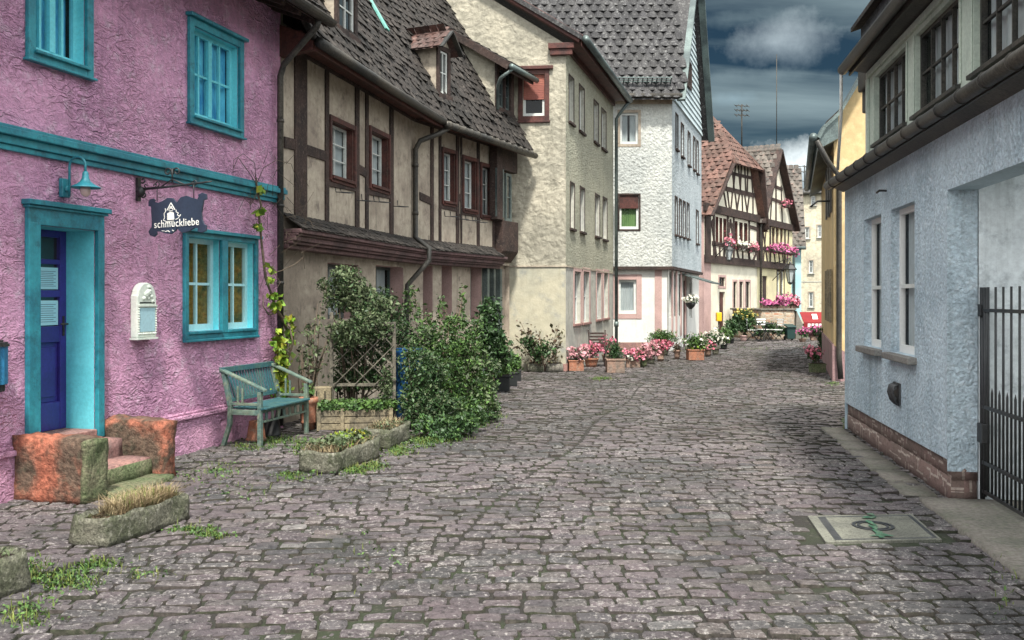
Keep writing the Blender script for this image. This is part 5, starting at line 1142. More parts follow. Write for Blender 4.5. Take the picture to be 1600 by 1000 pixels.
T = [(1203, 350, 1203, 412, .2), (1226, 355, 1226, 412, .2), (1190, 350, 1199, 412, .14), (1232, 360, 1229, 412, .14), (1190, 388, 1236, 394), (1209, 394, 1211, 412, .12), (1216, 394, 1218, 412, .12), (1222, 394, 1224, 412, .12), (1197, 352, 1192, 412, .12),
     (1203, 310, 1226, 318), (1212, 268, 1212, 348, .18), (1220, 290, 1222, 350, .12), (1206, 300, 1203, 346, .12), (1207, 290, 1222, 296)]
timbers(mb, F6, T); mb.build('timber_frame', M['timber'], A6)
for sgn, ue in ((-1, 0), (1, F6.len)):
    sl = (zr6 - zb6) / (um6 if sgn < 0 else F6.len - um6); e_ = F6.p(ue + sgn * .14, .22, zb6 - .14 * sl); V_ = F6.p(um6, .22, zr6 + .05) - e_
    if sgn < 0: tiles('roof', A6, M['tilegrey'], e_, -F6.n, V_, 8, V_.length, tw=.28, th=.30, curve=.035, lift=.045)
    else: m2 = MB(); m2.add([e_, e_ - F6.n * 8, e_ - F6.n * 8 + V_, e_ + V_], [(0, 1, 2, 3)]); m2.build('right_roof', M['tilegrey'], A6)
    m2 = MB(); m2.beam(e_, e_ + V_, .10, .34, upv=F6.n); m2.build('barge_board', M['timber'], A6)
mb = MB(); mb.tube([F6.p(um6, .3, zr6 + .08), F6.p(um6, -8, zr6 + .08)], .1, 7); mb.build('ridge_tiles', M['tilegrey'], A6)
mb = MB(); c = F6.p(um6, -5.2, zr6); 
mb.box(WF, c.x - .35, c.x + .15, c.y - .25, c.y + .25, zr6 - .3, zr6 + .7); mb.lathe((c.x - .1, c.y, zr6 + .7), [(.2, 0), (.26, .1), (.22, .5), (.1, .75), (.02, .8)], 12); mb.build('chimney', M['gutter'], A6)
hipe('downpipe', [F5.p(F5.len - .02, .2, zb5), F5.p(F5.len - .02, .12, zb5 - .4), F5.p(F5.len - .02, .12, .1)], .06, A5)
# flower boxes hanging below the upper windows
def boxrow(F, xa, xb, y, petal, label, grp, n):
    P0 = F.uz(xa, y); P1 = F.uz(xb, y); t = thing('flower_box', label, 'flower box', F.p(P0[0], .2, P0[1]), grp)
    zz_ = P0[1]; mb = MB(); mb.box(F, P0[0], P1[0], .13, .33, zz_, zz_ + .16); mb.build('box', M['timber'], t)
    pts = []; k = int((P1[0] - P0[0]) / .12) + 1
    base = np.array([[*F.p(P0[0] + (P1[0] - P0[0]) * i / k, .25, zz_ + .18)] for i in range(k + 1)]); pts = np.repeat(base, n, 0) + rng.normal(size=(n * (k + 1), 3)) * (.07, .07, .09)
    leafmesh('foliage', M['leafdark'], t, pts - (0, 0, .03), .07); q = np.repeat(base, n, 0) + rng.normal(size=(n * (k + 1), 3)) * (.09, .09, .12); leafmesh('blossoms', M[petal], t, q, .10, aspect=.9)
boxrow(F5, 1127, 1137, 384, 'petalpink', 'small flower box of red geraniums under the left windows of the white gabled house', 'flower boxes on the far gabled houses', 8)
boxrow(F5, 1147, 1158, 388, 'petalwhite', 'flower box of white and yellow flowers under the middle window of the white gabled house', 'flower boxes on the far gabled houses', 9)
boxrow(F5, 1160, 1173, 391, 'petalpink', 'flower box of red flowers under the right window of the white gabled house', 'flower boxes on the far gabled houses', 9)
boxrow(F6, 1197, 1237, 393, 'petalmag', 'long box of pink geraniums across the yellow-cream gabled house', 'flower boxes on the far gabled houses', 12)
boxrow(F6, 1217, 1225, 323, 'petalpink', 'single red flower box high on the pointed gable', 'flower boxes on the far gabled houses', 8)
# ---- H7 turquoise house with a steep tiled roof toward the street
_p = G(1252, 54); F7 = Fr((_p[0] - 1.9, _p[1] + .44), _p)
A7 = thing('turquoise_house', 'narrow pale turquoise house under a steep grey-red tiled roof', 'house', F7.p(.5, -3, 0))
z7, zr7 = F7.uz(1240, 388)[1], 10.2
mb = MB(); mb.box(F7, -2, F7.len, -8, 0, -2, z7); mb.build('wall', M['turq'], A7)
e_ = F7.p(-2.5, .35, z7 - .1); V_ = F7.p(-2.5, -3.6, zr7 - .6) - e_; tiles('roof', A7, M['tilegrey'], e_, F7.u, V_, F7.len + 2.75, V_.length, tw=.28, th=.30, curve=.035, lift=.045)
mb = MB(); mb.add([F7.p(F7.len, 0, z7), F7.p(F7.len, -7.2, z7), F7.p(F7.len, -3.6, zr7 - .7)], [(0, 1, 2)]); mb.add([F7.p(-2.5, -3.6, zr7 - .6), F7.p(F7.len + .2, -3.6, zr7 - .6), F7.p(F7.len + .2, -7.4, z7), F7.p(-2.5, -7.4, z7)], [(0, 1, 2, 3)]); mb.build('gable_wall', M['tilegrey'], A7)
hipe('gutter', [F7.p(-2.5, .42, z7), F7.p(F7.len + .2, .42, z7)], .09, A7, 'zinc'); hipe('downpipe', [F7.p(F7.len - .35, .42, z7), F7.p(F7.len - .4, .1, z7 - .7), F7.p(F7.len - .4, .1, -1)], .07, A7, 'zinc')
# ---- H8 far cream house closing the street
F8 = Fr(G(1240, 67), G(1312, 66))
A8 = thing('far_cream_house', 'peeling cream house with small white windows closing the street', 'house', F8.p(2, -4, -2))
w8 = [wr(F8, *q) for q in ((1267, 1274, 306, 321), (1258, 1264.5, 355, 373), (1277.5, 1284, 352, 371), (1286, 1292, 352, 371), (1264, 1270.5, 407, 427), (1264, 1270.5, 457, 480))]
z8 = F8.uz(1250, 303)[1]
wall('wall', F8, 0, F8.len, -3, z8, [(*h, .15) for h in w8], M['farcream'], A8)
for h in w8: window(F8, A8, h, depth=.1, cols=2, rows=2, fr='winwhite', gl='glass', fw=.07, casing='cream', cw=.08, cp=.03, sill='greyplain', sp=.12)
mb = MB(); mb.add([F8.p(0, .3, z8 - .05), F8.p(F8.len, .3, z8 - .05), F8.p(F8.len, -4, z8 + 2.2), F8.p(2, -4, z8 + 1.7)], [(0, 1, 2, 3)]); mb.add([F8.p(0, .3, z8 - .05), F8.p(2, -4, z8 + 1.7), F8.p(0, -8, z8 - .05)], [(0, 1, 2)]); mb.build('roof', M['tiledark'], A8)
hipe('gutter', [F8.p(0, .35, z8), F8.p(F8.len, .35, z8)], .1, A8)
mb = MB(); mb.box(F8, 0, F8.len, .001, .02, F8.uz(1270, 441)[1], F8.uz(1270, 441)[1] + .06); mb.build('string_course', M['greyplain'], A8)
# low connecting wall with red roof between the far house and the yellow house
# ---- red shop awning far down the street
pA = Vector((*G(1256, 48), 0)); pB = Vector((*G(1300, 48), 0)); FA = Fr((pA.x, pA.y), (pB.x, pB.y))
AW = thing('shop_awning', 'red shop awning with a white scalloped band far down the street', 'awning', FA.p(0, 0, 0))
za, zb_ = FA.uz(1270, 489)[1], FA.uz(1270, 505)[1]
mb = MB(); mb.prism([FA.p(0, -.7, za), FA.p(FA.len, -.7, za), FA.p(FA.len, 0, zb_), FA.p(0, 0, zb_)], (0, 0, .04)); mb.box(FA, 0, FA.len, -.01, .01, zb_ - .25, zb_); mb.build('cloth', M['redawn'], AW)
mb = MB()
for k in range(7): a = FA.uz(1262 + k * 6, 510)[0]; mb.box(FA, a, a + .14, .011, .02, zb_ - .2, zb_ - .02)
a, b = FA.uz(1272, 490)[0], FA.uz(1280, 490)[0]; mb.prism([FA.p(a, -.40, za - .13 + .06), FA.p(b, -.40, za - .13 + .06), FA.p(b, -.2, zb_ + .2), FA.p(a, -.2, zb_ + .2)], (0, 0, .01)); mb.split('white_scallop', M['white2'], AW)
mb = MB(); mb.box(FA, -.4, FA.len, -1.2, -.75, -2, zb_ - .05); mb.box(FA, 0, .08, -.74, -.1, -2, zb_ - .25); mb.build('shop_front', M['timberred'], AW)

# ================================================================ PALE BLUE HOUSE ON THE RIGHT
BH = thing('pale_blue_house', 'pale blue roughcast house with two tall narrow windows and a gateway', 'house', FR.p(2, -3, 0))
LR = FR.len; sz = .345
wR = [wr(FR, 1429, 1392, 314, 558), wr(FR, 1377, 1350, 338, 541)]
wR = [(min(a, b), max(a, b), c, d) for a, b, c, d in wR]
zc_ = max(w_[3] for w_ in wR); zs_ = min(w_[2] for w_ in wR); wR = [(a, b, zs_ + .0, zc_) for a, b, c, d in wR]
zg = FR.uz(1480, 297)[1]; zgt = 3.19
gt0 = -7.0; go = -3.3
wall('wall', FR, gt0, LR, sz, zgt + .05, [(go, 0, sz - .1, zg, .24)] + [(*h, .14) for h in wR], M['bluegrey'], BH)
# gateway pier return, lintel soffit and passage
mb = MB(); mb.box(FR, go, .0, -.24, -.001, zg - .001, zg + .02); mb.build('lintel_soffit', M['bluesmooth'], BH)
mb = MB(); mb.box(FR, .0, .3, -5.5, -.25, 0, 3.2); mb.box(FR, gt0, .3, -5.7, -5.5, 0, 3.2); mb.box(FR, gt0, go, -5.5, -.25, 0, 3.2); mb.split('passage_wall', mk('grey_white_render', (.74, .79, .80), (.55, .6, .62), (.4, .44, .46), s1=1, s2=6, var=.15, streak=.4), BH)
mb = MB(); mb.box(FR, go, .02, -1.0, -.25, 3.0, 3.1); mb.build('passage_shade_slab', M['bluesmooth'], BH)  # short unseen slab added to darken the top of the passage
mb = MB(); stone_box(mb, FR, gt0, go, -.30, -.03, -.04, sz, seg=.2, amp=.006, seed=7); stone_box(mb, FR, -.0, LR, -.24, -.03, -.04, sz - .15, seg=.12, amp=.006, seed=4); stone_box(mb, FR, .0, LR, -.24, -.035, sz - .17, sz, seg=.12, amp=.006, seed=6)
m_, t_, n_, l_, b_ = newmat('red_stone_blocks'); tcn = n_.new('ShaderNodeTexCoord'); bt = n_.new('ShaderNodeTexBrick'); l_.new(mapping(t_, tcn.outputs['UV'], (1, 1, 1), (0, .02, 0)), bt.inputs['Vector'])
bt.inputs['Scale'].default_value = 1; bt.inputs['Brick Width'].default_value = .42; bt.inputs['Row Height'].default_value = .19; bt.inputs['Mortar Size'].default_value = .011; bt.inputs['Color1'].default_value = (.17, .12, .10, 1); bt.inputs['Color2'].default_value = (.23, .145, .125, 1); bt.inputs['Mortar'].default_value = (.40, .33, .28, 1)
nz_f = noise(t_, tcn.outputs['Object'], 22, 6, .75); c_ = cmix(t_, mth(t_, 'MULTIPLY', rng_(t_, nz_f, .45, .7), .7), bt.outputs[0], (.07, .052, .045)); l_.new(c_, b_.inputs['Base Color']); b_.inputs['Roughness'].default_value = .9; bump(t_, nz_f, .02, b_); M['redblocks'] = m_
mb.split('plinth', M['redblocks'], BH)
for h in wR:
    o = window(FR, BH, h, depth=.13, cols=1, rows=1, fr='white2', gl='glassclear', fw=.06, back='curtain')
    m2 = MB(); zz_ = h[2] + (h[3] - h[2]) * .46; m2.box(FR, h[0] + .05, h[1] - .05, -.128, -.08, zz_ - .02, zz_ + .02); m2.build('glazing_bar', M['winwhite'], o)
m2 = MB(); m2.box(FR, wR[0][0] - .08, wR[0][1] + .04, -.13, .085, zs_ - .07, zs_ - .003); m2.box(FR, wR[1][0] - .04, wR[1][1] + .08, -.13, .085, zs_ - .071, zs_ - .002); m2.build('window_sill', mk('grey_stone_sill', (.22, .21, .19), (.16, .15, .14), var=.3, bd=.004), BH, bevel=.01)
# vent grille
av, zv = FR.uz(1408, 612)[0], FR.uz(1400, 612)[1]
mb = MB(); mb.box(FR, av - .0, av + .26, .002, .02, zv - .12, zv + .10)
for k in range(5): a = av + .02 + k * .05; mb.tube([FR.p(a, .01, zv + .09), FR.p(a, .06, zv + .07), FR.p(a, .075, zv), FR.p(a, .05, zv - .08), FR.p(a, .01, zv - .12)], .011, 6)
for z in (zv + .05, zv - .05): mb.box(FR, av, av + .25, .045, .06, z - .01, z + .01)
VG = tag(mb.build('vent_grille', M['iron']), 'small bulging iron vent grille low on the pale blue wall', 'grille')
mb = MB(); a, z = FR.uz(1385, 298); mb.tube([FR.p(a, .0, z), FR.p(a - .12, .1, z - .01), FR.p(a - .2, .14, z - .04)], .012, 6); mb.build('wall_hook', M['gutter'], BH)
# string cornice with gutter above the ground floor
mb = MB(); mb.add([FR.p(gt0, .0, zgt - .10), FR.p(LR + .1, .0, zgt - .10), FR.p(LR + .1, .14, zgt - .03), FR.p(gt0, .14, zgt - .03)], [(0, 1, 2, 3)]); mb.add([FR.p(gt0, .15, zgt + .03), FR.p(LR + .1, .15, zgt + .03), FR.p(LR + .1, -.02, zgt + .10), FR.p(gt0, -.02, zgt + .10)], [(0, 1, 2, 3)]); mb.box(FR, gt0, LR + .1, .13, .15, zgt - .06, zgt + .03)
mb.build('pentice', M['gutter'], BH)
mb = MB(); mb.tube([FR.p(gt0, .20, zgt - .01), FR.p(LR + .10, .20, zgt - .01)], .055, 12)
for k in range(22): u = gt0 + .2 + k * .52; mb.tube([FR.p(u, .20, zgt - .01), FR.p(u + .025, .20, zgt - .01)], .063, 12)
mb.build('gutter', M['gutter'], BH)
# upper storey
uE = 3.02; zs2, zt2 = 3.42, 4.18
uw = [(1.34, 2.68), (-.32, 1.0), (-2.0, -.68), (-3.66, -2.34), (-5.3, -4.0)]
uw = [(a, b, zs2, zt2) for a, b in uw]
wall('upper_wall', FR, gt0, uE, zgt + .08, 4.5, [(*h, .10) for h in uw], M['wingreen'], BH)
for i, h in enumerate(uw):
    o = window(FR, BH, h, depth=.09, cols=4, rows=2, fr='gutter', gl='glassclear', fw=.035, mw=.022, back='curtain')
    m2 = MB(); m2.box(FR, h[0] - .04, h[1] + .04, .002, .045, h[2] - .035, h[2] - .001); m2.build('sill', M['gutter'], o)
mb = MB()
for h in uw:
    mb.box(FR, h[0] - .06, h[0] - .02, .001, .012, h[2], h[3] + .02); mb.box(FR, h[1] + .02, h[1] + .06, .001, .012, h[2], h[3] + .02)
mb.box(FR, gt0, uE, .001, .03, 4.23, 4.30); mb.box(FR, uE - .06, uE + .02, .001, .03, zgt + .1, 4.23)
mb.build('window_surrounds', M['wingreen'], BH, bevel=.005)
mb = MB(); zE = 4.36
mb.add([FR.p(gt0, 0, zE - .04), FR.p(uE + .1, 0, zE - .04), FR.p(uE + .1, .18, zE - .0), FR.p(gt0, .18, zE - .0)], [(0, 1, 2, 3)]); mb.box(FR, gt0, uE + .1, .18, .20, zE - .06, zE + .08); mb.build('eaves_boarding', M['gutter'], BH)
mb = MB(); mb.tube([FR.p(gt0, .26, zE + .02), FR.p(uE + .14, .26, zE + .02)], .06, 12); mb.build('gutter', M['gutter'], BH)
tiles('roof', BH, M['tiledark'], FR.p(gt0, .22, zE + .08), FR.u, -FR.n + Vector((0, 0, 1.1)), uE - gt0 + .1, 4.2, tw=.2, th=.22)
mb = MB(); mb.add([FR.p(uE, 0, zgt), FR.p(uE, -5, zgt), FR.p(uE, -5, 4.5), FR.p(uE, -2.6, 7.3), FR.p(uE, 0, 4.45)], [(0, 1, 2, 3, 4)]); mb.add([FR.p(LR, 0, 0), FR.p(LR, -6, 0), FR.p(LR, -6, 3.2), FR.p(LR, 0, 3.2)], [(0, 1, 2, 3)]); mb.add([FR.p(uE, 0, 3.32), FR.p(LR, 0, 3.32), FR.p(LR, -6, 3.6), FR.p(uE, -6, 3.6)], [(0, 1, 2, 3)]); mb.split('side_wall', M['bluesmooth'], BH)
du_a, du_b = .6, uE + .22
mb = MB(); mb.box(FR, du_a, du_b, -1.2, .04, zE + .1, zE + .52); mb.build('roof_dormer', mk('dark_slate_cladding', (.06, .065, .07), (.1, .11, .12), s1=8, s2=20, var=.5, bd=.01, bs=14), BH)
mb = MB(); mb.prism([FR.p(du_a - .1, .14, zE + .50), FR.p(du_b + .08, .14, zE + .50), FR.p(du_b + .08, -1.4, zE + 1.0), FR.p(du_a - .1, -1.4, zE + 1.0)], (0, 0, .05)); mb.build('dormer_roof', M['tileroof'], BH)
mb = MB(); mb.box(FR, uE + .22, uE + .95, -2.5, -.12, zE - .35, zE + .42); mb.box(FR, uE + .05, uE + .9, -.12, -.06, zE - .1, zE + .35); mb.split('roof_end', M['gutter'], BH, bevel=.02)
mb = MB(); mb.tube([FR.p(uE + .12, .28, zE - .0), FR.p(uE + .45, .22, zE - .45), FR.p(uE + .9, .18, zgt + .12)], .018, 8); mb.build('downpipe', M['whiteplain'], BH)
# ---- wrought iron gate
GT = thing('iron_gate', 'black wrought iron gate with tall upright bars beside the pale blue pier', 'gate', FR.p(-.7, -.33, .03))
FG = FR.off(-.27)
mb = MB(); ztop = FG.uz(1536, 449)[1]
gw_ = 1.7
zr_ = [FG.uz(1536, y)[1] for y in (480, 656, 728)]
mb.tube([FG.p(-.03, 0, .03), FG.p(-.03, 0, ztop)], .022, 8); mb.tube([FG.p(-.09, 0, .06), FG.p(-.09, 0, ztop)], .016, 8); mb.split('hinge_post', M['blackmetal'], GT)
mb = MB()
for k in range(10): u = -.17 - k * .17; mb.tube([FG.p(u, 0, .10), FG.p(u, 0, ztop - .0)], .0105, 6)
mb.split('bar', M['blackmetal'], GT)
mb = MB()
for k in range(10): u = -.17 - .085 - k * .17; mb.tube([FG.p(u, 0, .10), FG.p(u, 0, .93 - 0.0), FG.p(u, 0, .97)], [.0105, .0105, .002], 6)
mb.split('short_bar', M['blackmetal'], GT)
mb = MB()
for z in (ztop - .19, .80, .34, .10): mb.box(FG, -1.85, -.03, -.012, .012, z - .014, z + .014)
mb.split('rail', M['blackmetal'], GT)
mb = MB(); mb.box(FG, -.12, .02, -.03, .035, .50, .66); mb.box(FG, -.06, .06, -.03, .03, ztop - .24, ztop - .14); mb.split('lock', M['blackmetal'], GT, bevel=.006)
# white panel door seen through the gate
PD = thing('courtyard_door', 'pale panelled courtyard door seen through the iron gate', 'door', FR.p(-1.6, -5.3, 0))
mb = MB(); mb.box(FR, -3.2, -.5, -5.48, -5.42, 0, 2.3); mb.build('leaf', M['winwhite'], PD)
mb = MB(); mb.box(FR, -3.25, -.45, -5.42, -5.38, 1.18, 1.21); mb.box(FR, -.52, -.48, -5.42, -5.38, 0, 2.3); mb.build('seams', M['gutter'], PD)

# ================================================================ ORANGE-YELLOW HOUSE
YA = G(1303, 19.5); YB = G(1283.5, 28)
FY = Fr(YA, YB, False); FYg = Fr(YA, (YA[0] + 5, YA[1]), True)
YH = thing('yellow_house', 'tall orange-yellow rendered house with a curved eave behind the pale blue one', 'house', (YA[0] + 2, YA[1] + 3, 0))
zeY = 5.3
mb = MB()
mb.add([FYg.p(0, 0, -.05), FYg.p(4, 0, -.05), FYg.p(4, 0, 9.6), FYg.p(2.6, 0, 9.2)] + [FYg.p(*q) for q in ((.75, 0, 6.62), (.45, 0, 6.05), (.2, 0, 5.62), (0, 0, zeY))], [(0, 1, 2, 3, 4, 5, 6, 7)])
mb.build('gable_wall', M['yellow'], YH)
wy = [wr(FY, 1300.5, 1298.5, 250, 330), wr(FY, 1296, 1294.5, 262, 335), wr(FY, 1300, 1298, 425, 500), wr(FY, 1295.5, 1293.5, 425, 498)]
wy = [(min(a, b), max(a, b), c, d) for a, b, c, d in wy]
wall('wall', FY, 0, FY.len, -.05, zeY, [(*h, .12) for h in wy], M['yellow'], YH)
for h in wy:
    o = window(FY, YH, h, depth=.1, cols=1, rows=2, fr='winwhite', fw=.05)
    for s in (-1, 1):
        m2 = MB(); a = h[0] - .04 if s < 0 else h[1] + .04; m2.box(FY, a, a + s * .32, .02, .06, h[2] - .05, h[3] + .05); m2.build('shutter', M['gutter'] if h is wy[0] or h is wy[1] else M['oldwood'], o)
mb = MB(); mb.box(FY, 0, FY.len, .001, .04, -.05, .75); mb.prism([FYg.p(-.04, .001, -.05), FYg.p(1.5, .001, -.05), FYg.p(1.5, .001, .3), FYg.p(.3, .001, .55), FYg.p(-.04, .001, .75)], FYg.n * .03); mb.build('plinth', M['pinkplinth'], YH)
# roof: steep with kicked eave
prof = [(-.42, 4.98), (-.30, 5.2), (.0, 5.48), (.3, 5.98), (.65, 6.62), (2.6, 9.45)]
mb = MB(); W_ = [FYg.p(a, .28, z) for a, z in prof]; bkv = FY.u * (FY.len + .6)
for a, b in zip(W_, W_[1:]): mb.prism([a, b, b + bkv, a + bkv], (.05, 0, .09))
mb.build('roof', M['tileroof'], YH)
mb = MB()
for a, b in zip(W_, W_[1:]): mb.beam(a - Vector((0, 0, .03)), b - Vector((0, 0, .03)), .06, .14, upv=(0, 1, 0))
mb.prism([FYg.p(-.42, .27, 4.72), FYg.p(.0, .27, 4.95), FYg.p(.0, .27, 5.45), FYg.p(-.42, .27, 5.0)], bkv); mb.build('boxed_eave', M['zinc'], YH)
hipe('gutter', [FYg.p(-.52, .3, 4.97), FYg.p(-.52, .3, 4.97) + bkv], .085, YH, 'zinc')
xq = FYg.uz(1310.5, 400, .1)[0]; hipe('downpipe', [FYg.p(-.45, .3, 4.9), FYg.p(-.2, .2, 4.5), FYg.p(xq, .12, 4.2), FYg.p(xq, .12, .5), FYg.p(xq + .02, .16, .05)], .055, YH, 'gutter')
mb = MB(); q = FY.p(.6, .02, FY.uz(1298, 322)[1]); mb.tube([q, q - Vector((.3, 0, -.0)), q - Vector((.45, 0, .12))], .02, 6); mb.build('wall_hook', M['blackmetal'], YH)
# ================================================================ ANTENNAS
def antenna(px, D, ytop, ybot, label, dipoles, r=.02, w_=.5):
    x, y = G(px, D); z1 = EYE + (HY - ytop) / FOC * D; z0 = EYE + (HY - ybot) / FOC * D
    t = thing('roof_antenna', label, 'antenna', (x, y, z0)); mb = MB(); mb.tube([(x, y, z0), (x, y, z1)], r, 6); mb.build('mast', M['gutter'], t)
    mb = MB()
    for f, k in dipoles:
        z = z0 + (z1 - z0) * f; mb.tube([(x - .35 * w_, y - .1, z), (x + .35 * w_, y + .1, z)], r * .6, 5)
        for i in range(k): xx = x - .3 * w_ + .6 * w_ * i / max(1, k - 1); mb.tube([(xx, y - .3 * w_, z - .12), (xx, y + .3 * w_, z + .12)], r * .5, 5)
    if dipoles: mb.build('dipoles', M['gutter'], t)
antenna(1159, 47, 163, 240, 'stubby television antenna with crossed dipoles above the red roof', [(.97, 4), (.88, 5), (.78, 4)], .035, 1.0)
antenna(1213.5, 49.5, 85, 240, 'very tall thin radio mast above the pointed gable', [(.02, 1)], .022, 1.2)
antenna(1257, 69, 258, 300, 'small television antenna on the far cream house', [(.95, 3), (.75, 4), (.4, 1)], .04, 1.4)
def FPud(px, py): x, y = GY(px, py); P = Vector((x, y, 0)) - FP.o; return P.dot(FP.u), P.dot(FP.n)
# ================================================================ BENCH
b0, bd_ = FPud(405, 700); b0 = b0 + .03; b1 = b0 + 1.18; bf, bb = .62, .10
BN = thing('garden_bench', 'weathered blue-green slatted wooden bench against the pink wall', 'bench', FP.p((b0 + b1) / 2, .35, 0))
for u in (b0, b1 - .05):
    mb = MB(); mb.prism([FP.p(u, bf, 0), FP.p(u + .05, bf, 0), FP.p(u + .05, bf - .05, 0), FP.p(u, bf - .05, 0)], (0, 0, .63)); mb.build('leg', M['benchgreen'], BN, bevel=.005)
    mb = MB(); P = [(bb + .00, 0), (bb + .08, .25), (bb + .09, .45), (bb + .0, .86)]
    for (da, za), (db, zb) in zip(P, P[1:]): mb.prism([FP.p(u, da, za), FP.p(u, da + .05, za), FP.p(u, db + .05, zb), FP.p(u, db, zb)], FP.u * .05)
    mb.build('leg', M['benchgreen'], BN, bevel=.005)
    mb = MB(); mb.prism([FP.p(u - .015, bb - .01, .86), FP.p(u - .015, bf + .05, .63), FP.p(u - .015, bf + .05, .66), FP.p(u - .015, bb - .01, .895)], FP.u * .075); mb.build('armrest', M['benchgreen'], BN, bevel=.008)
    mb = MB(); mb.box(FP, u + .008, u + .042, bb + .09, bf - .05, .36, .42); mb.box(FP, u + .012, u + .038, bb + .09, bf - .05, .47, .50)
    for k in (.30, .36): mb.box(FP, u + .014, u + .034, k, k + .022, .50, .76 - (k - .1) * .45 + .02)
    mb.build('side_frame', M['benchgreen'], BN, bevel=.003)
mb = MB()
for k in range(7): d = bb + .10 + k * .068; mb.box(FP, b0 + .052, b1 - .052, d, d + .056, .425, .445)
mb.box(FP, b0 - .0, b1, bf - .048, bf + .015, .423, .447)
mb.build('seat', M['benchblue'], BN, bevel=.003)
mb = MB(); mb.box(FP, b0 + .05, b1 - .05, bf - .035, bf - .01, .385, .42); mb.box(FP, b0 + .05, b1 - .05, bf - .035, bf - .01, .27, .295)
for k in range(7): u = b0 + .14 + k * .14; mb.box(FP, u, u + .045, bf - .032, bf - .014, .295, .385)
mb.build('apron', M['benchgreen'], BN, bevel=.003)
mb = MB()
mb.prism([FP.p(b0 - .0, bb - .015, .84), FP.p(b0, bb + .035, .84), FP.p(b0, bb + .03, .90), FP.p(b0, bb - .02, .90)], FP.u * (b1 - b0)); mb.prism([FP.p(b0 + .05, bb + .075, .50), FP.p(b0 + .05, bb + .105, .50), FP.p(b0 + .05, bb + .10, .54), FP.p(b0 + .05, bb + .07, .54)], FP.u * (b1 - b0 - .1))
for k in range(17): u = b0 + .09 + k * (b1 - b0 - .2) / 16; mb.prism([FP.p(u, bb + .08, .54), FP.p(u, bb + .095, .54), FP.p(u, bb + .015, .84), FP.p(u, bb + .0, .84)], FP.u * .034)
mb.build('backrest', M['benchblue'], BN, bevel=.002)
# things stored under the bench
for (u, d, r, h, m, lab) in ((b0 + .45, .3, .12, .24, 'terracotta', 'terracotta pot stored upside down under the bench, nearer one'), (b0 + .85, .28, .13, .2, 'plastic', 'black plastic pot stored under the bench')):
    t = thing('stored_pot', lab, 'plant pot', FP.p(u, d, 0)); mb = MB(); mb.lathe(FP.p(u, d, 0), [(r, 0), (r, .03), (r * .92, .04), (r * .7, h), (.02, h)], 18); mb.build('pot', M[m], t)
# ================================================================ POTS
def potmesh(kind, c, w_, h, mat, t):
    mb = MB(); r = w_ / 2
    if kind == 'round': mb.lathe(c, [(r * .68, 0), (r * .8, h * .35), (r * .93, h * .8), (r, h * .82), (r, h), (r * .9, h), (r * .86, h * .9), (r * .3, h * .88)], 22); return mb.build('pot', M[mat], t)
    if kind == 'tall': mb.lathe(c, [(r * .62, 0), (r * .66, h * .18), (r * .74, h * .2), (r * .76, h * .24), (r * .70, h * .26), (r * .86, h * .8), (r * .98, h * .84), (r, h * .9), (r * .98, h), (r * .86, h), (r * .8, h * .9), (.03, h * .88)], 24); return mb.build('pot', M[mat], t)
    x, y = c[0], c[1]
    for k, (a, b, z0, z1) in enumerate(((.92, .92, 0, h * .86), (1, 1, h * .86, h))):
        mb.box(WF, x - r * a, x + r * a, y - r * a * (1 if kind == 'square' else .5), y + r * a * (1 if kind == 'square' else .5), z0, z1)
    return mb.build('pot', M[mat], t, bevel=.012)
def soil(c, w_, h, t, kind='round'):
    mb = MB(); r = w_ / 2 * .84
    if kind in ('round', 'tall'): mb.lathe((c[0], c[1], h * .9), [(r, 0), (r * .98, .012), (.01, .02)], 14)
    else: ry = r * (1 if kind == 'square' else .5); mb.box(WF, c[0] - r, c[0] + r, c[1] - ry, c[1] + ry, h * .95, h + .012)
    mb.build('soil', M['soil'], t)
def potplant(name, label, cat, px, py, wpx, hpx, kind, mat, plants, group=None):
    """px centre, py base line; plants: list of (dx px, y centre px, rx px, rz px, leaf mat, n leaves, petal mat, n petals, leaf size)"""
    D = EYE * FOC / (py - HY) + wpx / FOC * 10; x, y = G(px, D); s = D / FOC; t = thing(name, label, cat, (x, y, 0), group)
    wm_, hm = wpx * s, hpx * s; potmesh(kind, (x, y, 0), wm_, hm, mat, t); soil((x, y, 0), wm_, hm, t, kind)
    pl = None
    for (dx, yc, rx, rz, leaf, nl, pet, nf, ls) in plants:
        z = EYE - (yc - HY) * s; p = blobpts([(x + dx * s, y, z, rx * s, min(rx, wpx * .9) * s * .8 + .03, rz * s)], nl, .15)
        o = leafmesh('foliage', M[leaf], t, p, ls); 
        # stems from the pot to the leaves
        mb = MB()
        for k in range(5):
            q = p[rng.integers(len(p))]; mb.tube([(x + (k - 2) * .02, y, hm * .9), ((x + q[0]) / 2, (y + q[1]) / 2, (hm + q[2]) / 2 + .02), tuple(q)], [.008, .006, .003], 5)
        mb.build('stems', M['twig'], t)
        if nf:
            p = blobpts([(x + dx * s, y - .02, z + rz * s * .2, rx * s * 1.05, min(rx, wpx * .9) * s * .9, rz * s)], nf, .8)
            q = np.repeat(p, 6, 0) + rng.normal(size=(len(p) * 6, 3)) * .022; leafmesh('blossoms', M[pet], t, q, .05, up=.5, aspect=.9)
    return t
GRP = 'flower pots along the cream and white houses'
potplant('flower_pot', 'square terracotta box with pale pink flowers at the corner of the cream house', 'flower pot', 900, 580, 25, 17, 'square', 'terracotta', [(4, 553, 17, 9, 'leafdark', 420, 'petalpale', 70, .05), (10, 556, 8, 6, 'leafdark', 60, 'petalwhite', 26, .05)], GRP)
potplant('flower_pot', 'round terracotta pot with red-pink geraniums behind the pale pink one', 'flower pot', 924, 574, 23, 14, 'round', 'terracotta', [(0, 548, 16, 10, 'leafdark', 380, 'petalpink', 75, .05)], GRP)
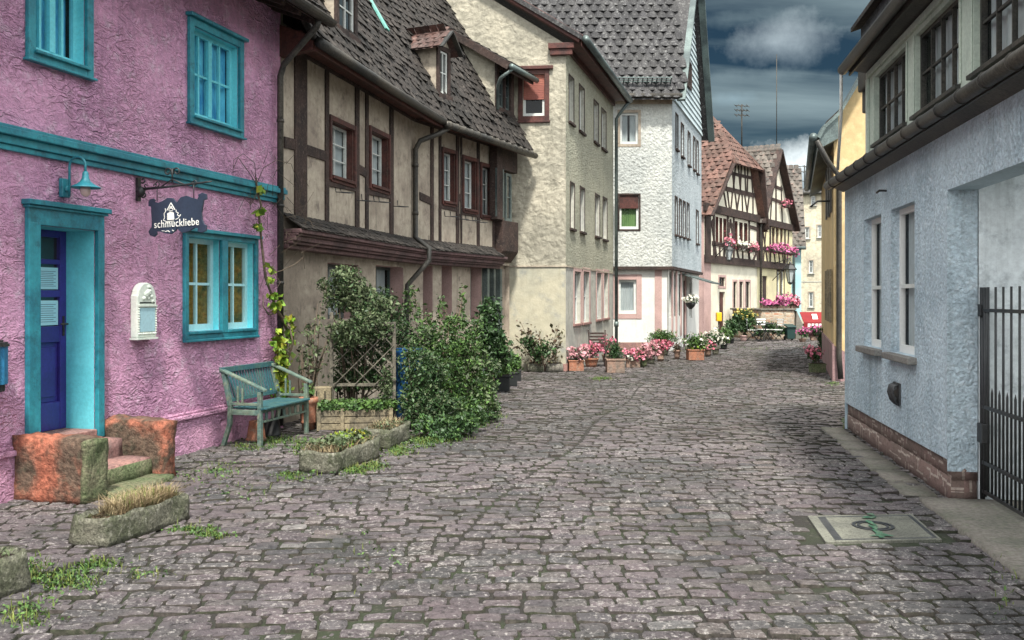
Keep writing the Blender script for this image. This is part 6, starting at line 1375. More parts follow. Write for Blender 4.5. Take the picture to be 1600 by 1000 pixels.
potplant('flower_pot', 'pot with tall pink flowers beside the cream house drainpipe', 'flower pot', 948, 566, 16, 12, 'round', 'terragrey', [(2, 541, 12, 14, 'leafdark', 300, 'petalpink', 60, .05)], GRP)
potplant('boxwood_pot', 'clipped boxwood cone in a large weathered square terracotta pot', 'potted shrub', 961, 583, 30, 22, 'square', 'terragrey', [(0, 553, 13, 12, 'leafdark', 1500, None, 0, .03), (0, 543, 10, 11, 'leafdark', 900, None, 0, .03)], GRP)
potplant('flower_pot', 'low terracotta box with mixed red and white flowers below the white house window', 'flower pot', 989, 575, 23, 13, 'box', 'terragrey', [(0, 556, 15, 9, 'leafdark', 320, 'petalpink', 55, .05), (-4, 558, 9, 6, 'leafdark', 60, 'petalwhite', 25, .05)], GRP)
potplant('flower_pot', 'round mossy pot with pink and white petunias, right of the low terracotta box', 'flower pot', 1005, 574, 15, 15, 'round', 'moss', [(0, 552, 13, 9, 'leafdark', 260, 'petalpale', 55, .05)], GRP)
potplant('flower_pot', 'dark bowl with pale pink hanging flowers', 'flower pot', 1017, 569, 14, 10, 'round', 'stone', [(0, 548, 12, 12, 'leafdark', 260, 'petalpale', 80, .05)], GRP)
potplant('flower_pot', 'tall grey pot with bright pink flowers in front of the round bush', 'flower pot', 1032, 565, 15, 18, 'tall', 'terragrey', [(3, 541, 14, 8, 'leafdark', 250, 'petalpink', 80, .05)], GRP)
potplant('round_bush_pot', 'broad clipped ball bush in a dark pot at the corner of the white house', 'potted shrub', 1036, 556, 20, 12, 'round', 'stone', [(-1, 527, 25, 12, 'leaf', 3400, None, 0, .04)], GRP)
potplant('shrub_pot', 'small dark pot of reddish heather beside the round bush', 'potted shrub', 1058, 561, 11, 14, 'round', 'terragrey', [(0, 544, 8, 9, 'leafred', 260, None, 0, .05)], GRP)
potplant('flower_pot', 'square terracotta planter with lime green foliage and white flowers', 'flower pot', 1086, 563, 26, 17, 'square', 'terracotta', [(2, 535, 20, 13, 'leaf', 900, 'petalwhite', 22, .07), (0, 543, 16, 5, 'leafbright', 200, None, 0, .05)], GRP)
potplant('flower_pot', 'pot with orange-red flowers right of the square terracotta planter', 'flower pot', 1106, 557, 12, 13, 'round', 'terragrey', [(0, 541, 10, 7, 'leafdark', 200, 'petalpink', 28, .06)], GRP)
potplant('flower_pot', 'dark pot overflowing with white flowers near the white house door', 'flower pot', 1118, 555, 12, 12, 'round', 'stone', [(-4, 530, 18, 13, 'leafdark', 600, 'petalwhite', 55, .07)], GRP)
potplant('shrub_pot', 'leafy green shrub in a dark pot between the white and gabled houses', 'potted shrub', 1131, 546, 12, 9, 'round', 'plastic', [(0, 524, 14, 13, 'leaf', 800, None, 0, .08)], GRP)
potplant('lemon_tree_pot', 'bushy dark green laurel in a pink pot before the gabled house', 'potted shrub', 1162, 533, 12, 9, 'round', 'sandpink', [(-2, 505, 24, 15, 'leafdark', 1700, None, 0, .11), (2, 492, 16, 9, 'leaf', 400, 'petalyel', 40, .09)], GRP)
potplant('shrub_pot', 'dark leafy shrub left of the pink potted laurel', 'potted shrub', 1143, 537, 9, 8, 'round', 'plastic', [(0, 515, 12, 13, 'leafdark', 700, None, 0, .10)], GRP)
potplant('flower_trough', 'mossy stone flower trough with pink flowers at the foot of the yellow house', 'flower trough', 1277, 583, 26, 14, 'box', 'moss', [(-5, 554, 12, 10, 'leafdark', 800, 'petalpink', 30, .05)], None)
potplant('shrub_pot', 'dark evergreen bush against the yellow house', 'potted shrub', 1289, 562, 16, 12, 'round', 'plastic', [(0, 533, 12, 20, 'leafdark', 1500, None, 0, .06)], None)
potplant('flower_pot', 'pot of magenta flowers in front of the red awning', 'flower pot', 1274, 532, 16, 6, 'box', 'terragrey', [(0, 517, 14, 7, 'leafdark', 400, 'petalmag', 50, .09)], None)
potplant('flower_pot', 'pot of pink flowers beside the brick stair wall', 'flower pot', 1254, 535, 12, 6, 'round', 'terragrey', [(0, 520, 9, 7, 'leafdark', 300, 'petalmag', 32, .08)], None)
potplant('clay_pot', 'tall ribbed terracotta pot between the bench and the raised bed', 'flower pot', 482, 674, 30, 50, 'tall', 'terracotta', [(0, 612, 12, 12, 'leaf', 90, None, 0, .05)], None)
# low stone boxes at the gable of the cream house
for k, (a, b) in enumerate(((824, 850), (852, 880))):
    x0, y0 = G(a, 21.9); x1, _ = G(b, 21.9); t = thing('low_planter', ('left' if k == 0 else 'right') + ' of two low stone planters under the cream gable', 'planter', ((x0 + x1) / 2, y0, 0), 'low planters under the cream gable')
    mb = MB(); stone_box(mb, WF, x0, x1, y0 - .15, y0 + .15, 0, .2, seg=.1, amp=.01, seed=k + 20); mb.build('box', M['slab' if k else 'stone'], t)
    mb = MB(); mb.box(WF, x0 + .04, x1 - .04, y0 - .11, y0 + .11, .15, .215); mb.build('soil', M['soil'], t)
# climbing rose in front of the cream gable
RS = thing('rose_bush', 'sparse bronze-leaved rose bush climbing in front of the cream gable', 'rose bush', (*G(845, 21.7), 0))
s = 21.7 / FOC; mb = MB(); lp = []
for pts in ([(838, 572), (832, 545), (812, 500)], [(845, 572), (838, 540), (826, 518)], [(848, 572), (850, 545), (842, 520)], [(852, 572), (862, 545), (874, 506)], [(856, 572), (868, 548), (878, 520)], [(842, 572), (825, 552), (808, 530)], [(850, 572), (846, 556), (836, 535)]):
    P = [Vector(((px - CX) * s, 21.7 + .1 * math.sin(px), EYE - (py - HY) * s)) for px, py in pts]; mb.tube(P, [.014, .010, .004], 6)
    for k in range(70): t_ = random.random() ** .8; q = P[0].lerp(P[1], t_ * 2) if t_ < .5 else P[1].lerp(P[2], t_ * 2 - 1); r = .07 + .10 * (1 - t_); lp.append(tuple(q + Vector((random.gauss(0, r), random.gauss(0, r), random.gauss(0, r * .7)))))
mb.build('stems', M['twig'], RS); leafmesh('foliage', M['leafred'], RS, [p for p in lp if p[2] > .2], .085)
p = blobpts([(*G(846, 21.7), EYE - 82 * s, 22 * s, .25, 16 * s), (*G(826, 21.7), EYE - 70 * s, 12 * s, .2, 14 * s)], 750, .2); leafmesh('lower_foliage', M['leafdark'], RS, p, .07)
# ================================================================ STONE TROUGHS
def trough(label, pts, wd, h, seed, plant, cat='stone trough'):
    (u0, d0), (u1, d1) = FPud(*pts[0]), FPud(*pts[1]); A = FP.p(u0, d0), FP.p(u1, d1); F = Fr((A[0].x, A[0].y), (A[1].x, A[1].y)); Lh = F.len
    t = thing('stone_trough', label, cat, F.p(Lh / 2, -wd / 2, 0), 'old stone troughs in front of the pink house')
    mb = MB(); k = .055
    stone_box(mb, F, 0, Lh, -wd, 0, 0.0, h, seg=.045, amp=.024, seed=seed, hollow=.04)
    mb.build('trough_body', M['stone'], t)
    mb = MB(); stone_box(mb, F, k * .7, Lh - k * .7, -wd + k * .7, -k * .7, h * .6, h - .03, seg=.06, amp=.012, seed=seed + 1); mb.build('soil', M['soil'], t)
    def rp(n, a=0, b=1, zz_=h - .03, ex=0): 
        q = rng.random((n, 2)); return np.array([F.p(k + (Lh - 2 * k) * (a + (b - a) * x) , -k - (wd - 2 * k) * y * (1 + ex) + ex * .06, zz_) for x, y in q])
    if plant == 'straw':
        bladesmesh('dry_grass', M['straw'], t, rp(2600, .2, .98), .085, .0022, 2.2); bladesmesh('green_tips', M['grass'], t, rp(260, .3, 1), .09, .004, .6); leafmesh('leaf_litter', M['leafred'], t, rp(350, 0, .35), .03)
    if plant == 'succulent':
        bladesmesh('dry_grass', M['straw'], t, rp(1200, 0, 1, ex=.2), .07, .0022, 2); p = rp(1100, .1, 1); p[:, 2] += rng.random(len(p)) * .11; leafmesh('rosettes', M['leafgrey'], t, p, .038, up=.8, aspect=.8); p = rp(500, .35, 1); p[:, 2] += .02 + rng.random(len(p)) * .1; leafmesh('pale_leaves', M['leafbright'], t, p, .03, up=.6)
    if plant == 'mix':
        p = rp(500); p[:, 2] += rng.random(len(p)) * .07; leafmesh('foliage', M['leafgrey'], t, p, .03, up=.8); bladesmesh('dry_grass', M['straw'], t, rp(400), .08, .003, 1)
        p = rp(120, 0, .5); p[:, 2] += .05; leafmesh('blossoms', M['leafred'], t, p, .03)
    if plant == 'moss':
        p = rp(700); p[:, 2] += rng.random(len(p)) * .04; leafmesh('foliage', M['leafgrey'], t, p, .025, up=.8)
    return F
trough('long mossy stone trough with dry straw grass in front of the door steps', ((166, 858), (297, 812)), .31, .205, 31, 'straw')
trough('wide stone trough with succulents and a bulging near end, before the raised bed', ((526, 741), (593, 715)), .42, .215, 32, 'succulent')
trough('short stone trough with sparse plants beside the green shrubs', ((609, 704), (642, 688)), .34, .235, 33, 'mix')
u_, d_ = FPud(49, 920); P = FP.p(u_ - 1.0, d_, 0)
trough('dark rough stone trough cut off by the lower left corner of the photo', ((HY and CX + FOC * P.x / P.y, HY + EYE * FOC / P.y), (49, 920)), .36, .235, 34, 'moss')
# ================================================================ RAISED BED AND TRELLIS
D0 = 12.15; xa, xb = G(499, D0)[0], G(606, D0)[0]; FB = Fr((xa, D0), (xb, D0 + .12)); hb = EYE - (640 - HY) * D0 / FOC
FB = Fr((xa, D0), (xb, D0 + .12), True); 
RBd = thing('raised_bed', 'raised plant bed of bleached horizontal boards in front of the trellis', 'raised bed', FB.p(FB.len / 2, -.3, 0))
FBo = FB
mb = MB()
for k in range(3):
    z0 = .005 + k * (hb - .01) / 3; z1 = z0 + (hb - .01) / 3 - .008; j = .006 * ((k * 7) % 3)
    mb.box(FB, -.0, FB.len, -.03 + j, j, z0, z1); mb.box(FB, .0, .03, -.62, -.031 + j, z0, z1); mb.box(FB, FB.len - .03, FB.len, -.62, -.031 + j, z0, z1)
mb.build('boards', M['oldwood'], RBd, bevel=.006)
mb = MB()
for u in (-.03, FB.len * .30, FB.len + .0): mb.box(FB, u, u + .05, .008, .04, 0, hb + .01)
mb.split('corner_post', M['oldwood'], RBd, bevel=.005)
mb = MB(); mb.box(FB, .03, FB.len - .03, -.6, -.03, .02, hb - .03); mb.build('soil', M['soil'], RBd)
p = np.array([FB.p(random.uniform(-.02, FB.len + .1), random.uniform(-.6, .06), hb - .02 + random.random() * .10) for _ in range(2600)]); leafmesh('clover', M['leaf'], RBd, p, .035, up=.9, aspect=.85)
BX = thing('slotted_board', 'pale wooden board box with two dark slots behind the terracotta pot', 'wooden box', (*G(503, 12.5), 0))
x0, x1 = G(489, 12.6)[0], G(517, 12.6)[0]; zt_ = EYE - (605 - HY) * 12.6 / FOC
mb = MB(); mb.box(WF, x0, x1, 12.6, 12.8, 0, zt_); mb.build('box', M['oldwood'], BX, bevel=.01)
mb = MB()
for px in (494, 507): q = G(px, 12.6)[0]; mb.box(WF, q, q + .014, 12.596, 12.6, zt_ - .17, zt_ - .05)
mb.build('slots', M['dark'], BX)
TR = thing('garden_trellis', 'square wooden trellis with diagonal lattice overgrown by shrubs', 'trellis', (*G(566, 12.75), 0))
Dt = 12.72; tx0, tx1 = G(518, Dt)[0], G(616, Dt)[0]; zz = lambda py: EYE - (py - HY) * Dt / FOC
for x, yt in ((tx0, 488), (tx1, 503)): mb = MB(); mb.box(WF, x - .022, x + .022, Dt - .022, Dt + .022, 0, zz(yt)); mb.build('post', M['greywood'], TR, bevel=.004)
mb = MB()
for py in (506, 601): mb.box(WF, tx0, tx1, Dt - .012, Dt + .012, zz(py) - .02, zz(py) + .02)
mb.build('rails', M['greywood'], TR)
mb = MB(); H_ = zz(508) - zz(600); W_t = tx1 - tx0
for sgn in (1, -1):
    for k in range(-5, 7):
        pa, pb = [], []
        x0_ = k * .27 + .05
        t0, t1 = max(0, -x0_ / H_), min(1, (W_t - x0_) / H_)
        if t1 - t0 < .08: continue
        f = lambda t: (tx0 + (x0_ + t * H_ if sgn > 0 else W_t - x0_ - t * H_), Dt - .02 * sgn, zz(600) + t * H_)
        mb.beam(f(t0), f(t1), .012, .028, upv=(0, 1, 0))
mb.build('lattice', M['greywood'], TR)
# rain barrel
RBn = thing('rain_barrel', 'blue plastic barrel half hidden in the shrubs', 'barrel', (*G(640, 13.2), 0))
mb = MB(); c = (*G(641, 13.2), 0); hB_ = EYE - (546 - HY) * 13.2 / FOC; r = .22
mb.lathe(c, [(r * .92, 0), (r, .05), (r, .22), (r * 1.03, .24), (r * 1.03, .27), (r, .29), (r * 1.01, hB_ * .62), (r * 1.04, hB_ * .65), (r * 1.04, hB_ * .69), (r, hB_ * .72), (r, hB_ - .06), (r * 1.04, hB_ - .04), (r * 1.04, hB_), (r * .9, hB_), (.02, hB_ - .02)], 28); mb.build('body', M['bluebarrel'], RBn)
mb = MB(); mb.lathe((c[0], c[1], hB_), [(r * .95, 0), (r * .95, .02), (.02, .035)], 24); mb.build('lid', M['bluebarrel'], RBn)
# ================================================================ SHRUBS
def shrub(name, label, cat, D, blobs, mat, n, ls, stems=6, base=None, mat2=None, dd=.35, up=.35):
    s = D / FOC; B = [((px - CX) * (D + o) / FOC, D + o, EYE - (py - HY) * (D + o) / FOC, rx * s, max(rx * s * .8, .12) if dd is None else max(min(rx * s * .9, dd), .1), rz * s) for (px, py, rx, rz, o) in blobs]
    bx = base or ((blobs[0][0] - CX) * s, D); t = thing(name, label, cat, (bx[0], bx[1], 0)); p = blobpts(B, n, .35); leafmesh('foliage', M[mat], t, p, ls, up=up)
    if mat2 == 'leafdark': q = blobpts([b for i, b in enumerate(B) if i % 2], n // 7, .8); leafmesh('pale_leaves', M['leafgrey' if D > 12.9 else 'grass'], t, q, ls * 1.25, up=up)
    if mat2: q = blobpts(B, n // 3, .6); leafmesh('young_leaves', M[mat2], t, q, ls * .9, up=up)
    mb = MB()
    for k in range(stems):
        b = B[k % len(B)]; e = Vector((b[0] + random.gauss(0, b[3] * .3), b[1], b[2] + b[5] * random.uniform(.1, .9))); a = Vector((bx[0] + random.gauss(0, .06), bx[1] + random.gauss(0, .04), 0))
        m_ = a.lerp(e, .5) + Vector((random.gauss(0, .04), 0, .05)); mb.tube([a, m_, e], [.014, .010, .003], 6)
    mb.build('stems', M['twig'], t); return t
shrub('climbing_shrub', 'grey-green leafy shrub spilling over the wooden trellis', 'shrub', 13.0, [(548, 445, 26, 26, 0), (565, 470, 34, 24, .05), (520, 465, 18, 24, 0), (532, 430, 16, 16, 0), (580, 505, 36, 24, -.2), (545, 520, 30, 22, -.35), (505, 445, 12, 12, 0), (600, 480, 20, 18, 0), (604, 600, 12, 30, -.35)], 'leafgrey', 6200, .045, 10, mat2='leafdark')
shrub('shrub', 'dark small-leaved shrub growing behind the trellis lattice', 'shrub', 13.15, [(535, 590, 18, 34, .1), (532, 530, 18, 28, .1), (548, 540, 32, 34, 0), (590, 545, 28, 36, 0), (565, 590, 44, 24, 0), (604, 600, 16, 30, -.1), (618, 505, 22, 36, .05), (634, 530, 16, 26, .1), (600, 470, 16, 24, .1), (628, 570, 9, 26, -.15)], 'leafdark', 7000, .042, 8, mat2='leafgrey')
shrub('shrub', 'broad fresh green shrub beside the black planters, largest in the row', 'shrub', 13.0, [(700, 555, 44, 34, .3), (742, 590, 34, 40, .2), (690, 600, 44, 40, 0), (752, 630, 26, 32, 0), (715, 645, 42, 28, -.3), (665, 530, 26, 26, .3), (730, 540, 26, 24, .3), (640, 545, 12, 20, .2), (765, 600, 14, 22, .2), (770, 640, 16, 16, .1), (690, 670, 30, 14, -.6), (735, 668, 30, 12, -.4), (705, 508, 13, 20, .3), (750, 550, 14, 16, .2), (682, 520, 9, 24, .2), (776, 578, 9, 13, .3), (728, 512, 8, 18, .3), (640, 575, 11, 22, -.45), (636, 625, 13, 22, -.5), (650, 552, 20, 12, -.4)], 'leaf', 11500, .045, 14, mat2='leafdark')
shrub('shrub', 'blue-green ground shrub in front of the blue barrel', 'shrub', 12.4, [(668, 585, 32, 38, 0), (660, 635, 34, 34, -.1), (690, 640, 34, 28, -.2), (640, 560, 10, 22, .1), (648, 600, 18, 30, .1), (640, 640, 16, 22, 0)], 'leafdark', 6000, .042, 6, mat2='leafgrey')
shrub('shrub', 'tall thin shoots with light leaves rising above the green shrub', 'shrub', 13.6, [(690, 485, 9, 30, 0), (722, 472, 6, 28, 0), (712, 508, 26, 18, 0), (642, 470, 14, 30, 0), (664, 500, 16, 22, 0), (745, 512, 16, 18, 0)], 'leaf', 620, .06, 16, mat2='leafgrey')
shrub('shrub', 'dark upright bush against the end of the timber-framed house', 'shrub', 16.8, [(765, 485, 20, 22, 0), (760, 515, 25, 26, 0), (772, 540, 26, 24, 0), (785, 555, 18, 18, -.1)], 'leafdark', 3000, .075, 8)
shrub('thin_plant', 'thin leggy plant with few grey leaves left of the trellis', 'plant', 12.85, [(482, 520, 12, 24, 0), (500, 500, 10, 30, 0), (490, 560, 18, 34, 0)], 'leafgrey', 230, .06, 9)
shrub('ground_ivy', 'low dark ground ivy creeping from the shrubs onto the cobbles', 'ground cover', 11.6, [(675, 665, 34, 12, 0), (715, 662, 34, 14, 0), (695, 678, 26, 8, -.3), (745, 650, 20, 14, .4)], 'leafdark', 2400, .045, 0, mat2='leaf')
shrub('bare_stick_plant', 'bare upright sticks with a few leaves beside the downpipe', 'plant', 12.9, [(472, 560, 8, 40, 0), (512, 560, 8, 40, 0)], 'leafgrey', 70, .05, 8)
for k, (px, py, w_, h) in enumerate(((781, 613, 34, 26), (797, 604, 24, 22), (807, 596, 16, 18))):
    potplant('black_planter', ('nearest and largest', 'middle', 'farthest and smallest')[k] + ' of three black plastic planters with bright green leaves', 'planter', px, py, w_, h, 'square', 'plastic', [(-2, py - h - 10, w_ * .62, 15, 'leaf', 1100, None, 0, .06)], 'black planters beside the shrubs')
# ================================================================ VINE
VN = thing('climbing_vine', 'half bare vine with lime green leaves climbing the downpipe of the pink house', 'vine', FP.p(FP.len - .1, .15, 0))
def vp(px, py, d=.12): u, z = FP.uz(px, py, d); return FP.p(u, d, z)
mb = MB(); paths = [([(447, 600), (444, 560), (450, 520), (440, 495), (431, 482), (425, 462), (415, 435), (411, 400), (408, 372), (405, 340), (408, 320), (402, 300), (400, 278)], .022),
 ([(441, 486), (420, 492), (411, 478), (412, 462)], .012), ([(447, 600), (450, 560), (458, 535), (452, 510), (442, 492)], .018), ([(420, 428), (440, 423), (462, 412), (474, 402), (476, 420)], .007), ([(402, 290), (388, 268), (372, 246), (365, 262)], .005), ([(402, 285), (412, 262), (432, 250), (455, 256), (470, 300)], .005),
 ([(404, 300), (392, 320), (382, 310), (372, 330)], .004), ([(400, 278), (398, 255), (380, 240), (365, 250), (364, 275)], .004), ([(408, 330), (425, 315), (445, 340), (470, 335), (490, 300)], .004), ([(420, 400), (440, 380), (465, 370), (492, 352), (510, 360)], .004), ([(440, 350), (470, 395), (500, 380)], .004), ([(430, 300), (450, 330), (480, 320)], .003), ([(435, 270), (460, 290), (478, 345), (470, 380)], .003), ([(445, 365), (480, 345), (505, 352)], .003), ([(440, 395), (475, 372), (508, 372)], .003)]
for pth, r in paths:
    P = [vp(x, y, .12 + .03 * math.sin(i * 2.1 + r * 900) + (.12 if x > 450 else 0)) for i, (x, y) in enumerate(pth)]; mb.tube(P, [r * (1 - .5 * i / len(P)) for i in range(len(P))], 6)
for k in range(46):
    x, y = random.choice([(400, 290), (405, 330), (450, 340), (465, 370), (470, 300), (415, 420), (440, 300)]); a = vp(x + random.gauss(0, 12), y + random.gauss(0, 20), .15); b = a + Vector((random.gauss(0, .1), random.gauss(0, .1), random.gauss(0, .16))); c = b + Vector((random.gauss(0, .08), random.gauss(0, .08), random.gauss(0, .1))); mb.tube([a, b, c], [.003, .0025, .0015], 5)
mb.build('stems', M['twig'], VN)
lp = []
for (x, y, sx, sy, n) in ((441, 575, 7, 26, 110), (436, 540, 6, 22, 70), (455, 520, 5, 20, 36), (452, 500, 8, 8, 18), (433, 478, 9, 6, 20), (427, 464, 8, 5, 16), (423, 440, 6, 5, 12), (421, 420, 6, 4, 8), (406, 332, 5, 4, 9), (404, 355, 8, 3, 10), (409, 300, 5, 6, 5), (440, 610, 10, 12, 60)):
    for _ in range(int(n * 1.6)): lp.append(tuple(vp(x + random.gauss(0, sx * .6), y + random.gauss(0, sy * .6), .12 + abs(random.gauss(0, .05)))))
leafmesh('leaves', M['leafbright'], VN, lp, .075, aspect=.85, up=.2)
# ================================================================ WEEDS between the stones (uncountable)
pts = []
for (px, py, sx, sy, n) in ((60, 895, 26, 14, 260), (110, 910, 40, 16, 330), (155, 885, 30, 8, 200), (40, 960, 40, 20, 160), (300, 830, 30, 5, 160), (325, 838, 25, 4, 150), (150, 760, 20, 6, 60), (200, 770, 30, 8, 110), (555, 735, 22, 6, 420), (585, 728, 16, 6, 260), (620, 705, 22, 7, 420), (665, 690, 30, 8, 600), (700, 680, 30, 8, 560), (740, 660, 26, 8, 460), (765, 652, 20, 5, 260), (430, 690, 36, 8, 420), (390, 700, 26, 5, 160), (460, 745, 26, 6, 190), (470, 700, 16, 10, 220),
                          (940, 592, 18, 2, 260), (350, 735, 30, 12, 120), (290, 745, 30, 8, 70), (380, 770, 60, 16, 60), (230, 900, 40, 10, 40), (1570, 920, 20, 50, 50), (1300, 600, 12, 2, 120), (1320, 660, 4, 8, 40), (1180, 545, 30, 2, 120), (560, 860, 60, 50, 40)):
    for _ in range(n):
        x, y = random.gauss(px, sx * .6), random.gauss(py, sy * .6)
        if y > HY + 40 and y < 1010: q = GY(x, y); pts.append((q[0], q[1], -.012))
pts = np.array(pts); h = len(pts) // 2; perm = rng.permutation(len(pts))
tag(bladesmesh('grass_tufts', M['grass'], None, pts[perm[:h]], .05, .004, .8, loc=(0, 0, 0)), 'short green weeds and grass growing between the cobbles', 'weeds', kind='stuff')
q = np.repeat(pts[perm[h:]], 3, 0) + rng.normal(size=((len(pts) - h) * 3, 3)) * (.02, .02, .008) + (0, 0, .025); 
tag(leafmesh('weed_leaves', M['leaf'], None, q, .024, up=1.2, loc=(0, 0, 0)), 'small broad leaved weeds creeping over the cobble joints', 'weeds', kind='stuff')
# ================================================================ FAR STREET FURNITURE
# stair wall of brick with flowers on top
Dp = 39.0; xl, xr = G(1190, Dp)[0], G(1246, Dp)[0]; FQ = Fr((xl, Dp), (xr, Dp + .4))
SWt = thing('brick_stair_wall', 'low brick and stone stair wall topped with pink flowers', 'wall', FQ.p(FQ.len / 2, -.5, 0))
zq = EYE - (482 - HY) * Dp / FOC
mb = MB(); stone_box(mb, FQ, 0, FQ.len, -2.5, 0, -.1, zq - .08, seg=.2, amp=.03, seed=41)
m_, t_, n_, l_, b_ = newmat('old_bricks'); tcn = n_.new('ShaderNodeTexCoord'); bt = n_.new('ShaderNodeTexBrick'); l_.new(tcn.outputs['UV'], bt.inputs['Vector'])
bt.inputs['Scale'].default_value = 1; bt.inputs['Brick Width'].default_value = .28; bt.inputs['Row Height'].default_value = .12; bt.inputs['Mortar Size'].default_value = .015; bt.inputs['Color1'].default_value = (.32, .16, .10, 1); bt.inputs['Color2'].default_value = (.42, .34, .24, 1); bt.inputs['Mortar'].default_value = (.40, .36, .29, 1)
nf = noise(t_, tcn.outputs['Object'], 5, 5, .7); l_.new(cmix(t_, rng_(t_, nf, .48, .62), bt.outputs[0], (.30, .26, .20)), b_.inputs['Base Color']); b_.inputs['Roughness'].default_value = .9; bump(t_, nf, .05, b_); M['oldbrick'] = m_
mb.build('masonry', M['oldbrick'], SWt)
mb = MB(); mb.box(FQ, -.06, FQ.len + .06, -2.6, .06, zq - .08, zq); mb.build('coping', M['slab'], SWt, bevel=.02)
mb = MB(); mb.prism([FQ.p(FQ.len + .06, 0, -.1), FQ.p(FQ.len + .75, 0, -.1), FQ.p(FQ.len + .1, 0, zq - .1)], -FQ.n * .4); mb.build('stair_cheek', M['slab'], SWt)
for k, (pa, pb, pet, lab) in enumerate(((1192, 1215, 'petalmag', 'long trough of pink flowers on the left half of the brick stair wall'), (1216, 1236, 'petalmag', 'taller mass of pink flowers under the lantern on the stair wall'), (1238, 1250, 'petalpink', 'pink flowers hanging at the right end of the stair wall'))):
    a, b = FQ.uz(pa, 480)[0], FQ.uz(pb, 480)[0]; t = thing('flower_box', lab, 'flower box', FQ.p(a, -.1, zq), 'flower boxes on the stair wall')
    mb = MB(); mb.box(FQ, a, b, -.28, -.05, zq, zq + .13); mb.build('box', M['terragrey'], t)
    hz = (.12, .3, .2)[k]
    pts = np.array([FQ.p(random.uniform(a, b), -.12 + random.gauss(0, .1), zq + .12 + abs(random.gauss(0, hz * .6))) for _ in range(220)]); leafmesh('foliage', M['leafdark'], t, pts, .09)
    pts = np.array([FQ.p(random.uniform(a, b), -.08 + random.gauss(0, .12), zq + .16 + abs(random.gauss(0, hz * .7))) for _ in range(260)]); leafmesh('blossoms', M[pet], t, pts, .09, aspect=.9)
# wheelie bin
x, y = G(1234, 38.2); s = 38.2 / FOC
BI = thing('rubbish_bin', 'dark green wheeled rubbish bin in front of the brick stair wall', 'bin', (x, y, 0))
mb = MB(); h = 24 * s; w_ = 7 * s
vs = [(x - w_ * .8, y - .2, .06), (x + w_ * .8, y - .2, .06), (x + w_ * .8, y + .2, .06), (x - w_ * .8, y + .2, .06), (x - w_, y - .25, h - .1), (x + w_, y - .25, h - .1), (x + w_, y + .25, h - .1), (x - w_, y + .25, h - .1)]
mb.add(vs, [(0, 3, 2, 1), (4, 5, 6, 7), (0, 1, 5, 4), (1, 2, 6, 5), (2, 3, 7, 6), (3, 0, 4, 7)]); mb.build('body', M['binplastic'], BI, bevel=.02)
mb = MB(); mb.prism([(x - w_ * 1.08, y - .3, h - .1), (x + w_ * 1.08, y - .3, h - .1), (x + w_ * 1.08, y + .27, h - .02), (x - w_ * 1.08, y + .27, h - .02)], (0, 0, .06)); mb.build('lid', M['binplastic'], BI, bevel=.02)
for sx_ in (-1, 1): mb = MB(); mb.tube([(x + sx_ * w_ * .7, y + .2, .09), (x + sx_ * (w_ * .7 + .05), y + .2, .09)], .09, 14); mb.build('wheel', M['plastic'], BI)
# bistro chairs and table
def chair(x, y, rz, label):
    t = thing('bistro_chair', label, 'chair', (x, y, 0), 'bistro chairs in front of the brick wall'); F = Fr((0, 0), (1, 0)); F.o = Vector((x, y, 0)); F.u = Vector((math.cos(rz), math.sin(rz), 0)); F.n = Vector((-math.sin(rz), math.cos(rz), 0)); F.flip = False
    mb = MB()
    for k in range(5): mb.box(F, -.2, .2, -.2 + k * .084, -.2 + k * .084 + .06, .44, .46)
    mb.build('seat', M['white2'], t)
    mb = MB()
    for z in (.62, .72, .82): mb.box(F, -.2, .2, .21, .23, z, z + .06)
    mb.build('backrest', M['white2'], t)
    for u in (-.19, .19):
        mb = MB(); mb.tube([F.p(u, .26, 0), F.p(u, -.2, .45)], .014, 6); mb.build('leg', M['blackmetal'], t); mb = MB(); mb.tube([F.p(u, -.24, 0), F.p(u, .2, .46), F.p(u, .23, .9)], .014, 6); mb.build('leg', M['blackmetal'], t)
for px, D, rz, lab in ((1176, 37.5, 1.3, 'white slatted bistro chair at the left end of the cafe table'), (1193, 38.0, .2, 'white slatted bistro chair in the middle behind the cafe table'), (1212, 37.6, -1.2, 'white slatted bistro chair nearest the rubbish bin')): chair(*G(px, D), rz, lab)
x, y = G(1195, 37.2); t = thing('bistro_table', 'small round dark cafe table before the brick wall', 'table', (x, y, 0))
mb = MB(); mb.lathe((x, y, .70), [(.35, 0), (.36, .015), (.35, .03), (.01, .03)], 24); mb.build('tabletop', M['blackmetal'], t)
for k in range(3): a = k * 2.1; mb = MB(); mb.tube([(x + .3 * math.cos(a), y + .3 * math.sin(a), 0), (x, y, .4), (x - .18 * math.cos(a), y - .18 * math.sin(a), .7)], .014, 6); mb.build('leg', M['blackmetal'], t)
shrub('low_shrub', 'low green shrubs at the foot of the brick stair wall', 'shrub', 38.6, [(1205, 512, 12, 9, 0), (1218, 518, 10, 8, -.2), (1186, 520, 9, 7, -.4)], 'leafdark', 900, .12, 3)
# yellow letter box
x, y = G(1123, 39.0); s = 39 / FOC
YB_ = thing('yellow_letterbox', 'small yellow letter box beside the gabled house door', 'letter box', (x, y, 0))
mb = MB(); mb.box(WF, x - 4 * s, x + 4 * s, y - .12, y + .12, EYE - 36 * s, EYE - 22 * s); mb.build('box', mk('yellow_enamel', (.75, .45, .02), var=.1, rough=.4), YB_, bevel=.03)
mb = MB(); mb.tube([(x, y, 0), (x, y, EYE - 36 * s)], .03, 8); mb.build('post', M['gutter'], YB_)
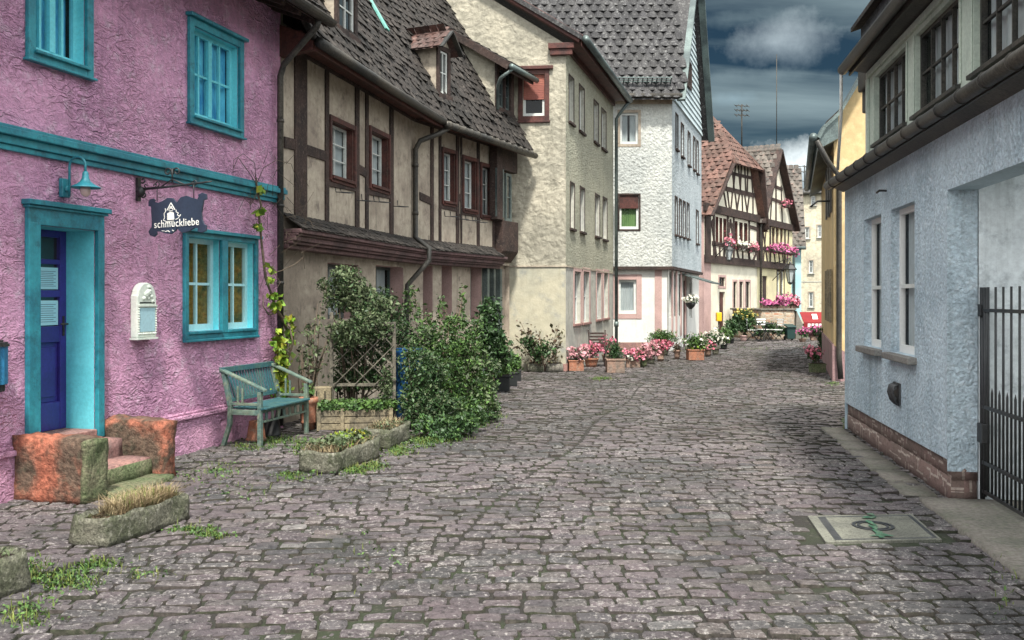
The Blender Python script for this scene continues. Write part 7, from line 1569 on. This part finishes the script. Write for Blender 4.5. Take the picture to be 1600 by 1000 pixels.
# folded wooden chair among the pots
x, y = G(934, 23.6); t = thing('wooden_stand', 'dark slatted wooden garden chair among the geranium pots', 'chair', (x, y, 0)); s = 23.3 / FOC
mb = MB(); mb.box(WF, x - .2, x + .2, y - .2, y + .15, .42, .45); mb.build('seat', M['timber'], t)
mb = MB()
for k in range(4): z = .55 + k * .08; mb.box(WF, x - .18, x + .18, y + .17 + k * .02, y + .19 + k * .02, z, z + .05)
for sx_ in (-1, 1): mb.beam((x + sx_ * .19, y + .14, .45), (x + sx_ * .21, y + .26, (.9)), .03, .04)
mb.build('backrest', M['timber'], t)
for sx_ in (-1, 1):
    for dy in (-.18, .13): mb = MB(); mb.beam((x + sx_ * .18, y + dy, 0), (x + sx_ * .18, y + dy, .42), .035, .035); mb.build('leg', M['timber'], t)
# lanterns on brackets
def lantern(F, px, py, D_out, label, size=1.0):
    u, z = F.uz(px, py, D_out); t = thing('street_lantern', label, 'lantern', F.p(u, 0, z)); c = F.p(u, D_out, z); s = size
    mb = MB(); mb.tube([F.p(u, .01, z - .25 * s), F.p(u, D_out * .5, z + .1 * s), F.p(u, D_out, z + .62 * s)], .02, 6); mb.tube([F.p(u, .01, z + .4 * s), F.p(u, D_out, z + .62 * s), F.p(u, D_out, z + .5 * s)], .018, 6); mb.build('bracket', M['blackmetal'], t)
    mb = MB(); mb.lathe(c, [(.10 * s, -.32 * s), (.19 * s, .16 * s), (.01, .17 * s)], 6, sm=False); mb.build('glass', M['lampglass'], t)
    mb = MB(); mb.lathe(c, [(.25 * s, .16 * s), (.26 * s, .19 * s), (.12 * s, .34 * s), (.06 * s, .36 * s), (.05 * s, .44 * s), (.01, .5 * s)], 6, sm=False); mb.lathe(c, [(.03, -.42 * s), (.11 * s, -.36 * s), (.11 * s, -.32 * s), (.02, -.31 * s)], 6, sm=False)
    for k in range(6): a = k * math.pi / 3; mb.tube([c + Vector((.105 * s * math.cos(a), .105 * s * math.sin(a), -.33 * s)), c + Vector((.2 * s * math.cos(a), .2 * s * math.sin(a), .17 * s))], .012 * s, 4)
    mb.build('lamp_frame', M['blackmetal'], t)
lantern(F5, 1139, 396, .7, 'hexagonal street lantern on the white gabled house below the flower boxes', .8)
lantern(F6, 1235, 428, .9, 'hexagonal street lantern over the stair wall at the yellow-cream house', 1.25)
# hanging basket
u, z = F4b.uz(1079, 473, .35); t = thing('hanging_basket', 'hanging basket of white flowers beside the white house door', 'hanging basket', F4b.p(u, .35, z)); c = F4b.p(u, .35, z)
mb = MB(); mb.lathe((c.x, c.y, z), [(.04, -.22), (.14, -.12), (.19, 0), (.02, .01)], 14); mb.build('bowl', M['plastic'], t)
mb = MB(); mb.tube([F4b.p(u, -.08, z + .95), F4b.p(u, .35, z + .95), F4b.p(u, .35, z)], .008, 5); mb.build('hook', M['blackmetal'], t)
p = blobpts([(c.x, c.y, z + .06, .24, .22, .14)], 240, .4); leafmesh('foliage', M['leafdark'], t, p, .06); p = blobpts([(c.x, c.y, z + .12, .26, .24, .14)], 160, .8); leafmesh('blossoms', M['petalwhite'], t, p, .07, aspect=.9)
